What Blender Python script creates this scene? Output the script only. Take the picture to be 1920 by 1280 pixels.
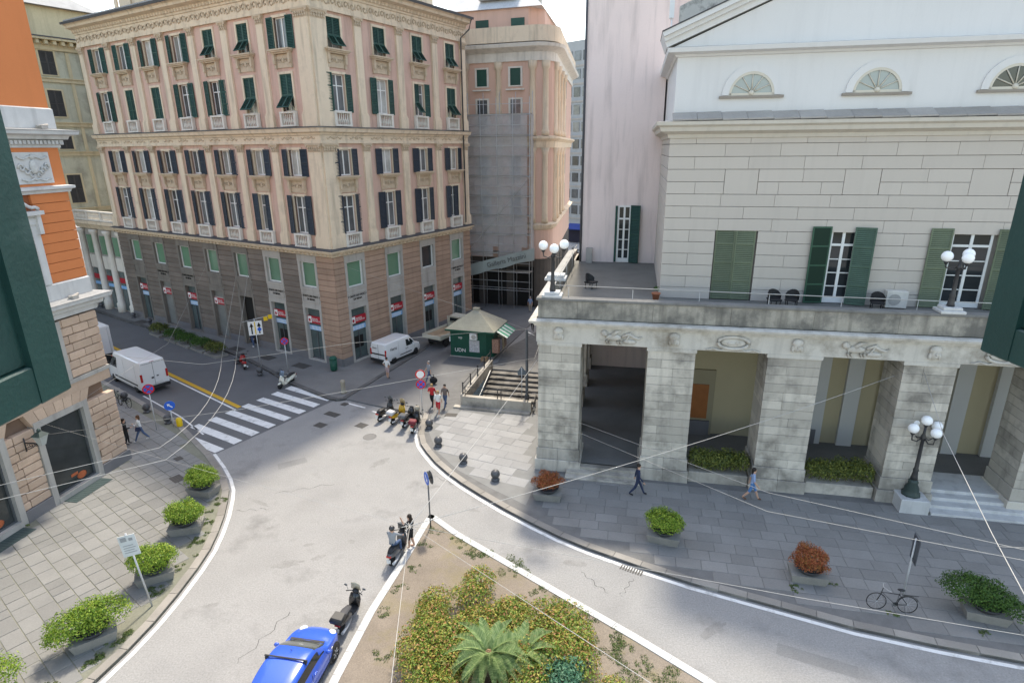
import bpy, math, random
from mathutils import Matrix, Vector
R = math.radians
for o in list(bpy.data.objects): bpy.data.objects.remove(o)
S = bpy.context.scene
COL = S.collection
random.seed(7)
# ---------------------------------------------------------------- camera, sky, sun, exposure
cam_d = bpy.data.cameras.new('camera'); cam = bpy.data.objects.new('camera', cam_d); COL.objects.link(cam)
cam_d.sensor_width = 36; cam_d.lens = 1115/1920*36; cam_d.clip_start = .05; cam_d.clip_end = 2000
th, rl = R(18), R(.5)
F0 = Vector((0, math.cos(th), -math.sin(th))); U0 = Vector((0, math.sin(th), math.cos(th))); X0 = Vector((1, 0, 0))
RR = math.cos(rl)*X0 - math.sin(rl)*U0; UU = math.sin(rl)*X0 + math.cos(rl)*U0
m = Matrix((RR, UU, -F0)).transposed().to_4x4(); m.translation = (0, 0, 17)
cam.matrix_world = m
S.camera = cam
SUN_AZ, SUN_EL = R(8), R(56.8)
w = bpy.data.worlds.new('World'); S.world = w; w.use_nodes = True
nt = w.node_tree; bg = nt.nodes['Background']
sky = nt.nodes.new('ShaderNodeTexSky'); sky.sky_type = 'NISHITA'; sky.sun_disc = False
sky.sun_elevation = SUN_EL; sky.sun_rotation = SUN_AZ; sky.air_density = 1.0; sky.dust_density = 1.2; sky.ozone_density = 0.0
nt.links.new(sky.outputs[0], bg.inputs[0]); bg.inputs[1].default_value = .15
sl = bpy.data.lights.new('sun', 'SUN'); so = bpy.data.objects.new('sun', sl); COL.objects.link(so)
sl.energy = 1.6; sl.angle = R(4.0); sl.color = (1, .995, .985)
sd = Vector((math.sin(SUN_AZ)*math.cos(SUN_EL), math.cos(SUN_AZ)*math.cos(SUN_EL), math.sin(SUN_EL)))
so.rotation_euler = sd.to_track_quat('Z', 'Y').to_euler(); so.location = (0, 0, 60)
S.view_settings.view_transform = 'Standard'; S.view_settings.look = 'None'; S.view_settings.gamma = 1
S.view_settings.exposure = 1.7; S.view_settings.use_white_balance = True; S.view_settings.white_balance_temperature = 7800; S.view_settings.white_balance_tint = 8
S.render.engine = 'CYCLES'
# ---------------------------------------------------------------- materials
MATS = {}
def mk(name, col, rough=.85, var=.12, scale=1.5, fine=.08, fscale=25, bump=.0, streak=0, orand=0, spec=.3, metal=0, island=None, dirt=None, dscale=.35, dth=(.5, .7)):
    if name in MATS: return MATS[name]
    M = bpy.data.materials.new(name); M.use_nodes = True; t = M.node_tree; N = t.nodes; L = t.links
    b = N['Principled BSDF']; b.inputs['Roughness'].default_value = rough; b.inputs['Metallic'].default_value = metal
    b.inputs['Specular IOR Level'].default_value = spec
    geo = N.new('ShaderNodeNewGeometry')
    def noise(sc, det=4, vec=None, rgh=.55):
        n = N.new('ShaderNodeTexNoise'); n.inputs['Scale'].default_value = sc; n.inputs['Detail'].default_value = det; n.inputs['Roughness'].default_value = rgh
        L.new(vec or geo.outputs['Position'], n.inputs['Vector']); return n.outputs['Fac']
    def math_(op, a, bb):
        n = N.new('ShaderNodeMath'); n.operation = op
        for i, x in enumerate((a, bb)):
            if isinstance(x, (int, float)): n.inputs[i].default_value = x
            else: L.new(x, n.inputs[i])
        return n.outputs[0]
    base = N.new('ShaderNodeRGB'); base.outputs[0].default_value = (*col, 1); cur = base.outputs[0]
    if island:
        rp = N.new('ShaderNodeValToRGB'); L.new(geo.outputs['Random Per Island'], rp.inputs[0])
        e = rp.color_ramp.elements; e[0].color = (*island[0], 1); e[1].color = (*island[-1], 1); e[0].position = 0; e[1].position = 1
        for i, c in enumerate(island[1:-1]):
            x = e.new((i+1)/(len(island)-1)); x.color = (*c, 1)
        cur = rp.outputs[0]
    def mult(cur, fac_socket):
        mx = N.new('ShaderNodeVectorMath'); mx.operation = 'SCALE'; L.new(cur, mx.inputs[0]); L.new(fac_socket, mx.inputs['Scale']); return mx.outputs[0]
    if var: cur = mult(cur, math_('ADD', math_('MULTIPLY', noise(scale), 2*var*1.6), 1-var*1.6))
    if fine: cur = mult(cur, math_('ADD', math_('MULTIPLY', noise(fscale, 3), 2*fine*1.6), 1-fine*1.6))
    if orand:
        oi = N.new('ShaderNodeObjectInfo'); cur = mult(cur, math_('ADD', math_('MULTIPLY', oi.outputs['Random'], 2*orand), 1-orand))
    def blend(cur, fac, c2):
        mx = N.new('ShaderNodeMix'); mx.data_type = 'RGBA'; L.new(fac, mx.inputs['Factor']); L.new(cur, mx.inputs[6]); mx.inputs[7].default_value = (*c2, 1); return mx.outputs[2]
    def ramp(s, a, bb, hi=1.0):
        mr = N.new('ShaderNodeMapRange'); L.new(s, mr.inputs[0]); mr.inputs[1].default_value = a; mr.inputs[2].default_value = bb; mr.inputs[4].default_value = hi; return mr.outputs[0]
    if streak:
        mp = N.new('ShaderNodeMapping'); mp.inputs['Scale'].default_value = (2.2, 2.2, .22); L.new(geo.outputs['Position'], mp.inputs['Vector'])
        cur = blend(cur, ramp(noise(1.0, 5, mp.outputs[0]), .5, .72, streak), tuple(c*.35 for c in col))
    if dirt: cur = blend(cur, ramp(noise(dscale, 8, None, .68), dth[0], dth[1], .85), dirt)
    L.new(cur, b.inputs['Base Color'])
    if bump:
        bp = N.new('ShaderNodeBump'); bp.inputs['Strength'].default_value = bump; bp.inputs['Distance'].default_value = .03
        L.new(noise(fscale*1.5, 4), bp.inputs['Height']); L.new(bp.outputs[0], b.inputs['Normal'])
    MATS[name] = M; return M
def emis(name, col, st):
    M = mk(name, col, .4, 0, fine=0); b = M.node_tree.nodes['Principled BSDF']
    b.inputs['Emission Color'].default_value = (*col, 1); b.inputs['Emission Strength'].default_value = st; return M
def leafmat(name, cols):
    M = mk(name, cols[0], .55, .1, 3, 0, island=cols, spec=.35)
    t = M.node_tree; b = t.nodes['Principled BSDF']; out = t.nodes['Material Output']
    tr = t.nodes.new('ShaderNodeBsdfTranslucent'); mx = t.nodes.new('ShaderNodeMixShader'); mx.inputs[0].default_value = .25
    src = b.inputs['Base Color'].links[0].from_socket
    t.links.new(src, tr.inputs[0]); t.links.new(b.outputs[0], mx.inputs[1]); t.links.new(tr.outputs[0], mx.inputs[2]); t.links.new(mx.outputs[0], out.inputs[0])
    return M
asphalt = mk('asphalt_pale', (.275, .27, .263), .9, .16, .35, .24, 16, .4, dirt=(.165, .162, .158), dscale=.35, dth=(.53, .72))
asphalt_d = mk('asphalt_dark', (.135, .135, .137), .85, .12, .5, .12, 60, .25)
plaza_m = mk('plaza_stone', (.15, .15, .152), .8, .16, .6, .1, 20, .1)
slabL_m = mk('slab_stone_warm', (.205, .203, .195), .85, .14, .5, .1, 14, .12, orand=.11)
slabR_m = mk('slab_stone_grey', (.225, .219, .21), .7, .14, .6, .1, 14, .1, orand=.1)
slabM_m = mk('slab_stone_pale', (.27, .27, .27), .8, .12, .6, .1, 14, .1, orand=.1)
joint_m = mk('joint_soil', (.11, .115, .06), .95, .3, 2, .2, 30)
jointR_m = mk('joint_dark', (.16, .157, .152), .95, .2, 2, .1, 30)
kerb_m = mk('kerb_stone', (.27, .25, .225), .85, .2, .8, .1, 20, .15, orand=.14)
white_p = mk('white_road_paint', (.70, .70, .69), .7, .07, 3, .1, 40, dirt=(.33, .33, .32), dscale=1.6, dth=(.52, .68))
yellow_p = mk('yellow_road_paint', (.62, .36, .04), .7, .1, 3, .12, 40)
iron_m = mk('iron_cover', (.08, .075, .07), .6, .1, 5, .1, 50)
soil_m = mk('island_soil', (.215, .18, .145), .95, .2, .7, .25, 22, .5, dirt=(.2, .17, .09), dscale=.6)
grass_m = leafmat('grass_blades', [(.07, .13, .03), (.11, .17, .045), (.16, .17, .06)])
peach = mk('pink_plaster', (.60, .40, .325), .9, .1, .5, .05, 20, streak=.4, dirt=(.42, .30, .26), dscale=.5, dth=(.5, .8))
cream = mk('cream_stucco', (.70, .57, .43), .9, .1, .6, .06, 20, streak=.5, dirt=(.42, .34, .26), dscale=.6, dth=(.52, .8))
creamd = mk('cream_stucco_ornament', (.52, .41, .30), .9, .15, 3, .1, 20)
whitest = mk('white_stucco', (.66, .62, .56), .85, .1, 2, .05, 20, streak=.3)
stone_lt = mk('grey_frame_stone', (.40, .375, .345), .8, .12, 1, .06, 20, streak=.35)
rust_r = mk('rustic_block_pink', (.37, .25, .185), .9, .14, .7, .08, 18, .1, orand=.1, streak=.25)
rust_l = mk('rustic_block_sooty', (.17, .142, .122), .9, .22, .6, .1, 18, .1, orand=.14, dirt=(.20, .155, .13), dscale=.3, dth=(.55, .75))
plinth_m = mk('plinth_grey', (.17, .165, .17), .8, .15, 1, .08, 20)
gutter_m = mk('gutter_dark', (.07, .07, .075), .6, .1, 2, 0)
roof_m = mk('slate_roof', (.30, .30, .30), .8, .2, 1, .2, 12, .2)
sh_green = mk('shutter_green', (.018, .066, .052), .5, .15, 2, .05, 20, orand=.15)
sh_slate = mk('shutter_slate', (.030, .040, .055), .5, .15, 2, .05, 20, orand=.15)
sh_olive = mk('shutter_olive', (.14, .17, .11), .55, .15, 1.5, .08, 12, orand=.1)
sh_teal = mk('shutter_faded_green', (.075, .13, .095), .55, .2, 1.5, .08, 12)
sh_near = mk('shutter_near_green', (.012, .05, .045), .45, .2, 6, .08, 60, .08, spec=.4, dirt=(.05, .09, .085), dscale=5, dth=(.58, .8))
sash = mk('white_sash', (.72, .72, .70), .5, .04, 2, 0)
pane_m = mk('window_pane', (.13, .14, .145), .08, .5, .9, 0, orand=.6, spec=.6)
pane_d = mk('window_pane_dark', (.025, .03, .033), .06, .3, 1, 0, spec=.6)
pane_shop = mk('shop_pane', (.085, .115, .115), .06, .35, .8, 0, spec=.6)
pane_green = mk('pane_green_blind', (.12, .24, .155), .15, .12, .8, 0, orand=.12, spec=.5)
red_s = mk('bank_sign_red', (.42, .02, .035), .5, .05, 2, 0)
blue_s = mk('bank_band_blue', (.22, .45, .75), .5, .05, 2, 0)
dark_in = mk('dark_interior', (.015, .014, .013), .9, .1, 1, 0)
travert = mk('portico_stone', (.50, .46, .40), .85, .10, .7, .06, 16, .12, orand=.22, streak=.45, dirt=(.17, .155, .135), dscale=.5, dth=(.48, .66))
travert2 = mk('portico_entablature', (.55, .52, .47), .85, .10, .6, .05, 16, .08, streak=.35, dirt=(.25, .22, .18), dscale=.6, dth=(.5, .7))
parapet_m = mk('weathered_parapet', (.35, .325, .28), .9, .2, .6, .1, 14, .1, streak=.8, dirt=(.12, .115, .105), dscale=.7, dth=(.42, .62))
upper_m = mk('theatre_plaster_beige', (.54, .485, .43), .9, .03, .3, .02, 20, streak=.07, orand=.025)
uppjoint = mk('theatre_joint', (.44, .40, .36), .9, .05, 1, 0)
whitew = mk('theatre_plaster_white', (.69, .675, .66), .9, .03, .3, .02, 20, streak=.08)
pinkt = mk('tower_plaster_pink', (.76, .64, .61), .9, .07, .25, .03, 12, streak=.3)
terr_m = mk('terrace_floor', (.17, .165, .15), .85, .25, .5, .1, 10)
tile_m = mk('stone_roof_tile', (.36, .33, .30), .85, .15, 1, .1, 12, orand=.12)
orange_m = mk('orange_plaster', (.60, .20, .075), .9, .05, .4, .03, 20, streak=.06, orand=.03)
orjoint = mk('orange_joint', (.30, .10, .045), .9, .05, 1, 0)
obrick = mk('sandstone_block', (.53, .385, .29), .9, .08, 1.2, .09, 16, .2, orand=.13, dirt=(.42, .29, .21), dscale=.8)
objoint = mk('sandstone_joint', (.20, .13, .095), .95, .1, 2, 0)
marble = mk('white_marble', (.53, .53, .525), .6, .1, 1.5, .05, 20, streak=.35)
old_m = mk('old_green_plaster', (.50, .485, .37), .9, .18, .4, .08, 10, streak=.4, dirt=(.22, .20, .16), dscale=.3)
oldy_m = mk('old_yellow_plaster', (.58, .49, .32), .9, .15, .5, .08, 12, streak=.3)
oldb_m = mk('old_brown_base', (.22, .15, .085), .9, .15, .6, .08, 12)
salmon = mk('salmon_plaster', (.62, .41, .33), .9, .06, .5, .03, 15, streak=.15)
greyb = mk('modern_grey_cladding', (.36, .38, .39), .7, .1, .8, 0)
steel = mk('galvanised_steel', (.52, .53, .54), .5, .1, 2, 0, metal=.25)
steel_d = mk('dark_pole_paint', (.10, .105, .11), .5, .1, 2, 0)
cable_m = mk('cable', (.42, .41, .39), .6, .05, 1, 0)
castiron = mk('cast_iron', (.035, .034, .036), .45, .15, 4, 0, spec=.5)
iron_gr = mk('cast_iron_patina', (.04, .06, .055), .5, .2, 4, 0)
globe_m = mk('opal_globe', (.93, .93, .93), .25, 0, fine=0, spec=.5)
ball_m = mk('bollard_iron', (.075, .075, .08), .4, .1, 6, .05, 40, spec=.5)
concrete = mk('planter_concrete', (.25, .24, .22), .9, .18, 2, .1, 20, .15)
pot_m = mk('dark_pot', (.045, .047, .052), .6, .1, 3, 0)
rubber = mk('rubber', (.02, .02, .021), .75, .1, 5, 0)
rim_m = mk('wheel_rim', (.38, .38, .39), .35, .05, 3, 0, metal=.7)
plastic = mk('black_plastic', (.028, .028, .03), .5, .05, 4, 0)
plate_m = mk('number_plate', (.70, .70, .68), .5, .05, 4, 0)
redl = mk('tail_light', (.45, .02, .02), .2, 0, fine=0, spec=.6)
amberl = mk('indicator', (.7, .25, .03), .3, 0, fine=0)
headl = mk('head_light', (.75, .76, .74), .12, 0, fine=0, spec=.8)
glass_v = mk('vehicle_glass', (.02, .025, .026), .05, .1, 2, 0, spec=.7)
def paint(name, c, r=.28): 
    M = mk(name, c, r, .02, 1, 0, spec=.5); M.node_tree.nodes['Principled BSDF'].inputs['Coat Weight'].default_value = .4; return M
van_w = paint('van_white', (.74, .745, .75)); car_b = paint('car_blue', (.025, .10, .52), .25); truck_c = paint('truck_cream', (.55, .53, .44), .5)
sc_black = paint('scooter_black', (.022, .022, .024)); sc_grey = paint('scooter_grey', (.09, .092, .098)); sc_white = paint('vespa_ivory', (.68, .66, .57)); sc_yel = paint('scooter_yellow', (.70, .40, .02)); sc_red = paint('moto_red', (.42, .03, .025)); sc_maroon = paint('scooter_maroon', (.22, .02, .03))
blue_sign = mk('sign_blue', (.02, .12, .55), .4, 0, fine=0); red_sign = mk('sign_red', (.62, .02, .02), .4, 0, fine=0); white_sign = mk('sign_white', (.78, .78, .77), .45, .03, 4, 0); yel_sign = mk('sign_yellow', (.75, .48, .02), .4, 0, fine=0)
signback = mk('sign_back_grey', (.33, .34, .35), .5, .05, 3, 0, metal=.3)
kiosk_m = mk('kiosk_green', (.010, .075, .05), .45, .15, 2, .05, 20)
kroof_m = mk('kiosk_roof', (.36, .345, .275), .8, .15, 1.2, .1, 12)
wood_m = mk('bed_planks', (.36, .26, .17), .85, .2, 2, .15, 14, orand=.12)
orangewood = mk('door_varnished', (.33, .12, .04), .5, .15, 2, .05, 20)
portin = mk('portico_inner_cream', (.46, .40, .27), .9, .05, .6, .03, 20)
portwh = mk('portico_inner_white', (.56, .56, .55), .9, .04, .6, .03, 20)
wicker = mk('wicker_black', (.03, .028, .028), .6, .2, 40, .3, 90)
terracotta = mk('terracotta', (.40, .15, .08), .8, .1, 4, 0)
netting = mk('scaffold_net', (.6, .6, .62), .9, .15, .9, .1, 8)
banner_m = mk('banner_cloth', (.36, .40, .38), .9, .12, .7, .04, 12)
G1 = [(.07, .15, .015), (.15, .27, .028), (.25, .36, .04), (.34, .40, .06)]
G2 = [(.025, .07, .012), (.05, .125, .02), (.10, .18, .03)]
leafA = leafmat('leaf_bright', G1); leafB = leafmat('leaf_green', G2)
leafR = leafmat('leaf_red', [(.20, .06, .02), (.36, .09, .035), (.46, .15, .06), (.22, .14, .03)])
leafO = leafmat('leaf_orange_green', [(.07, .16, .025), (.17, .28, .045), (.33, .37, .07), (.50, .32, .09), (.22, .32, .05), (.52, .22, .12), (.12, .22, .035), (.2, .3, .05)])
leafT = leafmat('leaf_teal', [(.03, .11, .06), (.07, .19, .11), (.12, .25, .15)])
leafD = leafmat('leaf_dark_mixed', [(.03, .055, .015), (.10, .13, .03), (.24, .25, .05), (.06, .09, .02)])
leafP = leafmat('palm_leaflet', [(.10, .18, .06), (.20, .29, .11), (.34, .42, .19)])
skin = mk('skin', (.52, .31, .22), .6, .05, 5, 0); hair_d = mk('hair_dark', (.025, .018, .014), .6, .1, 9, 0); hair_b = mk('hair_blond', (.34, .22, .10), .6, .1, 9, 0); hair_g = mk('hair_grey', (.30, .28, .27), .6, .1, 9, 0)
def cloth(c): return mk('cloth_%02d_%02d_%02d' % tuple(int(x*99) for x in c), c, .9, .12, 6, .05, 40)
# ---------------------------------------------------------------- mesh tools
class MB:
    def __init__(s): s.v = []; s.f = []; s.mi = []; s.sm = []; s.cur = 0
    def face(s, idx, smooth=False): s.f.append(idx); s.mi.append(s.cur); s.sm.append(smooth)
    def box(s, x0, y0, z0, x1, y1, z1):
        b = len(s.v)
        s.v += [(x0,y0,z0),(x1,y0,z0),(x1,y1,z0),(x0,y1,z0),(x0,y0,z1),(x1,y0,z1),(x1,y1,z1),(x0,y1,z1)]
        for q in ((3,2,1,0),(4,5,6,7),(0,1,5,4),(1,2,6,5),(2,3,7,6),(3,0,4,7)): s.face([b+i for i in q])
        return s
    def bbox(s, x0, y0, z0, x1, y1, z1, e):     # box with chamfered front/side/top edges
        b = len(s.v)
        P = []
        for (z, i) in ((z0, 0), (z0+e, 1), (z1-e, 1), (z1, 0)):
            k = 0 if i else e
            P.append([(x0+k+ (e if not i else 0)*0, y0+k, z), (x1-k, y0+k, z), (x1-k, y1-k, z), (x0+k, y1-k, z)])
        for ring in P: s.v += ring
        for r in range(3):
            for j in range(4): s.face([b+r*4+j, b+r*4+(j+1) % 4, b+r*4+4+(j+1) % 4, b+r*4+4+j])
        s.face([b+3, b+2, b+1, b]); s.face([b+12, b+13, b+14, b+15]); return s
    def prism(s, poly, z0, z1, cap0=True):
        n = len(poly); b = len(s.v)
        a = sum(poly[i][0]*poly[(i+1) % n][1]-poly[(i+1) % n][0]*poly[i][1] for i in range(n))
        if a < 0: poly = poly[::-1]
        s.v += [(p[0], p[1], z0) for p in poly] + [(p[0], p[1], z1) for p in poly]
        for i in range(n): s.face([b+i, b+(i+1) % n, b+n+(i+1) % n, b+n+i])
        s.face([b+n+i for i in range(n)])
        if cap0: s.face([b+n-1-i for i in range(n)])
        return s
    def xprism(s, poly, y0, y1):   # polygon in (x,z), extruded along y
        n = len(poly); b = len(s.v)
        a = sum(poly[i][0]*poly[(i+1) % n][1]-poly[(i+1) % n][0]*poly[i][1] for i in range(n))
        if a < 0: poly = poly[::-1]
        s.v += [(p[0], y0, p[1]) for p in poly] + [(p[0], y1, p[1]) for p in poly]
        for i in range(n): s.face([b+(i+1) % n, b+i, b+n+i, b+n+(i+1) % n])
        s.face([b+i for i in range(n)]); s.face([b+2*n-1-i for i in range(n)]); return s
    def sweep(s, prof, path, closed=False):
        # prof: (out, z) list, path: xy polyline; 'out' is to the right of travel direction
        n = len(path); rings = []
        for i, p in enumerate(path):
            def nrm(a, c):
                d = Vector((c[0]-a[0], c[1]-a[1])); d.normalize(); return Vector((d.y, -d.x))
            if closed: n1 = nrm(path[i-1], p); n2 = nrm(p, path[(i+1) % n])
            else:
                n1 = nrm(path[i-1], p) if i > 0 else nrm(p, path[i+1]); n2 = nrm(p, path[i+1]) if i < n-1 else n1
            mm = (n1+n2); mm.normalize(); mm = mm/max(.3, mm.dot(n1))
            b = len(s.v); s.v += [(p[0]+mm.x*o, p[1]+mm.y*o, z) for o, z in prof]; rings.append(b)
        k = len(prof)
        for i in range(n if closed else n-1):
            a, c = rings[i], rings[(i+1) % n]
            for j in range(k-1): s.face([a+j, c+j, c+j+1, a+j+1])
        if not closed:
            s.face([rings[0]+j for j in range(k)]); s.face([rings[-1]+k-1-j for j in range(k)])
        return s
    def tube(s, pts, r, n=6, cap=True, smooth=True):
        P = [Vector(p) for p in pts]; rs = r if isinstance(r, (list, tuple)) else [r]*len(P); rings = []
        for i, p in enumerate(P):
            t = (P[min(i+1, len(P)-1)]-P[max(i-1, 0)]); t.normalize()
            a = Vector((0, 0, 1)) if abs(t.z) < .95 else Vector((1, 0, 0))
            u = t.cross(a); u.normalize(); w_ = t.cross(u)
            b = len(s.v); rings.append(b)
            for j in range(n):
                an = 2*math.pi*j/n; q = p+(u*math.cos(an)+w_*math.sin(an))*rs[i]; s.v.append(tuple(q))
        for i in range(len(P)-1):
            a, c = rings[i], rings[i+1]
            for j in range(n): s.face([a+j, a+(j+1) % n, c+(j+1) % n, c+j], smooth)
        if cap: s.face([rings[0]+n-1-j for j in range(n)]); s.face([rings[-1]+j for j in range(n)])
        return s
    def lathe(s, prof, n=12, c=(0, 0, 0), axis='z', smooth=True):
        rings = []
        for r, z in prof:
            b = len(s.v); rings.append(b)
            for j in range(n):
                a = 2*math.pi*j/n; x, y = r*math.cos(a), r*math.sin(a)
                if axis == 'z': s.v.append((c[0]+x, c[1]+y, c[2]+z))
                elif axis == 'y': s.v.append((c[0]+x, c[1]+z, c[2]-y))
                else: s.v.append((c[0]+z, c[1]+x, c[2]+y))
        for i in range(len(rings)-1):
            for j in range(n): s.face([rings[i]+j, rings[i]+(j+1) % n, rings[i+1]+(j+1) % n, rings[i+1]+j], smooth)
        s.face([rings[0]+n-1-j for j in range(n)]); s.face([rings[-1]+j for j in range(n)]); return s
    def sphere(s, c, r, nu=12, nv=8):
        rx, ry, rz = r if isinstance(r, (tuple, list)) else (r, r, r); b = len(s.v)
        for i in range(nv+1):
            t = math.pi*i/nv
            for j in range(nu):
                a = 2*math.pi*j/nu; s.v.append((c[0]+rx*math.sin(t)*math.cos(a), c[1]+ry*math.sin(t)*math.sin(a), c[2]-rz*math.cos(t)))
        for i in range(nv):
            for j in range(nu): s.face([b+i*nu+j, b+i*nu+(j+1) % nu, b+(i+1)*nu+(j+1) % nu, b+(i+1)*nu+j], True)
        return s
    def loft(s, rings, smooth=True, cap=True):
        n = len(rings[0]); bs = []
        for r in rings: bs.append(len(s.v)); s.v += [tuple(p) for p in r]
        for i in range(len(rings)-1):
            for j in range(n): s.face([bs[i]+j, bs[i]+(j+1) % n, bs[i+1]+(j+1) % n, bs[i+1]+j], smooth)
        if cap: s.face([bs[0]+n-1-j for j in range(n)]); s.face([bs[-1]+j for j in range(n)])
        return s
    def quad(s, a, b, c, d): k = len(s.v); s.v += [a, b, c, d]; s.face([k, k+1, k+2, k+3]); return s
    def mesh(s, name, *mats):
        me = bpy.data.meshes.new(name); me.from_pydata(s.v, [], s.f)
        for M in mats: me.materials.append(M)
        me.polygons.foreach_set('material_index', s.mi); me.polygons.foreach_set('use_smooth', s.sm); me.update()
        return me
def T(x=0, y=0, z=0): return Matrix.Translation((x, y, z))
def RZ(a): return Matrix.Rotation(a, 4, 'Z')
def RX(a): return Matrix.Rotation(a, 4, 'X')
def RY(a): return Matrix.Rotation(a, 4, 'Y')
def ob(name, me, parent=None, M=None):
    o = bpy.data.objects.new(name, me); COL.objects.link(o)
    if parent: o.parent = parent
    if M is not None: o.matrix_local = M
    return o
def tag(o, label, cat=None, group=None):
    o['label'] = label
    if cat: o['category'] = cat
    if group: o['group'] = group
    return o
def thing(name, label, cat, M=None, group=None):
    o = ob(name, None, None, M); o.empty_display_size = .3
    return tag(o, label, cat, group)
def struct(name, me, M=None): o = ob(name, me, None, M); o['kind'] = 'structure'; return o
def copy_tree(o, parent=None, M=None):
    c = o.copy(); COL.objects.link(c); c.parent = parent
    if parent: c.matrix_local = o.matrix_local.copy()
    if M is not None: c.matrix_local = M
    for ch in list(o.children): copy_tree(ch, c)
    return c
def text_mesh(s, size, mat, ext=.01, align='CENTER'):
    cu = bpy.data.curves.new('txt', 'FONT'); cu.body = s; cu.size = size; cu.extrude = ext; cu.align_x = align; cu.align_y = 'CENTER'
    o = bpy.data.objects.new('txt', cu); COL.objects.link(o); dg = bpy.context.evaluated_depsgraph_get()
    me = bpy.data.meshes.new_from_object(o.evaluated_get(dg)); bpy.data.objects.remove(o); me.materials.clear(); me.materials.append(mat); return me
def inside(p, poly):
    x, y = p; c = False; n = len(poly)
    for i in range(n):
        x1, y1 = poly[i]; x2, y2 = poly[(i+1) % n]
        if (y1 > y) != (y2 > y) and x < (x2-x1)*(y-y1)/(y2-y1)+x1: c = not c
    return c
def foliage(name, blobs, n, leaf, mat, seed=1, flat=.0):
    rnd = random.Random(seed); mb = MB(); vol = [b[3]*b[4]*b[5] for b in blobs]
    for k in range(n):
        b = rnd.choices(blobs, vol)[0]
        while True:
            d = Vector((rnd.gauss(0, 1), rnd.gauss(0, 1), rnd.gauss(0, 1)))
            if d.length > .01: break
        d.normalize()
        if d.z < -.35: d.z *= -.6
        rr = rnd.uniform(.62, 1.04)*(1+.10*math.sin(d.x*7+seed)*math.sin(d.y*6+d.z*5))
        p = Vector((b[0]+d.x*b[3]*rr, b[1]+d.y*b[4]*rr, b[2]+d.z*b[5]*rr))
        nn = (d+Vector((rnd.gauss(0, .6), rnd.gauss(0, .6), rnd.gauss(.25, .5)))); nn.normalize()
        a = nn.cross(Vector((rnd.gauss(0, 1), rnd.gauss(0, 1), rnd.gauss(0, 1)))); a.normalize(); c = nn.cross(a)
        L_ = leaf*rnd.uniform(.6, 1.35); W_ = L_*rnd.uniform(.4, .6)
        mb.quad(tuple(p-a*L_*.5), tuple(p+c*W_*.5+nn*L_*.08), tuple(p+a*L_*.5), tuple(p-c*W_*.5+nn*L_*.08))
    return mb.mesh(name, mat)
# ---------------------------------------------------------------- ground, roads, pavements
STX = Vector((math.cos(R(-14)), math.sin(R(-14)))); STY = Vector((-STX.y, STX.x)); ST0 = Vector((-3.3, 37.9))
HOLE = [tuple(ST0+STX*a+STY*b) for a, b in ((0, 0), (4.75, 0), (4.75, 7.2), (0, 7.2))]
mb = MB(); OUT = [(-300, -60), (300, -60), (300, 500), (-300, 500)]
for i in range(4): j = (i+1) % 4; mb.quad((*OUT[i], 0), (*OUT[j], 0), (*HOLE[j], 0), (*HOLE[i], 0))
road = struct('road', mb.mesh('road', asphalt))
kerbL = [(-56, 61.2), (-40, 49.3), (-27.4, 39.8), (-22, 35.6), (-20.4, 34.0), (-19, 32.5), (-17.76, 31.22), (-16.5, 29.7), (-15.55, 28.41), (-14.9, 27.3), (-14.53, 26.34), (-14.1, 25), (-13.78, 23.68), (-13.55, 22.4), (-13.48, 21.1), (-13.5, 19.6), (-13.6, 18.12), (-13.8, 16.8), (-14.11, 15.53), (-14.6, 13.8), (-15.4, 11.5), (-17, 8), (-19, 4)]
kerbR = [(-5.95, 36.6), (-5.95, 34.6), (-5.85, 33.4), (-5.55, 32.2), (-5.07, 31.18), (-4.4, 29.95), (-3.57, 28.76), (-2.7, 27.7), (-1.71, 26.63), (-.4, 25.3), (.93, 24.09), (2.1, 23.1), (3.24, 22.29), (5.35, 21.02), (7.2, 20.0), (9.15, 19.1), (12.51, 17.56), (15, 16.7), (17.49, 15.96), (21, 15), (25, 14), (34, 12)]
kerbM = [(-80, 88.5), (-46, 64), (-41, 60.4), (-36, 57), (-30.7, 53.3), (-25.6, 50.1), (-22.8, 47.8), (-19.8, 45), (-16.9, 42.1), (-14.5, 40.2), (-13.2, 39.2), (-12.5, 38.9), (-11.9, 39.1), (-10.9, 41.7), (-8, 49), (-5.4, 57.7), (-3.2, 64)]
# dark street asphalt behind the crossing
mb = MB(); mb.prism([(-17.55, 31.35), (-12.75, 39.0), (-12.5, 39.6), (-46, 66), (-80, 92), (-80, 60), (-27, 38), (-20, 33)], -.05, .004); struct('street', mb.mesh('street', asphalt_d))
mb = MB(); mb.prism([(-12.2, 39.3), (-9.6, 38.0), (-5.5, 36.3), (-3.9, 37.0), (-1.9, 46.2), (6, 70), (6, 110), (30, 130), (10, 130), (-4, 66), (-5.4, 57.7), (-8, 49), (-10.9, 41.7)], -.05, .09); struct('plaza', mb.mesh('plaza', plaza_m))
pavL_poly = kerbL + [(-40, 4), (-75, 60)]
pavR_poly = kerbR + [(40, 12), (40, 66), (9, 66), (-.5, 50), (-3.6, 44)]
pavM_poly = kerbM + [(-8, 70), (-80, 110)]
def pave(name, poly, top, m): mb = MB(); mb.prism(poly, -.05, top); return struct(name, mb.mesh(name, m))
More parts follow.
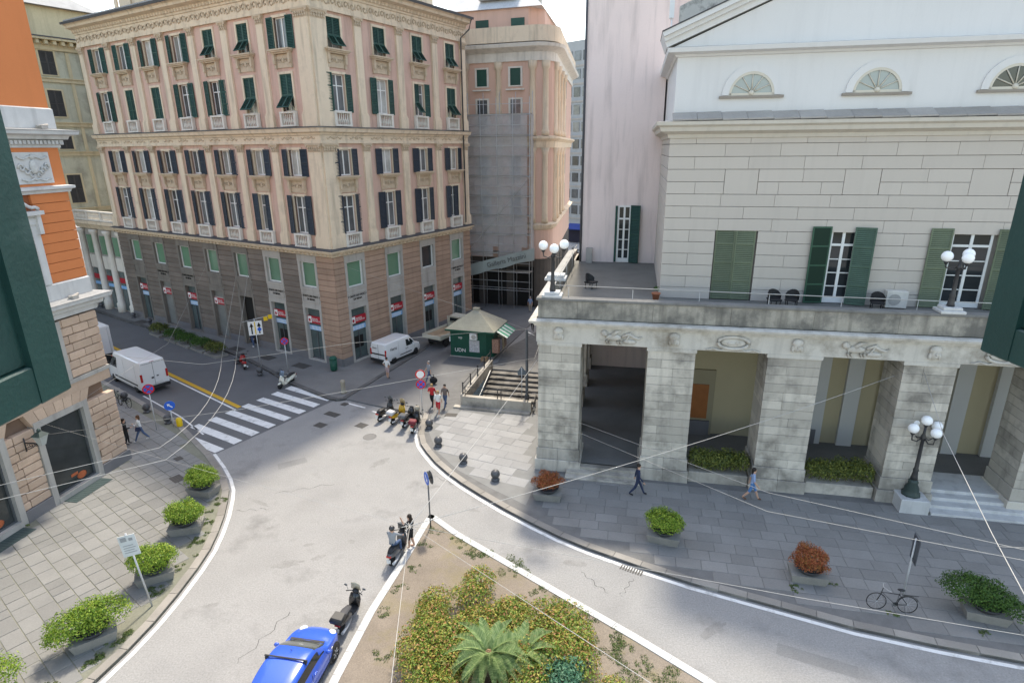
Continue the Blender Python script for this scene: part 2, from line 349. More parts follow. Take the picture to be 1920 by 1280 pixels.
pavL = pave('left_pavement', pavL_poly, .115, mk('joint_stone_moss', (.19, .19, .15), .95, .2, 1, .15, 12)); pavR = pave('theatre_pavement', kerbR + [(40, 12), (40, 66), (9, 66), (-.5, 50), (-1.2, 46.5), HOLE[3], HOLE[2], HOLE[1], HOLE[0], (HOLE[3][0]-.004, HOLE[3][1]), (-1.204, 46.5), (-3.6, 44)], .115, jointR_m); pavM = pave('palazzo_pavement', pavM_poly, .13, mk('palazzo_paving', (.185, .18, .172), .85, .14, .6, .1, 12, .1))
def slabs(parent, poly, keep, origin, ang, rowh, lens, mat, rows, cols, top=.132, gap=.03, seed=3, jit=.006):
    rnd = random.Random(seed); cache = {}; c, s_ = math.cos(ang), math.sin(ang); cand = []
    for r in range(-rows, rows):
        x = -cols*1.0 + rnd.uniform(0, 1.2)
        while x < cols:
            L_ = rnd.choice(lens); h = rowh
            cx, cy = x+L_/2, r*rowh+rowh/2
            W_ = [(origin[0]+c*a-s_*b, origin[1]+s_*a+c*b) for a, b in ((x, r*h), (x+L_, r*h), (x+L_, r*h+h), (x, r*h+h))]
            P = (origin[0]+c*cx-s_*cy, origin[1]+s_*cx+c*cy)
            if keep(P) and all(inside(q, poly) for q in W_): cand.append((math.hypot(*P), P, L_, top+rnd.uniform(-jit, jit), rnd.gauss(0, .003)))
            x += L_
    cand.sort(); far = MB()
    for k, (d_, P, L_, z, rx) in enumerate(cand):
        h = rowh
        if k < 290:
            if L_ not in cache:
                b = MB(); b.bbox(-L_/2+gap/2, -h/2+gap/2, -.06, L_/2-gap/2, h/2-gap/2, 0, .008); cache[L_] = b.mesh('slab', mat)
            ob('slab', cache[L_], parent, T(P[0], P[1], z) @ RZ(ang) @ RX(rx))
        else:
            b0 = len(far.v); far.box(-L_/2+gap/2, -h/2+gap/2, -.06, L_/2-gap/2, h/2-gap/2, 0)
            far.v[b0:] = [(P[0]+c*x-s_*y, P[1]+s_*x+c*y, z+zz) for x, y, zz in far.v[b0:]]
    if far.v: o = ob('far_slabs', far.mesh('far_slabs', mat), parent); o['kind'] = 'stuff'
    return len(cand)
# band inside the kerb stones is left to the kerb
def offset(path, d):
    out = []
    for i, p in enumerate(path):
        a = Vector(path[max(i-1, 0)]); b = Vector(path[min(i+1, len(path)-1)]); t = (b-a); t.normalize(); n = Vector((-t.y, t.x)); out.append((p[0]+n.x*d, p[1]+n.y*d))
    return out
inL = offset(kerbL, -.36) + [(-40, 4), (-75, 60)]
O_ = Vector((-22.16, 30.67)); fO = Vector((.985, -.172))
def keepL(P): 
    q = Vector(P)-O_; return (q.dot(fO) > .12 or q.dot(Vector((.5225, .8526))) > .1) and P[1] > 11.5 and P[1] < 46 and P[0] > -40
nL = slabs(pavL, inL, keepL, (-18, 24), R(-38), .64, [.65, .85, 1.0, .55], slabL_m, 50, 36)
inR = offset(kerbR, .36) + [(40, 12), (40, 66), (9, 66), (-.5, 50), (-3.6, 44)]
a11 = R(-11.5); e1 = Vector((math.cos(a11), math.sin(a11))); e2 = Vector((-math.sin(a11), math.cos(a11))); TP = Vector((1.21, 29.25))
def uv(P): q = Vector(P)-TP; return q.dot(e1), q.dot(e2)
nR = slabs(pavR, inR, lambda P: uv(P)[0] > .5 and uv(P)[1] < -.25 and P[0] < 30, (5, 22), R(-11.5), .66, [.9, 1.25, 1.05], slabR_m, 26, 30, gap=.018, seed=5)
pavC_parent = ob('pale_paving', None, pavR)
MC = MB(); MC.prism([(-5.4, 34.2), (-4.5, 31.2), (-3.0, 29.0), (-1.2, 27.2), (.6, 25.6), (1.75, 29.3), (1.9, 36), (-3.6, 37.6), (-5.4, 36.3)], .05, .121)
bpy.data.objects.remove(pavC_parent); ob('pale_paving', MC.mesh('pale_paving', mk('joint_pale', (.2, .2, .195), .9, .1, 2, 0)), pavR)
PALE = [(-5.45, 34.2), (-4.6, 31.3), (-3.1, 29.1), (-1.3, 27.3), (.5, 25.7), (1.7, 29.3), (1.8, 35.8), (-3.6, 37.5), (-5.4, 36.3)]
nC = slabs(pavR, PALE, lambda P: True, (-2, 31), R(-24), .8, [1.1, 1.5, .9], slabM_m, 14, 14, gap=.014, seed=9)
# kerb stones
def kerbs(parent, path, side, w_=.34, z=.145, step=1.25, mat=kerb_m):
    pts = []; acc = 0
    for i in range(len(path)-1):
        a = Vector(path[i]); b = Vector(path[i+1]); n = max(1, round((b-a).length/step))
        for k in range(n): pts.append(a.lerp(b, k/n))
    pts.append(Vector(path[-1])); k = 0
    for i in range(len(pts)-1):
        a, b = pts[i], pts[i+1]
        if a.y < 8 or a.y > 70 or k > 290: continue
        t = (b-a); L_ = t.length; t.normalize(); n = Vector((-t.y, t.x))*side
        ta = (pts[max(i-1, 0)]-b); g_ = .012
        mb = MB(); na = n; nb = n
        if i > 0: q = (b-pts[i-1]).normalized(); na = Vector((-q.y, q.x))*side
        if i < len(pts)-2: q = (pts[i+2]-a).normalized(); nb = Vector((-q.y, q.x))*side
        A = a+t*g_; B = b-t*g_
        mb.prism([(0, 0), tuple(B-A), tuple(B+nb*w_-A), tuple(na*w_)], 0, z+.06)
        ob('kerb_stone', mb.mesh('kerb_stone', mat), parent, T(A.x, A.y, -.06)); k += 1
kerbs(pavL, kerbL, -1); kerbs(pavR, kerbR, 1); kerbs(pavM, kerbM, 1, mat=mk('kerb_dark', (.12, .115, .11), .85, .2, 1, .1, 20, orand=.1))
# painted lines
def line(name, path, d, w_, mat, z=.006, parent=road):
    A = offset(path, d-w_/2); B = offset(path, d+w_/2); mb = MB()
    for i in range(len(path)-1): mb.quad((*B[i], z), (*A[i], z), (*A[i+1], z), (*B[i+1], z))
    return ob(name, mb.mesh(name, mat), parent)
line('edge_line', kerbL[6:], .2, .17, white_p, .008); line('edge_line', kerbR[1:], -.2, .17, white_p, .006)
for i in range(8):
    A = Vector((-21.35+.634*i, 34.11+1.071*i)); B = A+Vector((3.88, -2.38)); mb = MB(); t = (B-A).normalized(); n = Vector((-t.y, t.x))*.3
    mb.quad((*(A-n), .009), (*(B-n), .009), (*(B+n), .009), (*(A+n), .009)); ob('crossing_stripe', mb.mesh('crossing_stripe', white_p), road)
line('yellow_line', [(-19.0, 38.0), (-40, 54.4)], 0, .32, yellow_p, .009); line('lane_line', [(-19.1, 37.6), (-40, 54.0)], 0, .14, white_p, .009)
line('dash_line', [(-11.6, 38.55), (-10.2, 37.75)], 0, .16, white_p); line('dash_line', [(-9.6, 37.2), (-8.4, 36.4)], 0, .16, white_p)
line('parking_line', [(-22.4, 36.6), (-27, 40.2)], 0, .1, white_p, .009); line('parking_line', [(-19.5, 33.9), (-22.4, 36.6)], 0, .1, white_p, .009)
# iron covers
def cover(x, y, w_, h, a, z, parent, nm='iron_cover', m=iron_m):
    mb = MB(); mb.box(-w_/2, -h/2, 0, w_/2, h/2, .012)
    for k in range(4): mb.box(-w_/2+.05, -h/2+h*(k+.3)/4, .012, w_/2-.05, -h/2+h*(k+.6)/4, .018)
    ob(nm, mb.mesh(nm, m), parent, T(x, y, z) @ RZ(a))
for x, y, w_, h in ((-12.2, 36.75, 1.1, .55), (-12.5, 35.1, .75, .6), (-9.8, 35.0, .7, .6), (-11.8, 38.4, .5, .45)): cover(x, y, w_, h, R(-30), 0, road)
cover(-20.6, 32.9, .9, .5, R(-30), .01, road)
for (u, v) in ((3.2, 1.6), (7.4, 1.7), (11.8, 1.6), (15.8, 1.4), (20, 1.3), (24.2, 1.2), (28.4, 1.0)):   # gratings in front of the shop windows
    q = Vector((-13.77, 45.65))+Vector((-.8526, .5225))*u+Vector((-.5225, -.8526))*v; cover(q.x, q.y, 1.5, .9, R(148.5), .13, pavM, 'grating')
cover(-4.1, 36.2, .8, .5, R(-10), .13, pavR); cover(7.6, 23.6, .6, .5, R(-11), .125, pavR); cover(-18.2, 28.4, .8, .55, R(-38), .132, pavL); cover(-19.3, 30.6, .5, .4, R(-38), .132, pavL)
mb = MB(); mb.lathe([(.42, 0), (.42, .008), (.36, .008), (.36, .004)], 20); ob('round_cover', mb.mesh('round_cover', mk('asphalt_cover', (.17, .165, .16), .8, .1, 4, 0)), road, T(-8.9, 33.4, .001))
# drain slots
mb = MB()
for k in range(9): mb.box(-.45+k*.11, -.16, 0, -.39+k*.11, .16, .01)
ob('drain', mb.mesh('drain', iron_m), road, T(4.95, 20.93, .007) @ RZ(R(-30)))
# traffic island
isl = [(-4.07, 24.9), (-3.75, 24.75), (-2.54, 23.45), (.8, 20.5), (4.55, 17.2), (6.48, 15.4), (9, 12.6), (12, 9), (-7.2, 9), (-6.6, 12.5), (-6.15, 15.66), (-5.64, 18.57), (-4.78, 22.03), (-4.3, 24.2)]
mb = MB(); mb.prism(isl, -.05, .12); island = struct('island_ground', mb.mesh('island_ground', soil_m))
cw = isl[::-1]; mb = MB()
ki = offset(isl+isl[:2], 0)
kmat = mk('island_kerb_white', (.50, .50, .49), .8, .1, 1.5, .08, 20, orand=.06, dirt=(.42, .41, .39), dscale=1.2)
seg = isl[:8]; seg2 = isl[8:]+[isl[0]]
for path in (seg, seg2):
    pts = []
    for i in range(len(path)-1):
        a = Vector(path[i]); b = Vector(path[i+1]); n = max(1, round((b-a).length/1.1))
        for k in range(n): pts.append(a.lerp(b, k/n))
    pts.append(Vector(path[-1]))
    for i in range(len(pts)-1):
        a, b = pts[i], pts[i+1]; t = (b-a).normalized(); n = Vector((t.y, -t.x))
        c_ = sum((Vector(p) for p in isl), Vector((0, 0)))/len(isl)
        if (c_-a).dot(n) < 0: n = -n
        A = a+t*.008; B = b-t*.008; mb = MB(); mb.prism([(0, 0), tuple(B-A), tuple(B-A+n*.3), tuple(n*.3)], 0, .2)
        ob('kerb_stone', mb.mesh('kerb_stone', kmat), island, T(A.x, A.y, -.05))

# repairs, stains and cracks in the asphalt
rr = random.Random(17); patch_m = mk('asphalt_repair', (.215, .212, .207), .9, .15, 1, .2, 20, .3); stain_m = mk('asphalt_stain', (.228, .223, .216), .8, .2, 3, .25, 18)
def blob(x, y, rx, ry, a, m_, nm, z=.003):
    n = 18; P = []
    for k in range(n): t_ = 2*math.pi*k/n; r_ = 1+rr.uniform(-.25, .25); px_, py_ = rx*r_*math.cos(t_), ry*r_*math.sin(t_); P.append((px_*math.cos(a)-py_*math.sin(a), px_*math.sin(a)+py_*math.cos(a), 0))
    q = MB(); q.v += P; q.face(list(range(n))); ob(nm, q.mesh(nm, m_), road, T(x, y, z))
for x, y, rx, ry in ((-9.9, 21.5, .7, .22), (-8.6, 21.9, .3, .14), (-7.4, 23.0, .2, .12), (-9.3, 22.8, .25, .1), (-11.6, 24.0, .3, .1), (-13.0, 26.3, .8, .12), (-11.9, 19.1, .25, .12), (-4.4, 27.6, .5, .2), (-7.6, 30.2, .6, .25), (2.6, 21.4, .5, .2), (7.3, 17.6, .7, .2), (-2.0, 25.4, .4, .12)): blob(x, y, rx, ry, rr.uniform(-.6, .9), stain_m, 'oil_stain')
for x, y, w_, h, a in ((-12.6, 30.2, 1.6, .7, .5), (10.5, 16.2, 2.6, .6, -.45), (-10.2, 14.0, 1.1, .8, 1.3)):
    q = MB(); q.quad((-w_/2, -h/2, 0), (w_/2, -h/2+.05, 0), (w_/2-.04, h/2, 0), (-w_/2+.03, h/2-.04, 0)); ob('road_patch', q.mesh('road_patch', patch_m), road, T(x, y, .0025) @ RZ(a))
for x, y, a, L_ in ((3.3, 20.2, -.9, 1.6), (4.6, 19.9, 1.0, 1.2), (-11, 27.5, .3, 3.0), (-9.2, 17.5, 1.2, 2.6), (-13.0, 25.6, .15, 1.6), (-3.4, 28.0, -.6, 2.2)):
    q = MB(); px_, py_ = 0, 0; n = 14; pts = []
    for k in range(n+1): pts.append((L_*(k/n-.5), .09*math.sin(k*1.3)+rr.uniform(-.05, .05)))
    for k in range(n): (x0, y0), (x1, y1) = pts[k], pts[k+1]; w_ = .012*rr.uniform(.5, 1.4); q.quad((x0, y0-w_, 0), (x1, y1-w_, 0), (x1, y1+w_, 0), (x0, y0+w_, 0))
    ob('road_crack', q.mesh('road_crack', mk('crack_dark', (.09, .088, .085), .95, .1, 3, 0)), road, T(x, y, .0035) @ RZ(a))
# ---------------------------------------------------------------- corner palazzo
C0 = Vector((-13.77, 45.65)); d1 = Vector((.5225, .8526)); d2 = Vector((-.8526, .5225)); A1 = math.atan2(d1.y, d1.x); A2 = math.atan2(-d2.y, -d2.x)
WL, WR = 31.6, 18.2
palazzo = thing('palazzo', 'pink corner palazzo with cream pilasters, dark shutters and a stone ground floor of bank windows', 'building', T(C0.x, C0.y, 0))
FR = RZ(A1)                                            # right facade, u from the corner
FL = T(d2.x*WL, d2.y*WL, 0) @ RZ(A2)                   # left facade, u from its far end, corner at u = WL
UR = [2.15, 6.78, 11.35, 15.9]; UL = [WL-(2.97+4.27*k) for k in range(7)]
OW = 1.3
OPEN = [(10.75, 13.6), (15.1, 17.0), (19.7, 22.25), (23.9, 25.95)]
def louvre(w_, h, mat, panels=2, th=.05, flap=False):
    mb = MB(); f = .075
    mb.box(0, -th/2, 0, f, th/2, h); mb.box(w_-f, -th/2, 0, w_, th/2, h)
    zs = [0]+[h*(k+1)/panels for k in range(panels)]
    for k, z in enumerate(zs): z0 = min(max(z-f/2, 0), h-f); mb.box(f, -th/2, z0, w_-f, th/2, z0+f)
    n = int(h/.105)
    for k in range(n):
        z = .06+(h-.12)*k/n; b = len(mb.v)
        mb.v += [(f, -th*.45, z), (w_-f, -th*.45, z), (w_-f, th*.3, z+.07), (f, th*.3, z+.07)]; mb.face([b, b+1, b+2, b+3])
    mb.cur = 1; mb.box(f, th*.3, f, w_-f, th*.36, h-f)  # backing plate in darkened shutter colour, paints the shade between slats
    return mb.mesh('shutter', mat, mk(mat.name+'_gap_shade', tuple(c*.35 for c in mat.node_tree.nodes['RGB'].outputs[0].default_value[:3]), .8, 0, fine=0))
def win_frame(w_, h):
    mb = MB(); j = .17
    mb.box(-w_/2-j, -.07, -.0, -w_/2, .25, h+j); mb.box(w_/2, -.07, 0, w_/2+j, .25, h+j); mb.box(-w_/2, -.07, h, w_/2, .25, h+j)
    return mb.mesh('window', cream)
def sash_mesh(w_, h, tr=None):
    mb = MB(); f = .07
    mb.box(-w_/2, .17, 0, -w_/2+f, .23, h); mb.box(w_/2-f, .17, 0, w_/2, .23, h); mb.box(-w_/2+f, .17, 0, w_/2-f, .23, f*1.3); mb.box(-w_/2+f, .17, h-f, w_/2-f, .23, h)
    mb.box(-.055, .165, f*1.3, .055, .235, h-f)
    if tr: mb.box(-w_/2+f, .16, h*tr, -.055, .235, h*tr+.07); mb.box(.055, .16, h*tr, w_/2-f, .235, h*tr+.07)
    return mb.mesh('sash', sash)
def pane_mesh(w_, h, m=pane_m): mb = MB(); mb.box(-w_/2+.01, .2, .01, w_/2-.01, .215, h-.01); return mb.mesh('pane', m)
KIT = []
for k, (z0, z1) in enumerate(OPEN):
    h = z1-z0; m_ = sh_slate if k < 2 else sh_green
    KIT.append(dict(frame=win_frame(OW, h), sash=sash_mesh(OW, h, .68 if k % 2 == 0 else None), pane=pane_mesh(OW, h), pane2=pane_mesh(OW, h, mk('pane_curtain', (.34, .34, .32), .15, .35, 1.2, .1, 8, orand=.3, spec=.5)), sh=louvre(.66, h+.1, m_, 3 if k % 2 == 0 else 2), half=louvre(.65, h, m_, 3 if k % 2 == 0 else 2), top=louvre(.65, h*.56, m_, 1), flap=louvre(.65, h*.42, m_, 1)))
mb = MB(); mb.box(-.85, -.30, 0, .85, .0, .12); mb.box(-.85, -.30, .92, .85, .0, 1.05); mb.box(-.85, -.28, .12, -.66, -.02, .92); mb.box(.66, -.28, .12, .85, -.02, .92)
for k in range(6): mb.lathe([(.05, 0), (.035, .1), (.075, .3), (.035, .55), (.05, .8)], 6, (-.5+k*.2, -.15, .12))
BAL = mb.mesh('balustrade', whitest)
mb = MB(); mb.box(-1.12, -.5, .0, 1.12, 0, .1); mb.box(-1.04, -.42, -.1, 1.04, 0, 0); mb.box(-.95, -.3, -.2, .95, 0, -.1)
for s in (-1, 1): mb.box(s*.82-.1, -.26, -.85, s*.82+.1, 0, -.2); mb.box(s*.82-.08, -.16, -1.15, s*.82+.08, 0, -.85)
mb.box(-.7, -.06, -1.12, .7, 0, -.22)
SILL = mb.mesh('window_sill', creamd)
mb = MB()
for k in range(7):
    pts = [(-.6+k*.2+.085*math.cos(a)*(1-a/9), -.075, -.66+.17*math.sin(a)*(1-a/9)) for a in [x*.7 for x in range(9)]]; mb.tube(pts, .028, 4)
mb.sphere((0, -.08, -.62), (.12, .05, .2), 8, 5); SILLR = mb.mesh('relief', creamd)
def pilaster(w_, h, d=.16, ion=False):
    mb = MB(); mb.box(-w_/2, -d, 1.05, w_/2, 0, h-.62); mb.box(-w_/2-.1, -d-.1, 0, w_/2+.1, 0, .85); mb.box(-w_/2-.06, -d-.06, .85, w_/2+.06, 0, .95); mb.box(-w_/2-.03, -d-.03, .95, w_/2+.03, 0, 1.05)
    return mb.mesh('pilaster', cream)
def capital(w_, d=.16):
    mb = MB(); mb.box(-w_/2-.02, -d-.02, 0, w_/2+.02, 0, .06)
    mb.loft([[(-w_/2*s_, -d*t, z), (w_/2*s_, -d*t, z), (w_/2*s_, 0, z), (-w_/2*s_, 0, z)] for s_, t, z in ((1, 1, .06), (1.02, 1.1, .3), (1.25, 1.7, .5))], False)
    mb.box(-w_/2-.12, -d-.14, .5, w_/2+.12, 0, .62)
    for r in range(2):
        n = max(3, int(w_/.22))
        for k in range(n): mb.sphere((-w_/2+(k+.5)*w_/n, -d-.04-.02*r, .14+.17*r), (w_/n*.42, .05, .1), 6, 4)
    for s in (-1, 1): mb.lathe([(.1, -.03), (.1, .03)], 8, (s*(w_/2+.02), -d-.1, .46), 'y')
    return mb.mesh('capital', creamd)
PW, PC = .72, 1.35
PIL = {}
for nm, w_ in (('n', PW), ('c', PC)):
    for hh, z0, z1 in (('lo', 9.75, 17.45), ('hi', 18.62, 26.3)): PIL[nm+hh] = (pilaster(w_, z1-z0), z0, z1-.62)
    PIL['cap'+nm] = capital(w_)
rp = random.Random(11)
def facade(F, W, us, side):
    # wall with real openings
    mb = MB(); zs = [9.4]+[z for o in OPEN for z in o]+[26.5]; edges = []
    us_ = sorted(us); x = 0
    for u in us_: mb.box(x, 0, 9.4, u-OW/2, .4, 26.5); x = u+OW/2
    mb.box(x, 0, 9.4, W, .4, 26.5)
    for u in us_:
        for k in range(0, len(zs), 2): mb.box(u-OW/2, .0, zs[k], u+OW/2, .4, zs[k+1])
    ob('wall', mb.mesh('wall', peach), palazzo, F)
    nb = len(us_); mids = [(us_[i]+us_[i+1])/2 for i in range(nb-1)]
    pl = [(x, 'n') for x in mids]
    pl += [(W-.66, 'c'), (.42, 'n')] if side == 'L' else [(.66, 'c'), (W-.4, 'n')]
    for x, kd in pl:
        for hh in ('lo', 'hi'):
            me, z0, zc = PIL[kd+hh]; p = ob('pilaster', me, palazzo, F @ T(x, 0, z0)); ob('capital', PIL['cap'+kd], p, T(0, 0, zc-z0))
    for u in us_:
        i = us_.index(u)
        for k, (z0, z1) in enumerate(OPEN):
            h = z1-z0; K = KIT[k]; wn = ob('window', K['frame'], palazzo, F @ T(u, 0, z0))
            ob('sash', K['sash'], wn); ob('pane', K['pane'] if rp.random() < .55 else K['pane2'], wn)
            mode = 'open'
            if side == 'L':
                if k == 3: mode = {6: 'open', 5: 'flap', 4: 'flap'}.get(i, 'open')
                if k == 2: mode = {6: 'flap', 5: 'flap', 4: 'open', 3: 'open', 2: 'closed', 1: 'closed', 0: 'open'}[i]
                if k == 0 and i == 5: mode = 'half'
            else:
                if k == 3: mode = 'flap'
                if k == 2: mode = ('open', 'open', 'halfflap', 'flap')[i]
                if k == 0 and i == 3: mode = 'half'
            def S_(me, x, ang=0): ob('shutter', me, wn, T(x, -.11, -.05) @ RZ(ang))
            if mode == 'open': S_(K['sh'], -OW/2-.66-.04, R(rp.uniform(-14, 0))); S_(K['sh'], OW/2+.04, R(rp.uniform(0, 14)))
            elif mode == 'closed': ob('shutter', K['half'], wn, T(-.65, .02, 0)); ob('shutter', K['half'], wn, T(0, .02, 0))
            elif mode == 'half': S_(K['sh'], -OW/2-.66-.04); ob('shutter', K['half'], wn, T(0, .02, 0))
            else:
                for x in (-.65, 0):
                    if mode == 'halfflap' and x == 0: S_(K['sh'], OW/2+.04); continue
                    ob('shutter', K['top'], wn, T(x, .02, h*.44)); ob('shutter', K['flap'], wn, T(x, .0, h*.43) @ RX(R(-38)) @ T(0, 0, -h*.42))
            if k % 2 == 0: ob('balustrade', BAL, palazzo, F @ T(u, -.02, z0-1.05))
            else:
                sl_ = ob('window_sill', SILL, palazzo, F @ T(u, -.02, z0-.12)); ob('relief', SILLR, sl_)
    # ground floor: bays and block piers
    bw = 2.2; ped = []; x = 0
    for u in us_: ped.append((x, u-bw/2)); x = u+bw/2
    ped.append((x, W)); bm = rust_r if side == 'R' else rust_l
    ch = .462; nC = 18
    for pi, (a, b) in enumerate(ped):
        w_ = b-a; me = {}
        corner = (side == 'L' and pi == len(ped)-1) or (side == 'R' and pi == 0)
        for k in range(nC):
            z = .75+k*ch; mm = rust_r if corner else bm
            key = 0
            if key not in me:
                q = MB(); q.bbox(0, -.06, 0, w_, .35, ch-.03, .03); me[key] = q.mesh('stone_block', mm)
            ob('stone_block', me[key], palazzo, F @ T(a+.001, (k % 2)*.004, z))
        q = MB(); q.box(a+.02, .0, .0, b-.02, .45, 9.06); ob('pier', q.mesh('pier', objoint), palazzo, F)
        q = MB(); q.bbox(a-.0, -.1, 0, b, .3, .75, .02); ob('plinth', q.mesh('plinth', plinth_m), palazzo, F)
    for i, u in enumerate(us_):
        door = side == 'L' and i == 4; arcade = side == 'L' and i in (1, 3)
        q = MB(); j = .24
        q.box(u-bw/2, -.09, 0, u-bw/2+j, .4, 4.95); q.box(u+bw/2-j, -.09, 0, u+bw/2, .4, 4.95); q.box(u-bw/2+j, -.09, 4.65, u+bw/2-j, .4, 4.95)
        q.box(u-bw/2, -.05, 4.95, u+bw/2, .4, 6.2); q.box(u-bw/2+.12, -.09, 5.15, u+bw/2-.12, -.05, 5.22); q.box(u-bw/2+.12, -.09, 5.9, u+bw/2-.12, -.05, 5.97)
        q.box(u-bw/2+.12, -.09, 5.22, u-bw/2+.2, -.05, 5.9); q.box(u+bw/2-.2, -.09, 5.22, u+bw/2-.12, -.05, 5.9)
        q.box(u-bw/2, -.09, 6.2, u+bw/2, .4, 6.42); q.box(u-bw/2, -.09, 6.42, u-bw/2+j, .4, 8.5); q.box(u+bw/2-j, -.09, 6.42, u+bw/2, .4, 8.5); q.box(u-bw/2, -.12, 8.5, u+bw/2, .4, 9.05)
        q.box(u-bw/2+j, -.12, 0, u+bw/2-j, .35, .22 if not door else .1)
        sm_ = stone_lt if side == 'R' or i in (6, 5) else mk('sooty_frame_stone', (.185, .165, .145), .8, .2, 1, .06, 20, streak=.5)
        bay = ob('shop_bay', q.mesh('shop_bay', sm_), palazzo, F)
        iw = bw/2-j
        def P_(nm, x0, y0, z0, x1, y1, z1, m_): b_ = MB(); b_.box(x0, y0, z0, x1, y1, z1); return ob(nm, b_.mesh(nm, m_), bay)
        P_('mezzanine_pane', u-iw, .22, 6.42, u+iw, .24, 8.5, pane_green if i % 4 != 2 or side == 'L' else pane_d)
        b_ = MB(); f = .09
        b_.box(u-iw, .12, 6.42, u-iw+f, .2, 8.5); b_.box(u+iw-f, .12, 6.42, u+iw, .2, 8.5); b_.box(u-iw+f, .12, 6.42, u+iw-f, .2, 6.42+f); b_.box(u-iw+f, .12, 8.5-f, u+iw-f, .2, 8.5); ob('mezzanine_sash', b_.mesh('mezzanine_sash', sash), bay)
        if door: P_('doorway', u-iw, .3, .1, u+iw, .38, 4.65, dark_in); continue
        P_('shop_pane', u-iw, .24, .22, u+iw, .26, 4.65, pane_shop if not arcade else mk('grey_shutter_glass', (.20, .205, .195), .3, .2, 1, .05, 10))
        if arcade: P_('door_lintel', u-iw, .14, 3.95, u+iw, .2, 4.05, stone_lt)
        rs_ = P_('bank_sign', u-iw, .08, 3.35, u+iw, .2, 3.95, red_s); 
        b_ = MB(); b_.box(u-iw+.06, .06, 3.38, u-iw+.48, .08, 3.92); ob('sign_emblem', b_.mesh('sign_emblem', white_sign), bay)
        b_ = MB(); b_.lathe([(.12, 0), (.12, .008)], 10, (u-iw+.27, .05, 3.62), 'y'); b_.box(u-iw+.2, .05, 3.46, u-iw+.34, .06, 3.56); ob('sign_crest', b_.mesh('sign_crest', red_s), bay)
        for zz, tx in ((3.74, 'MONTE'), (3.58, 'DEI PASCHI')): ob('sign_letters', text_mesh(tx, .19, white_sign, .004, 'LEFT'), bay, T(u-iw+.56, .068, zz-.02) @ RX(R(90)))
        if not arcade:
            P_('blue_band', u-iw, .2, 2.72, u+iw, .23, 3.12, blue_s)
            b_ = MB()
            for k in range(9):
                x = u-iw+.05+k*(2*iw-.2)/9; b_.xprism([(x, 2.76), (x+.07, 2.76), (x+.17, 3.08), (x+.10, 3.08)], .19, .199)
            ob('band_stripes', b_.mesh('band_stripes', white_sign), bay)
            b_ = MB(); b_.box(u-.03, .17, .22, u+.03, .23, 2.72); b_.box(u-iw, .16, .22, u+iw, .23, .32); ob('glazing_bar', b_.mesh('glazing_bar', steel_d), bay)
            if (i+(side == 'R')) % 2: P_('window_screen', u-.5, .19, 1.2, u+.45, .228, 2.2, dark_in)
    if side == 'R':
        for i in (0, 3):
            for zz, tx in ((5.68, 'MONTE DEI PASCHI'), (5.42, 'DI SIENA')): ob('sign_letters', text_mesh(tx, .235, dark_in, .012), palazzo, F @ T(us_[i], -.07, zz) @ RX(R(90)))
    else:
        for i in (6, 5, 2, 1):
            for zz, tx in ((5.68, 'MONTE DEI PASCHI'), (5.42, 'DI SIENA')): ob('sign_letters', text_mesh(tx, .235, dark_in, .012), palazzo, F @ T(us_[i], -.07, zz) @ RX(R(90)))
facade(FR, WR, UR, 'R'); facade(FL, WL, UL, 'L')
# cornices run round the corner
PTH = [tuple(d2*WL), (0, 0), tuple(d1*WR)]
def corn(nm, prof, m_): mb = MB(); mb.sweep(prof, PTH); return ob(nm, mb.mesh(nm, m_), palazzo)
corn('lower_cornice', [(0, 9.05), (.12, 9.08), (.16, 9.2), (.38, 9.32), (.42, 9.42), (.62, 9.5), (.66, 9.62), (0, 9.72)], cream)
corn('lower_cornice_cover', [(0, 9.725), (.67, 9.63), (.67, 9.66), (0, 9.78)], gutter_m)
corn('frieze', [(0, 17.44), (.2, 17.44), (.2, 17.62), (.16, 17.64), (.16, 18.0), (0, 18.02)], cream)
corn('middle_cornice', [(0, 18.02), (.22, 18.02), (.26, 18.16), (.5, 18.24), (.55, 18.4), (.6, 18.5), (0, 18.6)], cream)
corn('middle_cornice_cover', [(0, 18.603), (.62, 18.5), (.62, 18.53), (0, 18.64)], mk('cornice_lead', (.16, .145, .125), .8, .2, 1, 0))
corn('top_frieze', [(0, 26.3), (.2, 26.3), (.2, 26.5), (.14, 26.52), (.14, 27.35), (0, 27.36)], cream)
corn('top_cornice', [(0, 27.36), (.22, 27.36), (.26, 27.5), (.36, 27.52), (.40, 27.75), (.85, 27.85), (.9, 28.05), (1.05, 28.15), (0, 28.3)], cream)
corn('gutter', [(.95, 28.17), (1.2, 28.12), (1.24, 28.3), (0.2, 28.5), (.1, 28.4)], gutter_m)
def along(nm, me, F, W, z, step, y, us=None):
    n = int(W/step)
    mb = MB(); return n
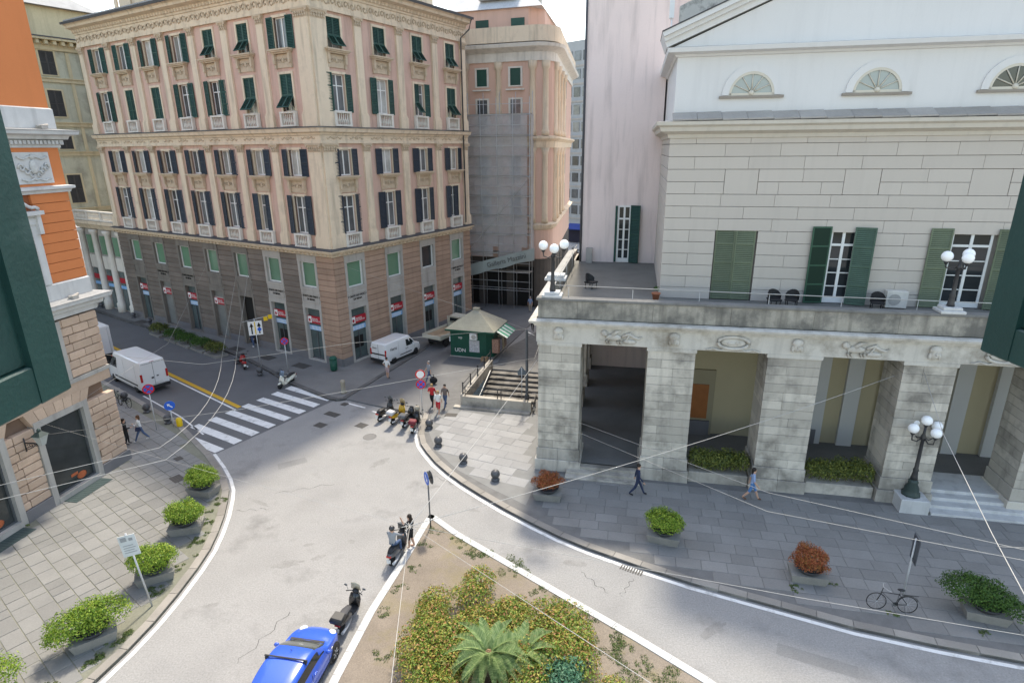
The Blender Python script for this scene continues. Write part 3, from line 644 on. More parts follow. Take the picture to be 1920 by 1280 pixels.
# dentils and frieze ornaments, one mesh per run
for F, W in ((FL, WL), (FR, WR)):
    mb = MB(); n = int(W/.42)
    for k in range(n): x = (k+.5)*W/n; mb.box(x-.11, -.40, 27.53, x+.11, -.2, 27.76); 
    ob('dentils', mb.mesh('dentils', creamd), palazzo, F)
    mb = MB(); n = int(W/.5)
    for k in range(n): x = (k+.5)*W/n; mb.box(x-.09, -.5, 9.22, x+.09, -.1, 9.33)
    ob('modillions', mb.mesh('modillions', creamd), palazzo, F)
    mb = MB(); n = int(W/.62); rr = random.Random(5)
    for k in range(n):
        x = (k+.5)*W/n; sg = 1 if k % 2 else -1
        mb.tube([(x+.24*math.cos(a)*(1-a/8), -.165, 26.93+sg*.27*math.sin(a)*(1-a/8)) for a in [t*.75 for t in range(9)]], .045, 4); mb.sphere((x+.3, -.16, 26.93), (.08, .05, .22), 6, 4)
    ob('frieze_relief', mb.mesh('frieze_relief', creamd), palazzo, F)
    mb = MB(); n = int(W/2.15)
    for k in range(n):
        x = (k+.5)*W/n
        mb.sphere((x, -.17, 17.82), (.2, .05, .12), 8, 4)
        for s in (-1, 1): mb.tube([(x+s*(.25+.09*t), -.175, 17.82+.09*math.sin(t*1.3)) for t in range(6)], .035, 4)
    ob('frieze_ornaments', mb.mesh('frieze_ornaments', creamd), palazzo, F)
# core, roof and attic
def Wp(u, v): q = d2*u; r_ = d1*v; return (q.x+r_.x, q.y+r_.y)
mb = MB(); mb.prism([Wp(.45, .45), Wp(WL-.1, .45), Wp(WL-.1, WR-.1), Wp(.45, WR-.1)], 0, 28.2); ob('core', mb.mesh('core', mk('dark_core', (.05, .045, .04), .9, .1, 1, 0)), palazzo)
mb = MB(); a = [Wp(-.9, -.9), Wp(WL, -.9), Wp(WL, WR), Wp(-.9, WR)]; b = [Wp(2.2, 2.2), Wp(WL, 2.2), Wp(WL, WR-.2), Wp(2.2, WR-.2)]
mb.loft([[(*p, 28.42) for p in a], [(*p, 29.2) for p in b]], False); ob('roof', mb.mesh('roof', roof_m), palazzo)
mb = MB()
for k in range(90): p = Wp(-.2+k*.36, -.35); mb.tube([(*Wp(-.2+k*.36, -.75), 28.5), (*Wp(-.2+k*.36, .5), 28.82)], .09, 5)
ob('roof_tiles', mb.mesh('roof_tiles', roof_m), palazzo)
mb = MB(); mb.prism([Wp(2.6, 2.6), Wp(WL-3.5, 2.6), Wp(WL-3.5, WR-1), Wp(2.6, WR-1)], 28.9, 31.9); at_ = ob('attic', mb.mesh('attic', cream), palazzo)
mb = MB()
for k in range(12): mb.prism([Wp(2.9+k*2.3, 2.45), Wp(3.4+k*2.3, 2.45), Wp(3.4+k*2.3, 2.6), Wp(2.9+k*2.3, 2.6)], 29, 31.9)
for k in range(7): mb.prism([Wp(2.45, 2.9+k*2.1), Wp(2.6, 2.9+k*2.1), Wp(2.6, 3.4+k*2.1), Wp(2.45, 3.4+k*2.1)], 29, 31.9)
mb.prism([Wp(2.2, 2.2), Wp(WL-3.2, 2.2), Wp(WL-3.2, 2.6), Wp(2.2, 2.6)], 31.9, 32.2); ob('attic_strips', mb.mesh('attic_strips', cream), palazzo)
mb = MB(); mb.tube([(.93, -1.15, 28.2), (.85, -.9, 27.3), (.35, -.30, 26.6), (.30, -.28, 10)], .07, 6); ob('downpipe', mb.mesh('downpipe', gutter_m), palazzo, FR @ T(WR-1.2, 0, 0))
# low wing with white columns left of the palazzo
wing = thing('bank_wing', 'low grey wing with white columns and a balustrade terrace, left of the pink palazzo', 'building', T(C0.x+d2.x*40.6, C0.y+d2.y*40.6, 0) @ RZ(A2))
mb = MB(); mb.box(0, .5, 0, 9.0, 8, 9.9); ob('wall', mb.mesh('wall', stone_lt), wing)
mb = MB(); mb.sweep([(0, 9.0), (.3, 9.1), (.5, 9.5), (.7, 9.6), (.7, 9.9), (0, 9.95)], [(0, .5), (9.0, .5)]); ob('cornice', mb.mesh('cornice', cream), wing)
for x in (.5, 3.3, 6.1, 8.7):
    mb = MB(); mb.lathe([(.48, 0), (.48, 1.1), (.36, 1.25), (.32, 5), (.28, 8.5), (.45, 8.7), (.45, 9.0)], 12, (x, .25, 0)); ob('column', mb.mesh('column', whitest), wing)
for k, x in enumerate((1.9, 4.7, 7.4)):
    mb = MB(); mb.box(x-.85, .42, .3, x+.85, .48, 4.6); ob('shop_pane', mb.mesh('shop_pane', pane_shop), wing)
    mb = MB(); mb.box(x-.85, .36, 3.4, x+.85, .42, 3.95); ob('bank_sign', mb.mesh('bank_sign', red_s), wing); mb = MB(); mb.box(x-.85, .36, 2.75, x+.85, .41, 3.1); ob('blue_band', mb.mesh('blue_band', blue_s), wing)
    mb = MB(); mb.box(x-.85, .42, 6.3, x+.85, .48, 8.3); ob('mezzanine_pane', mb.mesh('mezzanine_pane', pane_green), wing)
    mb = MB(); mb.box(x-.95, .38, 4.7, x+.95, .49, 6.1); ob('spandrel', mb.mesh('spandrel', whitest), wing)
mb = MB(); mb.box(0, 0, 9.96, 9.0, .35, 10.15); mb.box(0, .0, 10.85, 9.0, .35, 11.0)
for k in range(4): mb.box(k*2.9, 0, 10.15, k*2.9+.3, .35, 10.85)
for k in range(40): mb.lathe([(.05, 0), (.08, .25), (.04, .5), (.06, .7)], 5, (.4+k*.215, .17, 10.15))
ob('balustrade', mb.mesh('balustrade', whitest), wing)
# ---------------------------------------------------------------- theatre with portico
theatre = thing('theatre', 'beige theatre with a stone pillar portico, roof terrace, white pediment and fan windows', 'building', T(TP.x, TP.y, 0) @ RZ(a11))
def part(nm, mb, *mats, parent=theatre, M=None): return ob(nm, mb.mesh(nm, *mats), parent, M)
rp = random.Random(21)
PX = [(.15, 2.35), (5.7, 8.0), (11.35, 13.75), (17.3, 19.5), (23.0, 25.2), (28.6, 30.8)]
blk = {}
for pi, (a, b) in enumerate(PX):
    w_ = b-a; mb = MB(); mb.box(.03, .03, 0, w_-.03, 2.1, 7.4); pl = part('pillar', mb, mk('pillar_joint', (.20, .185, .165), .95, .1, 2, 0), M=T(a, 0, 0))
    nc = 13; ch = 5.9/nc
    for k in range(nc):
        z = 1.45+k*ch; cut = rp.choice([.3, .38, .55, .66, 1, 1]) * w_
        for x0, x1 in ((0, cut), (cut, w_)):
            if x1-x0 < .05: continue
            key = (round(x0, 2), round(x1, 2))
            if key not in blk: q = MB(); q.bbox(0, 0, 0, x1-x0-.012, 2.14, ch-.014, .014); blk[key] = q.mesh('stone_block', travert)
            ob('stone_block', blk[key], pl, T(x0+.006, rp.uniform(-.006, .006), z))
    for (z0, z1, e) in ((.0, .78, .14), (.79, 1.44, .06)):
        q = MB(); q.bbox(-e, -e, z0, w_*.5-.006, 2.1+e, z1, .02); ob('base_block', q.mesh('base_block', travert), pl); q = MB(); q.bbox(w_*.5+.006, -e, z0, w_+e, 2.1+e, z1, .02); ob('base_block', q.mesh('base_block', travert), pl)
    q = MB(); q.box(-.05, -.05, 7.32, w_+.05, 2.15, 7.5); ob('pillar_cap', q.mesh('pillar_cap', travert2), pl)
W = 33.0
mb = MB(); mb.box(0.05, -.02, 7.5, W, 2.2, 8.36); mb.box(.05, 2.2, 7.5, 2.2, 22, 8.36); part('architrave', mb, travert2)
mb = MB(); mb.sweep([(0, 8.36), (.1, 8.38), (.14, 8.5), (.32, 8.56), (.36, 8.68), (.2, 8.74), (0, 8.76)], [(0.05, 22), (.05, -.02), (W, -.02)]); part('cornice', mb, travert2)
x = .12
for k in range(9):
    L_ = (2.0, 3.7, 3.65, 3.7, 3.6, 3.7, 3.6, 3.7, 5.2)[k]
    q = MB(); q.bbox(0, 0, 0, L_-.012, .38, .92, .015); part('parapet_block', q, parapet_m, M=T(x, .06, 8.76)); x += L_
q = MB(); q.bbox(-.05, -.05, 0, W-.1, .5, .13, .02); part('parapet_coping', q, mk('coping_dirty', (.19, .185, .175), .9, .2, .8, .1, 14, streak=.3), M=T(.08, .04, 9.68))
for k in range(4):
    q = MB(); q.bbox(0, 0, 0, .38, 3.6, .92, .015); part('parapet_block', q, parapet_m, M=T(.12, .5+k*3.62, 8.76))
q = MB(); q.bbox(0, 0, 0, .5, 14.5, .12, .02); part('parapet_coping', q, mk('coping_pale', (.36, .35, .33), .9, .2, .8, .1, 14), M=T(.06, .5, 9.68))
mb = MB(); mb.box(.2, .2, 8.36, W, 16.2, 8.8); part('terrace_floor', mb, terr_m)
mb = MB(); mb.tube([(.75, 14, 10.35), (.75, .62, 10.35), (W, .62, 10.15)], .022, 5)
for k in range(12): mb.tube([(.75 if k < 4 else (k-3.5)*3.2, (.62+k*3.4) if k < 4 else .62, 8.8), (.75 if k < 4 else (k-3.5)*3.2, (.62+k*3.4) if k < 4 else .62, 10.33 if k < 4 else 10.25)], .018, 4)
part('handrail', mb, cable_m)
# carved masks and reliefs on the architrave
for x in (1.21, 6.91, 12.57, 18.4, 24.1):
    mb = MB(); mb.sphere((0, -.07, 0), (.23, .17, .3), 12, 8); mb.sphere((0, -.12, .16), (.27, .14, .2), 10, 6); mb.sphere((0, -.24, -.02), (.045, .07, .09), 6, 5)
    for s in (-1, 1): mb.sphere((s*.09, -.2, .06), (.045, .04, .03), 6, 4); mb.sphere((s*.19, -.1, -.14), (.08, .08, .17), 6, 5)
    mb.sphere((0, -.2, -.14), (.09, .05, .035), 6, 4)
    part('carved_mask', mb, travert2, M=T(x, -.02, 7.98))
for x, kd in ((4.22, 0), (9.69, 1), (15.37, 0), (21.2, 1)):
    mb = MB()
    if kd == 0:      # winged beast and trophies
        mb.sphere((-.25, -.05, 0), (.42, .1, .17), 10, 6); mb.sphere((-.72, -.07, .2), (.16, .1, .16), 8, 6); mb.tube([(-.6, -.06, .1), (-.7, -.06, .2)], .12, 6)
        for lx in (-.55, -.4, .0, .14): mb.tube([(lx, -.06, -.05), (lx-.06, -.07, -.2), (lx+.02, -.07, -.36)], [.07, .05, .04], 6)
        mb.tube([(.2, -.05, .05), (.5, -.06, .22), (.75, -.05, .05), (1.0, -.05, -.02), (1.15, -.05, .1)], [.09, .07, .08, .06, .03], 6)
        mb.tube([(-.3, -.05, .1), (-.1, -.06, .3), (.15, -.06, .34)], [.12, .09, .03], 6); mb.sphere((.55, -.05, -.2), (.35, .08, .12), 8, 5); mb.tube([(.3, -.05, -.3), (.6, -.06, .3)], .05, 5)
    else:            # wreath on ribbons
        mb.tube([(.72*math.cos(a), -.06, .3*math.sin(a)+.02) for a in [k*math.pi/12 for k in range(25)]], .085, 6); mb.sphere((0, -.02, .02), (.6, .05, .22), 12, 6); mb.sphere((-.1, -.06, .0), (.2, .05, .1), 8, 5); mb.sphere((.18, -.06, .03), (.12, .05, .1), 8, 5)
        for s in (-1, 1): mb.tube([(s*(.2+.18*t), -.05, -.34+.05*math.sin(t*2)) for t in range(7)], [.05, .06, .04, .06, .04, .05, .02], 5)
    part('carved_relief', mb, travert2, M=T(x, -.03, 7.95))
# portico interior
mb = MB(); mb.box(.3, .3, 0, 33, 22, .5); part('portico_floor', mb, mk('portico_paving', (.17, .168, .165), .75, .2, .6, .1, 10))
def back(u0, u1): mb = MB(); mb.box(u0, 5.3, .5, u1, 5.6, 8.3); part('portico_wall', mb, portin)
back(6.4, 33)
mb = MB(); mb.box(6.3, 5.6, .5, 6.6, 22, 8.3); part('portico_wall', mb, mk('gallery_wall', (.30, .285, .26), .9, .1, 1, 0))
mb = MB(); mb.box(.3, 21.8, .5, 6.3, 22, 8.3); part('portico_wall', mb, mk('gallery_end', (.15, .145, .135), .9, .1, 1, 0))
for x in (9.9, 13.0, 15.5, 17.2, 19.0, 20.8, 22.6, 24.6, 26.5):
    if x != 9.9: q = MB(); q.box(x-.4, 5.05, .5, x+.4, 5.3, 8.3); part('inner_pilaster', q, portwh)
for x in (9.0, 14.9, 26.0):
    q = MB(); q.box(x-.85, 5.16, .5, x+.85, 5.3, 4.6); dr = part('poster_niche', q, mk('niche_frame', (.33, .29, .2), .9, .05, 1, 0)); q = MB(); q.box(x-.52, 5.1, 1.55, x+.52, 5.16, 3.7); ob('varnished_panel', q.mesh('varnished_panel', orangewood), dr); q = MB(); q.box(x-.7, 5.0, .5, x+.7, 5.15, 1.4); ob('dark_base', q.mesh('dark_base', plinth_m), dr)
for k in range(5):
    mb = MB(); mb.box(0, 0, 0, 1.3, 1.3, 7.0); mb.box(-.12, -.12, 0, 1.42, 1.42, .9); part('gallery_pillar', mb, travert, M=T(.55, 4.3+k*3.6, .5))
mb = MB(); mb.box(.2, .1, 8.30, W, 22, 8.36); part('portico_ceiling', mb, portin)
for x in (4.0, 9.7, 15.3, 21.2): 
    q = MB(); q.sphere((0, 0, 0), .26, 12, 8); q.tube([(0, 0, .24), (0, 0, .75)], .02, 5); part('portico_lantern', q, mk('lantern_amber', (.50, .36, .12), .3, 0, fine=0), M=T(x, 2.6, 7.5))
# steps
for k in range(3):
    q = MB(); q.bbox(1.9-.12*(2-k) if k else 1.75, -.85+.38*k, .1, 5.75, .4, .22+.14*k, .015); part('step', q, travert, M=T(0, 0, 0))
for k in range(4):
    q = MB(); q.bbox(19.35, -.95+.5*k, .1, 23.3+.25*(3-k), 2.4, .24+.155*k, .015); part('step', q, marble)
for a, b in ((8.14, 11.2), (13.9, 17.15)):
    q = MB(); q.bbox(a+.05, .1, .1, b-.05, 1.4, .72, .02); part('hedge_trough', q, travert)
q = MB(); q.bbox(17.95, -1.0, .1, 19.2, .15, .85, .03); part('lamp_plinth', q, marble)
for x, y in ((.5, .45), (18.5, .35)): q = MB(); q.bbox(-.5, -.42, 0, .5, .42, .14, .02); q.bbox(-.38, -.32, .14, .38, .32, .28, .02); part('lamp_pedestal', q, marble, M=T(x+.3, y, 9.81))
q = MB(); q.bbox(-.6, -.5, 0, .6, .5, .16, .02); q.bbox(-.5, -.4, .16, .5, .4, .32, .02); part('lamp_pedestal', q, marble, M=T(.45, 4.6, 9.8))
# upper block: course blocks with recessed joints
UX0, UY = 6.3, 5.3
mb = MB(); mb.box(UX0+.29, UY+.29, 8.3, 34, 24, 17.5); part('upper_wall', mb, uppjoint)
OPN = [(9.05, 11.25), (14.2, 16.45), (20.3, 22.9), (26.0, 28.4)]; PAN = [(9.25, 10.95), (15.1, 16.8), (20.85, 22.6), (26.6, 28.2)]
zc = [8.8+.64*k for k in range(14)]
for k, z in enumerate(zc):
    z1 = min(z+.64, 17.45); spans = [(UX0, 33.5)]
    holes = OPN if z1 <= 13.0 else (PAN if 14.8 < z1 < 16.1 else [])
    if holes:
        spans = []; x = UX0
        for a, b in holes: spans.append((x, a)); x = b
        spans.append((x, 33.5))
    for a, b in spans:
        n = max(1, round((b-a)/(2.6 if z > 10 else 3.0))); off = (k % 2)*.5
        cuts = [a]+[a+(b-a)*(j+off*.9+.05)/n for j in range(n) if 0 < (j+off*.9+.05) < n]+[b]; cuts = sorted(set(round(c, 2) for c in cuts))
        if len(cuts) > 2 and cuts[1]-cuts[0] < .6: cuts.pop(1)
        for c0, c1 in zip(cuts, cuts[1:]):
            q = MB(); q.bbox(0, 0, 0, c1-c0-.016, .3, z1-z-.022, .008); part('wall_block', q, upper_m, M=T(c0+.008, UY, z+.011))
for a, b in PAN: q = MB(); q.box(a+.02, UY+.012, 14.575, b-.02, UY+.3, 15.825); part('blank_panel', q, upper_m)
for k in range(14):   # side face courses
    z = 8.8+.64*k; q = MB(); q.bbox(0, 0, 0, .3, 10.6, min(.61, 17.43-z), .012); part('wall_block', q, upper_m, M=T(UX0, UY+.32, z+.015))
# french windows and shutters on the terrace
shO = louvre(1.02, 4.1, sh_olive, 4); shT = louvre(.98, 4.1, sh_teal, 4); shD = louvre(.98, 4.1, mk('shutter_deep_green', (.035, .095, .06), .5, .2, 1.5, .08, 12), 4)
def french(x0, x1, z0, h, parent, M=None):
    q = MB(); w_ = x1-x0
    q.box(0, 0, 0, .12, .1, h); q.box(w_-.12, 0, 0, w_, .1, h); q.box(.12, 0, 0, w_-.12, .1, .3); q.box(.12, 0, h-.1, w_-.12, .1, h); q.box(.12, 0, h*.76, w_-.12, .1, h*.76+.12); q.box(w_/2-.07, -.01, .3, w_/2+.07, .1, h-.1)
    for t in (.22, .4, .58): q.box(.12, .02, h*t, w_-.12, .08, h*t+.05)
    fw = ob('french_window', q.mesh('french_window', sash), parent, M or T(x0, UY+.1, z0)); q = MB(); q.box(.02, .05, .02, w_-.02, .07, h-.02); ob('pane', q.mesh('pane', pane_d), fw); return fw
wn = ob('closed_shutters', None, theatre, T(9.1, UY-.03, 8.85)); bpy.data.objects.remove(wn)
for x in (9.1, 10.14): ob('shutter', shO, theatre, T(x, UY+.05, 8.85))
french(14.9, 16.2, 8.85, 4.05, theatre); ob('shutter', shD, theatre, T(14.9, UY-.02, 8.85) @ RZ(R(-172)) @ T(-.0, 0, 0)); ob('shutter', shT, theatre, T(16.0, UY-.12, 8.85) @ RZ(R(-14)))
french(20.6, 22.5, 8.85, 4.15, theatre); ob('shutter', shO, theatre, T(19.55, UY-.1, 8.85)); ob('shutter', shO, theatre, T(22.6, UY-.1, 8.85) @ RZ(R(-8)))
french(26.3, 28.1, 8.85, 4.15, theatre)
# main cornice with stone tiles, white attic wall and pediment
CP = [(UX0, 24), (UX0, UY), (34, UY)]
mb = MB(); mb.sweep([(0, 17.4), (.08, 17.42), (.14, 17.6), (.5, 17.75), (.56, 17.95), (.72, 18.05), (.75, 18.22), (0, 18.3)], CP); part('main_cornice', mb, mk('cornice_beige', (.60, .55, .48), .9, .05, .5, .03, 15, streak=.15))
for k in range(22):
    q = MB(); q.loft([[(0, -.78, .0), (1.2, -.78, .0), (1.2, -.78, .07), (0, -.78, .07)], [(0, .0, .36), (1.2, .0, .36), (1.2, 0, .43), (0, 0, .43)]], False); part('roof_tile', q, tile_m, M=T(UX0+.05+k*1.22, UY, 18.24+.012*(k % 2)) @ RY(R(-1.2)))
mb = MB(); mb.box(UX0+.12, UY+.12, 17.5, 34, 23, 21.4); part('attic_wall', mb, whitew)
def arch_pts(r, n=14, z0=0): return [(r*math.cos(math.pi*k/n), z0+r*math.sin(math.pi*k/n)) for k in range(n+1)]
for x in (10.15, 15.95, 21.85, 27.7):
    r_ = 1.02; q = MB()
    o_, i_ = arch_pts(1.42), arch_pts(1.1); 
    for k in range(14): q.xprism([i_[k], o_[k], o_[k+1], i_[k+1]], -.1, .14)
    ln = part('fan_window', q, whitew, M=T(x, UY+.12, 19.45)); q = MB(); q.box(-1.55, -.14, -.14, 1.55, .1, -.02); ob('sill', q.mesh('sill', mk('sill_brown', (.3, .26, .22), .9, .1, 1, 0)), ln)
    q = MB(); q.xprism(arch_pts(1.08), -.03, -.01); ob('pane', q.mesh('pane', mk('fan_pane', (.34, .38, .37), .15, .1, 1, 0, spec=.5) if x < 20 else pane_d), ln)
    q = MB(); o_, i_ = arch_pts(1.1), arch_pts(.98)
    for k in range(14): q.xprism([i_[k], o_[k], o_[k+1], i_[k+1]], -.09, -.031)
    q.box(-1.1, -.09, -.02, 1.1, -.031, .1); q.sphere((0, -.06, .1), .14, 8, 6)
    for k in range(1, 6): a = math.pi*k/6; q.tube([(.1*math.cos(a), -.06, .1+.1*math.sin(a)), (1.0*math.cos(a), -.06, 1.0*math.sin(a))], .032, 4)
    ob('glazing_bars', q.mesh('glazing_bars', mk('fan_bars', (.62, .57, .48), .7, .05, 1, 0)), ln)
mb = MB(); mb.sweep([(0, 21.3), (.1, 21.32), (.16, 21.42), (.5, 21.5), (.55, 21.7), (0, 21.8)], [(UX0+.12, 23), (UX0+.12, UY+.12), (34, UY+.12)]); part('attic_cornice', mb, whitew)
ap = (21.0, 28.0)   # apex u,z of pediment
mb = MB(); mb.xprism([(UX0-.1, 21.8), (36, 21.8), (ap[0], ap[1])], UY+.1, UY+2); part('pediment', mb, whitew)
def rake(o0, o1, y): 
    x0, z0 = UX0-.45, 21.75; dx, dz = ap[0]-x0, ap[1]-z0; L_ = math.hypot(dx, dz); n = (-dz/L_, dx/L_); return [(x0+n[0]*o0, z0+n[1]*o0), (ap[0]+n[0]*o0, ap[1]+n[1]*o0), (ap[0]+n[0]*o1, ap[1]+n[1]*o1), (x0+n[0]*o1, z0+n[1]*o1)]
for o0, o1, y in ((.02, .3, -.1), (.3, .5, -.3), (.5, .72, -.5)): mb = MB(); mb.xprism(rake(o0, o1, y), UY+y, UY+2.5); part('raking_cornice', mb, whitew)
mb = MB(); mb.xprism(rake(.725, .78, 0), UY-.55, UY+2.5); part('rake_flashing', mb, gutter_m)
mb = MB(); mb.xprism([(UX0+.2, 22.6), (UX0+6, 25.2), (UX0+6, 27.5), (UX0+.9, 27.5), (UX0+.9, 24.5), (UX0+.2, 24.2)], UY+3, UY+3.5); part('gable_parapet', mb, mk('stained_parapet', (.5, .49, .46), .9, .1, .6, .05, 12, dirt=(.12, .12, .115), dscale=.6, dth=(.5, .6)))
mb = MB(); mb.box(UX0-.35, 8, 23.6, UX0-.1, 8.25, 25.0); mb.tube([(UX0-.2, 8.1, 22.6), (UX0-.2, 8.1, 23.6)], .04, 5); part('roof_vent', mb, white_sign)
# pink fly tower behind the terrace
mb = MB(); mb.box(.9, 16, 0, 6.3, 34, 33); mb.box(6.3, 24.0, 18, 36, 34, 33); part('tower', mb, pinkt)
mb = MB(); mb.tube([(.84, 15.94, .2), (.84, 15.94, 33)], .09, 6); part('downpipe', mb, gutter_m)
fw = french(0, .95, 0, 4.1, theatre, T(3.5, 15.9, 8.85)); ob('shutter', louvre(.75, 4.15, sh_green, 4), theatre, T(4.42, 15.85, 8.85) @ RZ(R(-25))); ob('shutter', louvre(.16, 4.1, sh_green, 1), theatre, T(3.32, 15.86, 8.85))
mb = MB(); mb.box(0, 0, 0, .45, .4, 1.1); mb.box(.05, -.01, .2, .4, 0, .9); part('meter_box', mb, stone_lt, M=T(1.3, 15.4, 8.8))
# ---------------------------------------------------------------- orange corner building (left)
uo = Vector((.172, .985)); AO = math.atan2(uo.y, uo.x); LO = 20.0
org = Vector((-22.16, 30.67))-uo*LO
orangeb = thing('orange_house', 'orange plastered house with white trim and a pink sandstone block ground floor', 'building', T(org.x, org.y, 0) @ RZ(AO))
def po(nm, mb, *mats, M=None, parent=orangeb): return ob(nm, mb.mesh(nm, *mats), parent, M)
# local: x to the far corner (LO), y inward (left), front y=0
mb = MB(); mb.box(0, .35, 0, LO-.35, 14, 9.3); po('ground_core', mb, objoint)
mb = MB(); mb.box(0, .12, 9.3, LO-.12, 14, 26); po('upper_core', mb, orjoint)
SH = [(LO-4.55, LO-2.1, .35, 4.35), (LO-9.1, LO-6.6, .35, 4.35), (LO-13.6, LO-11.1, .35, 4.35)]
rp = random.Random(4); bch = .415; k = 0; z = .72
rowsz = [(.72+.415*i, .415) for i in range(9)]
def hole(x0, x1, z0, z1):
    for a, b, c, d in SH:
        if x1 > a-.32 and x0 < b+.32 and z0 < d+.2: return (a-.32, b+.32)
    if z0 > 6.0 and z1 < 9.2:
        for xc in (LO-3.1, LO-7.8, LO-12.4):
            if x1 > xc-.85 and x0 < xc+.85: return (xc-.85, xc+.85)
    return None
cache = {}
def blocks(z0, h, xlo, xhi, off):
    x = xhi; first = True; n = 0
    while x > xlo+.1:
        L_ = (.62 if (off and first) else rp.choice([1.05, .95, 1.15])); first = False
        x0 = max(x-L_, xlo); hh = hole(x0, x, z0, z0+h)
        if hh:
            if x > hh[1]+.05: segs = [(max(x0, hh[1]), x)]
            else: segs = []
            nx = x0
            if x0 > hh[0]: nx = hh[0] if x0 < hh[1] else x0
            else: nx = hh[0]
        else: segs = [(x0, x)]; nx = x0
        for a, b in segs:
            if b-a < .12: continue
            w_ = round(b-a, 2); key = (w_, h)
            if key not in cache: q = MB(); q.bbox(0, 0, 0, w_-.035, .36, h-.035, .03); cache[key] = q.mesh('stone_block', obrick)
            ob('stone_block', cache[key], orangeb, T(a+.017, rp.uniform(-.012, .012), z0+.017))
        x = nx
for i, (z0, h) in enumerate(rowsz): blocks(z0, h, LO-15, LO, i % 2)
for i in range(7): blocks(5.95+i*.44, .44, LO-15, LO, i % 2)
for i in range(40):   # far return corner, street side
    pass
mb = MB(); mb.box(LO-15, -.05, 5.72, LO+.06, .5, 5.93); po('string_course', mb, stone_lt)
mb = MB(); mb.box(LO-15, .0, 5.2, LO, .4, 5.72); po('lintel_band', mb, obrick)
# flat arches over the shop windows
for a, b, c, d in SH:
    n = 7; w_ = b-a+.64
    for j in range(n):
        x0 = a-.32+w_*j/n; x1 = a-.32+w_*(j+1)/n; t0 = (j-n/2)*.09; t1 = (j+1-n/2)*.09
        q = MB(); q.xprism([(x0+.012, 4.47), (x1-.012, 4.47), (x1+t1-.012, 5.2), (x0+t0+.012, 5.2)], -.015, .34); po('voussoir', q, obrick)
    q = MB(); q.box(a-.3, -.06, .0, a, .36, 4.65); q.box(b, -.06, 0, b+.3, .36, 4.65); q.box(a, -.06, 4.35, b, .36, 4.65); q.box(a-.05, -.1, .1, b+.05, .36, .4); fr = po('shop_window', q, stone_lt)
    q = MB(); q.box(a, .24, .4, b, .26, 4.35); ob('pane', q.mesh('pane', mk('shop_glass_dark', (.035, .04, .04), .05, .5, .7, 0, spec=.6)), fr)
    q = MB(); q.box(a, .16, .4, a+.07, .24, 4.35); q.box(b-.07, .16, .4, b, .24, 4.35); q.box(a+.07, .16, 4.28, b-.07, .24, 4.35); q.box(a+.07, .16, .4, b-.07, .24, .47); ob('sash', q.mesh('sash', steel_d), fr)
    q = MB(); q.box(a+.1, -.85, .125, b-.05, -.12, .15)
    for kk in range(14): q.box(a+.12+kk*(b-a-.2)/14, -.83, .15, a+.16+kk*(b-a-.2)/14, -.14, .158)
    ob('light_grating', q.mesh('light_grating', mk('grating_green', (.05, .075, .075), .5, .1, 3, 0)), fr)
    q = MB(); q.sphere((a+1.7, .228, .75), (.3, .004, .2), 10, 6); q.box(a+1.1, .226, .9, a+1.5, .23, 1.05); ob('display', q.mesh('display', mk('display_orange', (.45, .12, .05), .6, .3, 3, 0)), fr)
mb = MB(); pass
for x0_, x1_ in ((LO-15, LO-9.4), (LO-6.3, LO-4.87), (LO-1.8, LO+.08)): mb = MB(); mb.bbox(x0_, -.08, 0, x1_, .3, .72, .02); po('plinth', mb, plinth_m)
# first-floor windows in the block wall
for xc in (LO-3.1, LO-7.8, LO-12.4):
    q = MB(); q.box(xc-.85, -.06, 5.95, xc-.62, .3, 9.0); q.box(xc+.62, -.06, 5.95, xc+.85, .3, 9.0); q.box(xc-.62, -.06, 8.8, xc+.62, .3, 9.0); fr = po('window', q, stone_lt); q = MB(); q.box(xc-.62, .18, 5.95, xc+.62, .2, 8.8); ob('pane', q.mesh('pane', pane_d), fr); q = MB(); q.box(xc-.62, .1, 5.95, xc-.54, .18, 8.8); q.box(xc+.54, .1, 5.95, xc+.62, .18, 8.8); q.box(xc-.05, .1, 5.95, xc+.05, .18, 8.8); ob('sash', q.mesh('sash', mk('brown_sash', (.12, .05, .03), .6, .1, 2, 0)), fr)
def ocorn(nm, prof, m_): mb = MB(); mb.sweep(prof, [(0, 0), (LO, 0), (LO, 14)]); return po(nm, mb, m_)
ocorn('main_cornice', [(0, 9.1), (.08, 9.12), (.12, 9.35), (.3, 9.42), (.34, 9.6), (.62, 9.72), (.66, 9.9), (0, 9.98)], marble); ocorn('cornice_cover', [(0, 9.982), (.68, 9.9), (.68, 9.94), (0, 10.04)], roof_m)
ocorn('white_base_band', [(0, 10.04), (.06, 10.04), (.06, 10.8), (0, 10.86)], marble)
zz = 10.86
for i in range(9):
    h = .475; 
    for a, b in ((LO-2.05, LO), (LO-6.4, LO-4.2), (LO-11.2, LO-9.1)): q = MB(); q.bbox(0, 0, 0, b-a, .2, h-.022, .01); po('plaster_course', q, orange_m, M=T(a, .0, zz+.011))
    q = MB(); q.bbox(0, 0, 0, 8, .2, h-.022, .01); po('plaster_course', q, orange_m, M=T(LO-.2, .21, zz+.011) @ RZ(R(90)))
    zz += h
ocorn('sill_course', [(0, 15.12), (.1, 15.12), (.14, 15.25), (.26, 15.3), (.26, 15.42), (0, 15.46)], marble)
mb = MB(); mb.box(0, .0, 15.46, LO, .3, 17.2); po('frieze_wall', mb, orange_m)
q = MB(); q.box(LO-2.5, -.05, 15.58, LO-.65, .0, 17.0); rl_ = po('relief_panel', q, marble); q = MB()
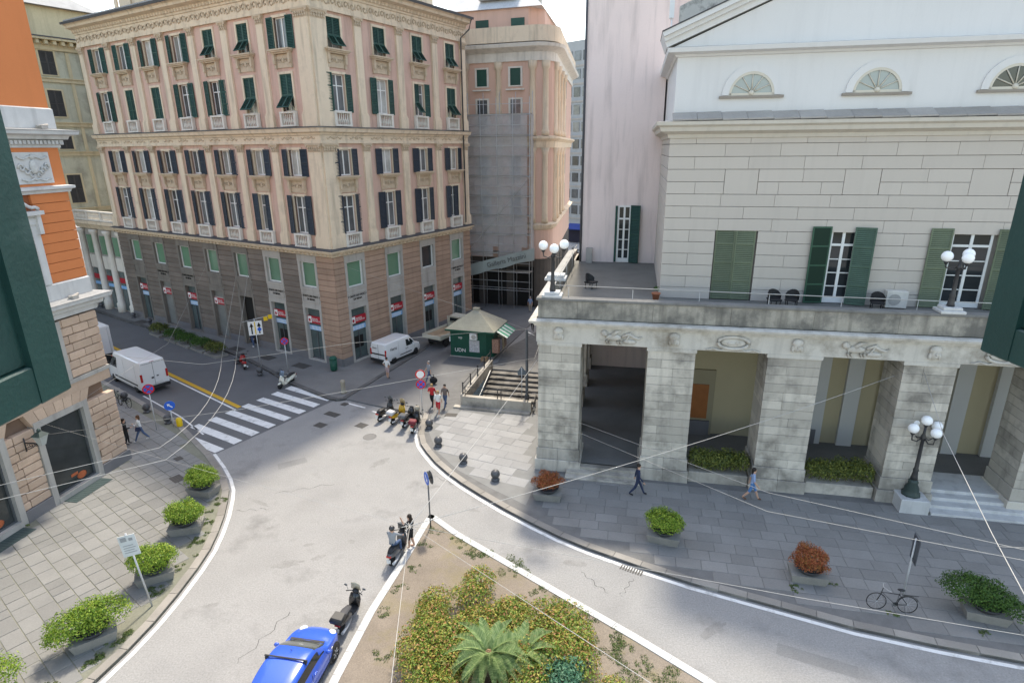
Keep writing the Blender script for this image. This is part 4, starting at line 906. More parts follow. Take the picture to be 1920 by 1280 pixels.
for s in (-1, 1):
    for kk in range(3): q.tube([(LO-1.57+s*(.2+.22*kk+.15*math.cos(t)*(1-t/9)), -.08, 16.0+.3*kk*.5+.22*math.sin(t)*(1-t/9)) for t in [x*.7 for x in range(10)]], .045, 5)
    q.tube([(LO-1.57+s*.15*t, -.08, 16.75+.06*math.sin(t*1.5)) for t in range(6)], .05, 5); q.tube([(LO-1.57+s*.15*t, -.08, 15.75+.05*math.sin(t*1.7)) for t in range(6)], .045, 5)
q.sphere((LO-1.57, -.08, 16.35), (.22, .1, .32), 10, 8); q.sphere((LO-1.57, -.08, 16.8), (.14, .08, .12), 8, 6); ob('carving', q.mesh('carving', mk('carving_grey', (.5, .5, .49), .8, .2, 5, .1, 20)), rl_)
ocorn('dentil_bed', [(0, 17.2), (.1, 17.2), (.1, 17.32), (.2, 17.34), (.2, 17.55), (0, 17.56)], marble)
mb = MB()
for kk in range(90): mb.box(LO-.1-kk*.21, -.3, 17.36, LO+.02-kk*.21, -.2, 17.52)
po('dentils', mb, marble)
ocorn('upper_cornice', [(0, 17.56), (.35, 17.58), (.4, 17.72), (.68, 17.8), (.72, 17.95), (0, 18.0)], marble); ocorn('upper_cornice_cover', [(0, 18.003), (.74, 17.95), (.74, 17.99), (0, 18.06)], roof_m)
ocorn('attic_band', [(0, 18.06), (.1, 18.06), (.1, 18.95), (0, 19.0)], marble)
mb = MB(); mb.box(0, 0, 19.0, LO, .3, 26); mb.box(LO-.3, .3, 19, LO, 12, 26); po('attic_wall', mb, orange_m)
for xc in (LO-3.1, LO-7.8, LO-12.4):   # pedimented window of the orange storey
    q = MB(); q.box(xc-1.0, -.1, 10.86, xc-.62, .25, 14.1); q.box(xc+.62, -.1, 10.86, xc+1.0, .25, 14.1); q.box(xc-.62, -.1, 13.6, xc+.62, .25, 14.1); q.box(xc-1.05, -.12, 14.1, xc+1.05, .2, 14.2); q.box(xc-1.2, -.4, 14.2, xc+1.2, .2, 14.38); q.box(xc-.95, -.16, 13.75, xc+.95, -.1, 14.05)
    for s in (-1, 1): q.box(xc+s*.98-.1, -.28, 13.3, xc+s*.98+.1, -.1, 14.2); q.tube([(xc+s*(1.1-.16*t), -.2, 14.45+.06*t+.05*math.sin(t*2)) for t in range(7)], [.1, .08, .09, .07, .08, .06, .05], 6)
    fr = po('window', q, marble); q = MB(); q.box(xc-.62, .15, 10.86, xc+.62, .17, 13.6); ob('pane', q.mesh('pane', pane_d), fr); q = MB(); q.box(xc-.62, .06, 10.86, xc-.5, .14, 13.6); q.box(xc+.5, .06, 10.86, xc+.62, .14, 13.6); ob('sash', q.mesh('sash', mk('brown_sash', (.12, .05, .03), .6, .1, 2, 0)), fr)
    q = MB(); q.box(xc-.9, -.5, 9.98, xc+.9, -.42, 10.86); 
    for kk in range(8): q.tube([(xc-.8+kk*.23, -.46, 10.0), (xc-.8+kk*.23, -.46, 10.8)], .03, 5)
    bpy.data.meshes.remove(q.mesh('x', marble))
for x in (LO-1.4, LO-.9): 
    q = MB(); q.box(x-.16, -.5, 0, x+.16, -.2, .16); q.tube([(x-.3, -.35, .12), (x+.3, -.35, .2)], .05, 5); po('floodlight', q, stone_lt, M=T(0, 0, 9.98 if x < LO-1 else 18.03))
# ---------------------------------------------------------------- old green-yellow house at the street end
Q0 = C0+d2*41.2; old = thing('old_house', 'weathered green-grey old house with brown base and closed shutters behind the orange house', 'building', T(Q0.x, Q0.y, 0) @ RZ(A1))
def pq(nm, mb, *mats, M=None): return ob(nm, mb.mesh(nm, *mats), old, M)
mb = MB(); mb.box(-14, 0, 9.5, 8, 12, 28); pq('wall', mb, old_m); mb = MB(); mb.box(-14, -.05, 0, -.02, 12, 9.5); pq('base_wall', mb, oldb_m)
for z in (10.6, 16.6, 19.6, 24.0): mb = MB(); mb.box(-14, -.16, z, 8, 0, z+.35); mb.box(-14, -.26, z+.35, 8, 0, z+.45); pq('string_course', mb, oldy_m)
mb = MB(); mb.box(-14, -.2, 27.1, 8, 0, 27.9); mb.box(-14, -1.0, 28, 8, 3, 28.2); pq('eave', mb, oldy_m); mb = MB()
for k in range(28): mb.box(-13.8+k*.78, -.8, 27.6, -13.5+k*.78, -.2, 28)
pq('eave_brackets', mb, oldy_m); mb = MB(); mb.box(-14, -1.05, 28.2, 8, 3, 28.32); pq('roof_edge', mb, gutter_m)
mb = MB(); mb.box(-14, 1.5, 28.3, 8, 10, 31.5); pq('attic', mb, oldy_m); mb = MB(); mb.loft([[(-14, .8, 31.5), (8, .8, 31.5), (8, 11, 31.5), (-14, 11, 31.5)], [(-10, 5, 34), (5, 5, 34), (5, 6, 34), (-10, 6, 34)]], False); pq('roof', mb, roof_m)
for i, x in enumerate((-11, -6.9, -2.9, 1.2, 5.2)):
    mb = MB(); mb.tube([(x+2, -.12, 1), (x+2, -.12, 27)], .08, 5) if i == 2 else mb.box(x+1.8, -.1, 10.6, x+2.1, 0, 27); pq('strip' if i != 2 else 'downpipe', mb, oldy_m if i != 2 else gutter_m)
    for z, h in ((24.7, 2.3), (20.6, 2.6), (17.3, 1.8), (11.6, 3.0)):
        q = MB(); q.box(x-.85, -.08, z-.1, x+.85, .02, z); q.box(x-.85, -.08, z, x-.68, .02, z+h+.15); q.box(x+.68, -.08, z, x+.85, .02, z+h+.15); q.box(x-.68, -.08, z+h, x+.68, .02, z+h+.15); fr = pq('window', q, oldy_m)
        for s in (0, 1): ob('shutter', louvre(.67, h, mk('shutter_brown_grey', (.07, .065, .06), .7, .2, 2, .1, 20), 2), fr, T(x-.68+s*.68, -.03, z))
# ---------------------------------------------------------------- scaffolded pink house with round corner
SB = Vector((4.0, 63.9)); sdir = Vector((.95, -.312)); AS = math.atan2(sdir.y, sdir.x); so_ = SB-sdir*11
scaf_h = thing('salmon_house', 'salmon house with rounded corner, cream cornice and roof terrace, scaffolded below', 'building', T(so_.x, so_.y, 0) @ RZ(AS))
def ps(nm, mb, *mats, M=None, parent=scaf_h): return ob(nm, mb.mesh(nm, *mats), parent, M)
arc = [(11-1.8+1.8*math.sin(a), 1.8-1.8*math.cos(a)) for a in [k*R(99)/7 for k in range(8)]]; sidedir = Vector((math.cos(R(99)), math.sin(R(99))))
foot = [(0, 0)]+arc; e_ = Vector(arc[-1])+sidedir*26; foot += [(e_.x, e_.y), (0, 26)]
def fpath(): return [(0, 0)]+arc+[(e_.x, e_.y)]
mb = MB(); mb.prism(foot, 5.5, 26.3); ps('wall', mb, salmon); mb = MB(); mb.prism([(x, y+.05) for x, y in foot], 0, 5.5); ps('ground_storey', mb, mk('arcade_dark', (.10, .085, .075), .9, .2, 1, 0))
for nm, prof, m_ in (('top_cornice', [(0, 25.2), (.15, 25.2), (.15, 26.0), (.3, 26.1), (.9, 26.4), (1.0, 26.7), (0, 26.9)], whitest), ('middle_cornice', [(0, 17.0), (.15, 17.0), (.2, 17.6), (.6, 17.9), (.6, 18.1), (0, 18.2)], cream), ('low_cornice', [(0, 8.6), (.3, 8.8), (.5, 9.2), (0, 9.4)], cream), ('terrace_parapet', [(0, 26.9), (.5, 26.9), (.5, 28.3), (.3, 28.3), (.3, 26.95)], cream)):
    mb = MB(); mb.sweep(prof, fpath()); ps(nm, mb, m_)
mb = MB()
for x, y in [(2.0, 0), (5.6, 0), (9.2, 0)]+[(arc[3][0], arc[3][1]), (arc[-1][0], arc[-1][1])]+[tuple(Vector(arc[-1])+sidedir*t) for t in (3.5, 7.5, 11.5)]: mb.lathe([(.42, 0), (.42, .5), (.34, .6), (.3, 6.2), (.45, 6.4), (.48, 7.0)], 8, (x, y, 18.2)); mb.lathe([(.42, 0), (.34, .6), (.3, 6.9), (.48, 7.6)], 8, (x, y, 9.4))
ps('pilasters', mb, cream)['kind'] = 'stuff'
for x in (.6, 3.8, 7.4):
    for z, h in ((23.0, 1.6), (18.9, 2.8), (13.8, 2.4), (9.8, 2.8)):
        q = MB(); q.box(x-.75, -.08, z-.1, x+.75, .03, z); q.box(x-.75, -.08, z, x-.55, .03, z+h+.15); q.box(x+.55, -.08, z, x+.75, .03, z+h+.15); q.box(x-.55, -.08, z+h, x+.55, .03, z+h+.15); q.box(x-.95, -.3, z-.45, x+.95, 0, z-.32); fr = ps('window', q, whitest); q = MB(); q.box(x-.55, -.03, z, x+.55, -.01, z+h); ob('pane', q.mesh('pane', sh_green if z > 22 else pane_m), fr)
for t in (1.8, 5.5, 9.5, 14):
    p = Vector(arc[-1])+sidedir*t; M_ = T(p.x, p.y, 0) @ RZ(R(99))
    for z, h in ((22.8, 2.0), (19.2, 2.8), (13.8, 2.4), (9.8, 2.8)): q = MB(); q.box(-.6, -.12, z, .6, .03, z+h); ps('shuttered_window', q, sh_green, M=M_)
    q = MB(); q.box(-1.1, -.02, .3, 1.1, .03, 4.5); ps('shop_opening', q, dark_in, M=M_)
for x in (1.7, 5.0, 8.2): q = MB(); q.box(x-1.2, -.03, .2, x+1.2, .05, 4.6); ps('arcade_opening', q, dark_in)
mb = MB(); mb.prism([(0, 1.2), (8.4, 1.2), (9.6, 3), (8, 14), (0, 14)], 26.9, 30.2); ps('penthouse', mb, salmon); q = MB(); q.loft([[(-.3, .9, 30.2), (9.9, .9, 30.2), (8.4, 14.2, 30.2), (-.3, 14.5, 30.2)], [(1, 5, 33.4), (6.5, 5, 33.4), (6, 11, 33.4), (1, 11, 33.4)]], False); ps('roof', q, mk('pale_slate', (.5, .5, .5), .7, .15, 1, .15, 8))
q = MB(); q.box(3, 1.6, 31.2, 7, 4, 33.6); dm = ps('dormer', q, stone_lt); q = MB()
for k in range(3): q.box(3.2+k*1.25, 1.55, 31.5, 4.25+k*1.25, 1.62, 33.2)
ob('dormer_panes', q.mesh('dormer_panes', pane_m), dm)
for x in (3.5, 7.3): q = MB(); q.box(x-.7, 1.14, 27.6, x+.7, 1.22, 29.3); ps('penthouse_window', q, sh_green)
q = MB(); q.box(6.6, 8, 32, 7.6, 9.2, 35); ps('chimney', q, stone_lt)
# scaffold
scaf = thing('scaffold', 'grey tube scaffold with torn netting and banner on the salmon house front', 'scaffold', T(so_.x, so_.y, 0) @ RZ(AS))
def pf(nm, mb, *mats, M=None): return ob(nm, mb.mesh(nm, *mats), scaf, M)
xs = [-1.2+1.75*k for k in range(7)]
for x in xs:
    for y in (-1.5, -.45):
        top = 21.8 if y < -1 else 22.4
        mb = MB(); mb.tube([(x, y, 0), (x, y, top)], .03, 5); pf('standard', mb, steel)
for z in [2.2+2.0*k for k in range(10)]:
    for y in (-1.5, -.45): mb = MB(); mb.tube([(-1.3, y, z), (9.4, y, z)], .028, 5); pf('ledger', mb, steel)
    mb = MB(); mb.tube([(-1.3, -1.5, z+1), (9.4, -1.5, z+1)], .024, 5); pf('guard_rail', mb, steel)
    if z > 3: mb = MB(); mb.box(-1.25, -1.45, z+.03, 9.35, -.5, z+.09); pf('deck', mb, mk('deck_boards', (.30, .27, .23), .9, .2, 2, 0))
for k in range(8): mb = MB(); x = -1.2+(k % 6)*1.75; mb.tube([(x, -1.53, 2.2+2*k), (x+1.75, -1.53, 4.2+2*k)], .024, 5); pf('brace', mb, steel)
# netting built as woven strips with gaps
mb = MB(); rr = random.Random(3)
nx, nz = 16, 26
def npt(i, j): return (-1.25+10.3*i/nx, -1.38+.04*math.sin(i*1.7+j*.9)+rr.uniform(-.015, .015), 5.8+14.4*j/nz)
gridp = [[npt(i, j) for i in range(nx+1)] for j in range(nz+1)]
for j in range(nz):
    for i in range(nx):
        if (j > 23 and 1 < i < 6) or (j < 2 and i % 5 == 0): continue
        mb.quad(gridp[j][i], gridp[j][i+1], gridp[j+1][i+1], gridp[j+1][i])
net = mb.mesh('netting', netting)
nm_ = netting.node_tree; b_ = nm_.nodes['Principled BSDF']; b_.inputs['Alpha'].default_value = .5
pf('netting', mb, netting)
mb = MB()
for j in range(20):
    for i in range(3): mb.quad((9.4, -1.4+i*.47, 5.8+j*.72), (9.4, -1.4+(i+1)*.47, 5.8+j*.72), (9.4, -1.4+(i+1)*.47, 6.52+j*.72), (9.4, -1.4+i*.47, 6.52+j*.72))
pf('side_netting', mb, netting)
q = MB(); n = 18
pts = [(2.6+7.4*k/n, -2.0+.06*math.sin(k*1.1), 4.3+2.1*k/n-.0) for k in range(n+1)]
for k in range(n):
    a, b = pts[k], pts[k+1]; q.quad((a[0], a[1], a[2]-.62-.06*math.sin(k*.8)), (b[0], b[1], b[2]-.62-.06*math.sin((k+1)*.8)), (b[0], b[1], b[2]+.62), (a[0], a[1], a[2]+.62))
bn = pf('banner', q, banner_m); tm = text_mesh('Galleria Mazzini', .72, mk('banner_letters', (.13, .13, .125), .8, .1, 1, 0), .004)
ob('banner_letters', tm, bn, T(6.9, -2.09, 5.55) @ RY(R(-15.8)) @ RX(R(90)))
q = MB(); q.box(-1.6, -3.0, 2.15, 2.6, -1.5, 2.25); q.box(-1.6, -3.0, 4.1, 2.6, -1.5, 4.2); pf('loading_deck', q, mk('deck_grey', (.33, .32, .30), .9, .2, 2, 0)); q = MB(); q.box(-1.0, -2.4, 0, .4, -1.6, 2.1); q.box(-1.0, -2.5, 4.25, .9, -1.7, 5.6); pf('plywood_box', q, mk('plywood', (.36, .2, .12), .8, .2, 2, .1, 12))
for x in (-1.6, .5, 2.6): mb = MB(); mb.tube([(x, -3.0, 0), (x, -3.0, 5.4)], .03, 5); pf('standard', mb, steel)
for z in (3.2, 5.2, 2.7, 4.7): mb = MB(); mb.tube([(-1.6, -3.0, z), (2.6, -3.0, z)], .025, 5); pf('guard_rail', mb, steel)
mb = MB(); mb.tube([(.5, -3.0, 0), (2.6, -3.0, 3.0)], .026, 5); pf('brace', mb, steel)
# ---------------------------------------------------------------- far modern block and square
far = thing('office_block', 'tall grey modern office block with window bands far down the side street', 'building', T(9.0, 127, 0) @ RZ(R(-46)))
mb = MB(); mb.box(0, 0, 0, 24, 12, 36); ob('wall', mb.mesh('wall', greyb), far)
wm = MB(); wm.box(-.75, -.1, 0, .75, .05, 1.7); wme = wm.mesh('window', pane_m)
for k in range(11):
    for j in range(10): ob('window', wme, far, T(1.4+k*2.1, -.02, 4.2+j*3.15))
for j in range(10): q = MB(); q.box(0, -.14, 3.2+j*3.15, 24, 0, 3.5+j*3.15); ob('floor_band', q.mesh('floor_band', stone_lt), far)
awn = thing('blue_awning_stall', 'dark blue awning over a stall at the far end of the side street', 'awning', T(12.0, 112, 0) @ RZ(R(-30))); q = MB(); q.loft([[(-1.6, -.9, 2.5), (1.6, -.9, 2.5), (1.6, -.9, 2.65), (-1.6, -.9, 2.65)], [(-1.6, .9, 3.3), (1.6, .9, 3.3), (1.6, .9, 3.45), (-1.6, .9, 3.45)]], False); ob('canopy', q.mesh('canopy', mk('awning_blue', (.02, .05, .22), .8, .1, 2, 0)), awn); q = MB(); q.box(-1.5, .2, .1, 1.5, .9, 2.5); ob('counter', q.mesh('counter', mk('stall_dark', (.03, .03, .05), .8, .1, 2, 0)), awn)
q = thing('yellow_container', 'yellow skip standing at the end of the side street', 'container', T(8.6, 76, .1) @ RZ(R(10))); b = MB(); b.loft([[(-1.3, -.7, .2), (1.3, -.7, .2), (1.3, .7, .2), (-1.3, .7, .2)], [(-1.6, -.9, 1.7), (1.6, -.9, 1.7), (1.6, .9, 1.7), (-1.6, .9, 1.7)]], False); ob('body', b.mesh('body', mk('skip_yellow', (.62, .36, .03), .6, .1, 2, 0)), q); b = MB(); b.box(-1.5, -.93, .75, 1.5, -.86, 1.2); ob('skip_band', b.mesh('skip_band', sh_green), q)
# ---------------------------------------------------------------- shutters of the window the photo is taken from
def near_shutter(x, y_end, side, label):
    t = thing('window_shutter', label, 'shutter', T(x, 0, 16.47), 'shutters of the viewpoint window')
    L_ = .75; y0 = y_end-L_; mb = MB(); f = .09; h = 2.1; th = .045
    def B(nm, *a): q = MB(); q.bbox(*a, .004); ob(nm, q.mesh(nm, sh_near), t)
    B('stile', -th/2, y_end-f, 0, th/2, y_end, h); B('stile', -th/2, y0, 0, th/2, y0+f, h)
    for z in (0, .62, 1.3, h-f): B('rail', -th/2+.002, y0+f+.001, z, th/2-.002, y_end-f-.001, z+f)
    for a, b in ((f, .62), (.62+f, 1.3), (1.3+f, h-f)): B('panel', -.008, y0+f, a, .008, y_end-f, b)
near_shutter(-1.06, 1.30, -1, 'dark green louvred shutter at the left edge, close to the camera'); near_shutter(1.285, 1.515, 1, 'dark green louvred shutter at the right edge, close to the camera')
# ---------------------------------------------------------------- street furniture
def disc(r, y, n=24, t=.012): mb = MB(); mb.lathe([(r, 0), (r, t)], n, (0, y, 0), 'y'); return mb
def pole(t, h, r=.035, m_=steel): mb = MB(); mb.tube([(0, 0, 0), (0, 0, h)], r, 8); return ob('pole', mb.mesh('pole', m_), t)
def face_to(x, y, cx=0, cy=0): return math.atan2(cy-y, cx-x)+math.pi/2    # local -y looks at (cx, cy)
def sign_nostop(t, z, r=.3, y=-.06):
    for nm, rr, yy, m_ in (('sign_back', r, y, signback), ('sign_rim', r, y-.013, red_sign), ('sign_face', r*.78, y-.016, blue_sign)): ob(nm, disc(rr, 0, t=.012).mesh(nm, m_), t, T(0, yy, z))
    for a in (45, -45): q = MB(); q.box(-r*.78, 0, -.035, r*.78, .005, .035); ob('sign_bar', q.mesh('sign_bar', red_sign), t, T(0, y-.022-(a > 0)*.003, z) @ RY(R(a)))
def sign_noentry(t, z, r=.3, y=-.06):
    for nm, rr, yy, m_ in (('sign_back', r, y, signback), ('sign_rim', r, y-.013, red_sign), ('sign_face', r*.76, y-.016, white_sign)): ob(nm, disc(rr, 0, t=.012).mesh(nm, m_), t, T(0, yy, z))
def sign_arrow(t, z, ang, r=.3, y=-.06):
    for nm, rr, yy, m_ in (('sign_back', r, y, signback), ('sign_face', r*.98, y-.013, blue_sign)): ob(nm, disc(rr, 0, t=.012).mesh(nm, m_), t, T(0, yy, z))
    q = MB(); q.xprism([(-.03, -.2), (.03, -.2), (.03, .06), (.1, .06), (0, .2), (-.1, .06), (-.03, .06)], 0, .006); ob('sign_arrow', q.mesh('sign_arrow', white_sign), t, T(0, y-.02, z) @ RY(ang))
def signpost(x, y, h, label, cat='road sign', z=.13, face=(0, 0)): return thing('road_sign', label, cat, T(x, y, z) @ RZ(face_to(x, y, *face)))
t = signpost(-5.95, 35.9, 3.3, 'pole with a round red-rimmed white sign above a blue no-stopping sign, by the parked scooters'); pole(t, 3.35); sign_noentry(t, 3.05, .32); sign_nostop(t, 2.36, .32)
t = signpost(-22.7, 34.4, 3, 'pole with a no-stopping sign beside two women at the left crossing'); pole(t, 3.1); sign_nostop(t, 2.8, .33)
t = signpost(-21.9, 34.9, 1.5, 'low post with a round blue arrow sign and a yellow marker at the crossing'); pole(t, 1.3); sign_arrow(t, 1.45, R(-45), .32); q = MB(); q.lathe([(.16, 0), (.18, .05), (.18, .5), (.1, .6)], 12); ob('yellow_marker', q.mesh('yellow_marker', yel_sign), t, T(.35, -.25, 0))
t = signpost(-17.9, 44.5, 2.9, 'grey pole with a small no-stopping sign behind the ivory scooter'); pole(t, 2.9); sign_nostop(t, 2.62, .3)
t = signpost(-20.6, 45.8, 3.9, 'pole with a white two-arrow lane board and yellow plates by the dark doorway'); pole(t, 4.1); q = MB(); q.box(-.52, -.08, 2.75, .52, -.05, 3.9); ob('lane_board', q.mesh('lane_board', white_sign), t)
q = MB()
for x in (-.27, .29): q.xprism([(x-.05, 2.85), (x+.05, 2.85), (x+.05, 3.45), (x+.15, 3.45), (x, 3.78), (x-.15, 3.45), (x-.05, 3.45)], -.09, -.081)
ob('lane_arrows', q.mesh('lane_arrows', dark_in), t); q = MB(); q.box(-.05, -.088, 2.8, .03, -.081, 3.85); ob('lane_divider', q.mesh('lane_divider', yel_sign), t); q = MB(); q.lathe([(.15, 0), (.15, .006)], 16, (.29, -.098, 3.2), 'y'); ob('lane_disc', q.mesh('lane_disc', blue_sign), t)
for k, (x, z) in enumerate(((.85, 4.0), (1.2, 4.12))): q = MB(); q.box(x-.15, -.06, z-.17, x+.15, -.03, z+.17); ob('yellow_plate', q.mesh('yellow_plate', yel_sign), t)
q = MB(); q.tube([(0, 0, 4.05), (1.5, -.02, 4.25)], .025, 5); q.tube([(0, 0, 4.05), (-.9, 0, 3.9)], .02, 5); ob('sign_arm', q.mesh('sign_arm', steel), t)
t = thing('road_sign', 'slim pole with two round blue signs back to back on the island tip', 'road sign', T(-3.9, 23.9, .12) @ RZ(R(-62))); pole(t, 2.95, .035, steel_d); sign_arrow(t, 2.6, R(135), .32); o = ob('sign_reverse', disc(.32, 0, t=.012).mesh('sign_reverse', mk('sign_dark_back', (.06, .065, .075), .5, .05, 3, 0)), t, T(0, .14, 2.6)); q = MB(); q.box(-.03, -.06, 2.55, .03, .15, 2.65); ob('bracket', q.mesh('bracket', steel_d), t)
t = thing('info_sign', 'grey panel sign on a leaning pole between the planters on the left pavement', 'sign', T(-14.15, 18.95, .13) @ RZ(R(20)) @ RY(R(-5))); pole(t, 3.4); q = MB(); q.box(-.28, -.07, 2.45, .28, -.04, 3.35); ob('panel', q.mesh('panel', mk('panel_grey', (.5, .52, .52), .5, .1, 2, 0)), t); q = MB()
for k in range(4): q.box(-.2, -.074, 2.6+k*.1, .2-.06*(k % 2), -.0705, 2.63+k*.1)
q.box(-.22, -.074, 3.1, -.02, -.0705, 3.28); q.box(.05, -.074, 3.1, .18, -.0705, 3.22); ob('panel_print', q.mesh('panel_print', mk('panel_ink', (.25, .26, .27), .6, 0, fine=0)), t)
t = thing('direction_sign', 'dark back of a tall panel sign on a thin pole behind the leaning bicycle', 'sign', T(15.35, 19.2, .13) @ RZ(R(72))); pole(t, 2.6); q = MB(); q.box(-.33, -.06, 1.6, .33, -.03, 2.65); q.box(-.25, -.03, 1.7, .25, .0, 1.76); q.box(-.25, -.03, 2.48, .25, .0, 2.54); ob('panel', q.mesh('panel', mk('sign_panel_dark', (.07, .075, .085), .5, .1, 2, 0)), t)
t = thing('warning_sign', 'thin pole with the grey back of a five-sided sign at the underpass steps', 'road sign', T(.65, 38.1, .13) @ RZ(R(180)+face_to(.65, 38.1))); pole(t, 2.6, .025); q = MB(); q.xprism([(-.26, 2.05), (.26, 2.05), (.3, 2.3), (0, 2.68), (-.3, 2.3)], -.05, -.03); ob('panel', q.mesh('panel', mk('sign_slate', (.13, .16, .19), .5, .1, 2, 0)), t)
t = thing('tram_pole', 'tall grey cable pole beside the portico corner', 'pole', T(1.0, 38.0, .13)); q = MB(); q.lathe([(.16, 0), (.16, .6), (.1, .7), (.09, 5.2), (.05, 5.4)], 10); ob('shaft', q.mesh('shaft', steel_d), t); q = MB(); q.tube([(0, 0, 5.2), (.5, -.2, 5.0)], .03, 5); ob('arm', q.mesh('arm', steel), t)
# ball bollards
bm = MB(); bm.lathe([(.23, 0), (.23, .06), (.17, .1), (.15, .16)], 16); bm.sphere((0, 0, .36), .25, 18, 12); bme = bm.mesh('ball_bollard', ball_m)
for (x, y), lb in (((-5.3, 34.3), 'black ball bollard nearest the four scooters on the curved kerb'), ((-4.45, 31.9), 'second ball bollard from the scooters along the curved kerb'), ((-2.8, 29.85), 'third ball bollard from the scooters along the curved kerb'), ((-.95, 28.0), 'ball bollard nearest the red planter on the curved kerb'), ((-27.7, 39.2), 'ball bollard beside the white van, next to the parked bicycles'), ((-24.9, 37.1), 'ball bollard in the middle of three beside the white van'), ((-22.5, 35.35), 'ball bollard beside the yellow marker at the left crossing'), ((-20.0, 44.1), 'ball bollard between the red motorcycle and the ivory scooter'), ((-23.0, 46.9), 'ball bollard beside the front wheel of the red motorcycle'), ((-46.6, 65.6), 'farthest ball bollard along the bank kerb'), ((-40.3, 61.2), 'second farthest ball bollard along the bank kerb'), ((-37.2, 58.8), 'ball bollard along the bank kerb just left of the hedge row'), ((-18.2, 43.6), 'ball bollard half hidden behind the ivory scooter')):
    tag(ob('ball_bollard', bme, None, T(x, y, .13)), lb, 'bollard', 'ball bollards along the kerbs')
b = MB(); b.lathe([(.2, 0), (.2, .1), (.17, .14), (.16, .8), (.19, .84), (.19, .92), (.12, 1.02), (.02, 1.06)], 12); stm = b.mesh('stone_bollard', mk('bollard_stone', (.34, .3, .24), .9, .15, 3, .1, 20))
tag(ob('stone_bollard', stm, None, T(-12.3, 40.1, .13)), 'short stone post at the crossing corner by the bank', 'bollard'); tag(ob('stone_bollard', stm, None, T(-6.2, 35.4, .13)), 'short stone post behind the parked scooters', 'bollard')
t = thing('litter_bin', 'dark green litter bin at the bank corner', 'bin', T(-14.3, 44.75, .13)); q = MB(); q.lathe([(.24, .05), (.28, .12), (.3, .95)], 14); ob('body', q.mesh('body', kiosk_m), t); q = MB(); q.lathe([(.31, 0), (.31, .1), (.22, .25), (.05, .3)], 14); ob('lid', q.mesh('lid', kiosk_m), t, T(0, 0, .955))
# globe lamps of the theatre
def lamp(x, y, z, h, label, globes, rot=0, base=True):
    M_ = T(TP.x, TP.y, 0) @ RZ(a11) @ T(x, y, z) @ RZ(rot); t = thing('street_lamp', label, 'street lamp', M_, 'globe lamps of the theatre')
    q = MB()
    if base: q.lathe([(.42, 0), (.42, .1), (.3, .2), (.34, .32), (.2, .62), (.24, .7), (.15, .85)], 8); ob('base', q.mesh('base', iron_gr), t); q = MB()
    z0 = .85 if base else 0
    q.lathe([(.17, z0), (.14, z0+.15), (.11, z0+.4), (.13, z0+.5), (.09, z0+.6), (.075, h*.8), (.12, h*.82), (.12, h*.86), (.06, h*.9), (.05, h)], 10); ob('shaft', q.mesh('shaft', castiron), t)
    for k, (a, rr, dz) in enumerate(globes):
        gx, gy = rr*math.cos(a), rr*math.sin(a); q = MB()
        if rr > .05: q.tube([(0, 0, h*.86), (gx*.5, gy*.5, h*.80), (gx*.95, gy*.95, h*.83), (gx, gy, h*.9+dz)], .03, 6)
        q.lathe([(.05, 0), (.1, .08), (.11, .14)], 8, (gx, gy, h*.9+dz)); arm = ob('arm', q.mesh('arm', castiron), t); q = MB(); q.sphere((gx, gy, h*.9+dz+.34), .235, 18, 12); ob('globe', q.mesh('globe', globe_m), arm)
five = [(R(a), .62, 0) for a in (20, 110, 200, 290)]+[(0, 0, .35)]
lamp(18.55, -.4, .85, 3.6, 'black iron lamp with white globes on a marble plinth in front of the portico', five)
tri = [(R(a), .52, 0) for a in (185, 300, 5)]
lamp(.8, .45, 10.09, 2.1, 'three-globe lamp on the terrace corner above the underpass', [(R(175), .5, .05), (R(290), .25, -.05), (R(10), .55, .12)], 0, False)
lamp(18.8, .35, 10.09, 2.1, 'three-globe lamp on the terrace parapet near the right-hand windows', [(R(180), .55, 0), (R(300), .3, -.02), (R(20), .35, .1)], 0, False)
# wall lantern on the orange house
Mo = T(org.x, org.y, 0) @ RZ(AO)
t = thing('wall_lantern', 'ornate iron wall lantern on the sandstone front beside the shop window', 'wall lamp', Mo @ T(LO-5.45, -.02, 3.75)); q = MB(); q.tube([(0, 0, -.25), (0, -.02, .45)], .03, 6); q.tube([(0, -.02, .2), (0, -.5, .25), (0, -1.0, .18)], .03, 6); q.tube([(0, -.05, -.15), (0, -.4, .0), (0, -.7, .2)], .025, 6)
for k in range(5): q.tube([(0, -.2-.14*k+.08*math.cos(a), .08+.03*k+.08*math.sin(a)) for a in [j*.8 for j in range(8)]], .016, 4)
ob('bracket', q.mesh('bracket', castiron), t); q = MB(); q.loft([[(s*.1, c*.1-1.0, .2) for s, c in ((-1, -1), (1, -1), (1, 1), (-1, 1))], [(s*.22, c*.22-1.0, .68) for s, c in ((-1, -1), (1, -1), (1, 1), (-1, 1))]], False); ob('lantern_glass', q.mesh('lantern_glass', mk('lantern_glass', (.4, .42, .4), .15, .1, 2, 0)), t); q = MB(); q.loft([[(s*.26, c*.26-1.0, .69) for s, c in ((-1, -1), (1, -1), (1, 1), (-1, 1))], [(s*.08, c*.08-1.0, .88) for s, c in ((-1, -1), (1, -1), (1, 1), (-1, 1))]], False); q.lathe([(.08, 0), (.09, .08), (.03, .16)], 8, (0, -1, .88)); ob('lantern_cap', q.mesh('lantern_cap', iron_gr), t)
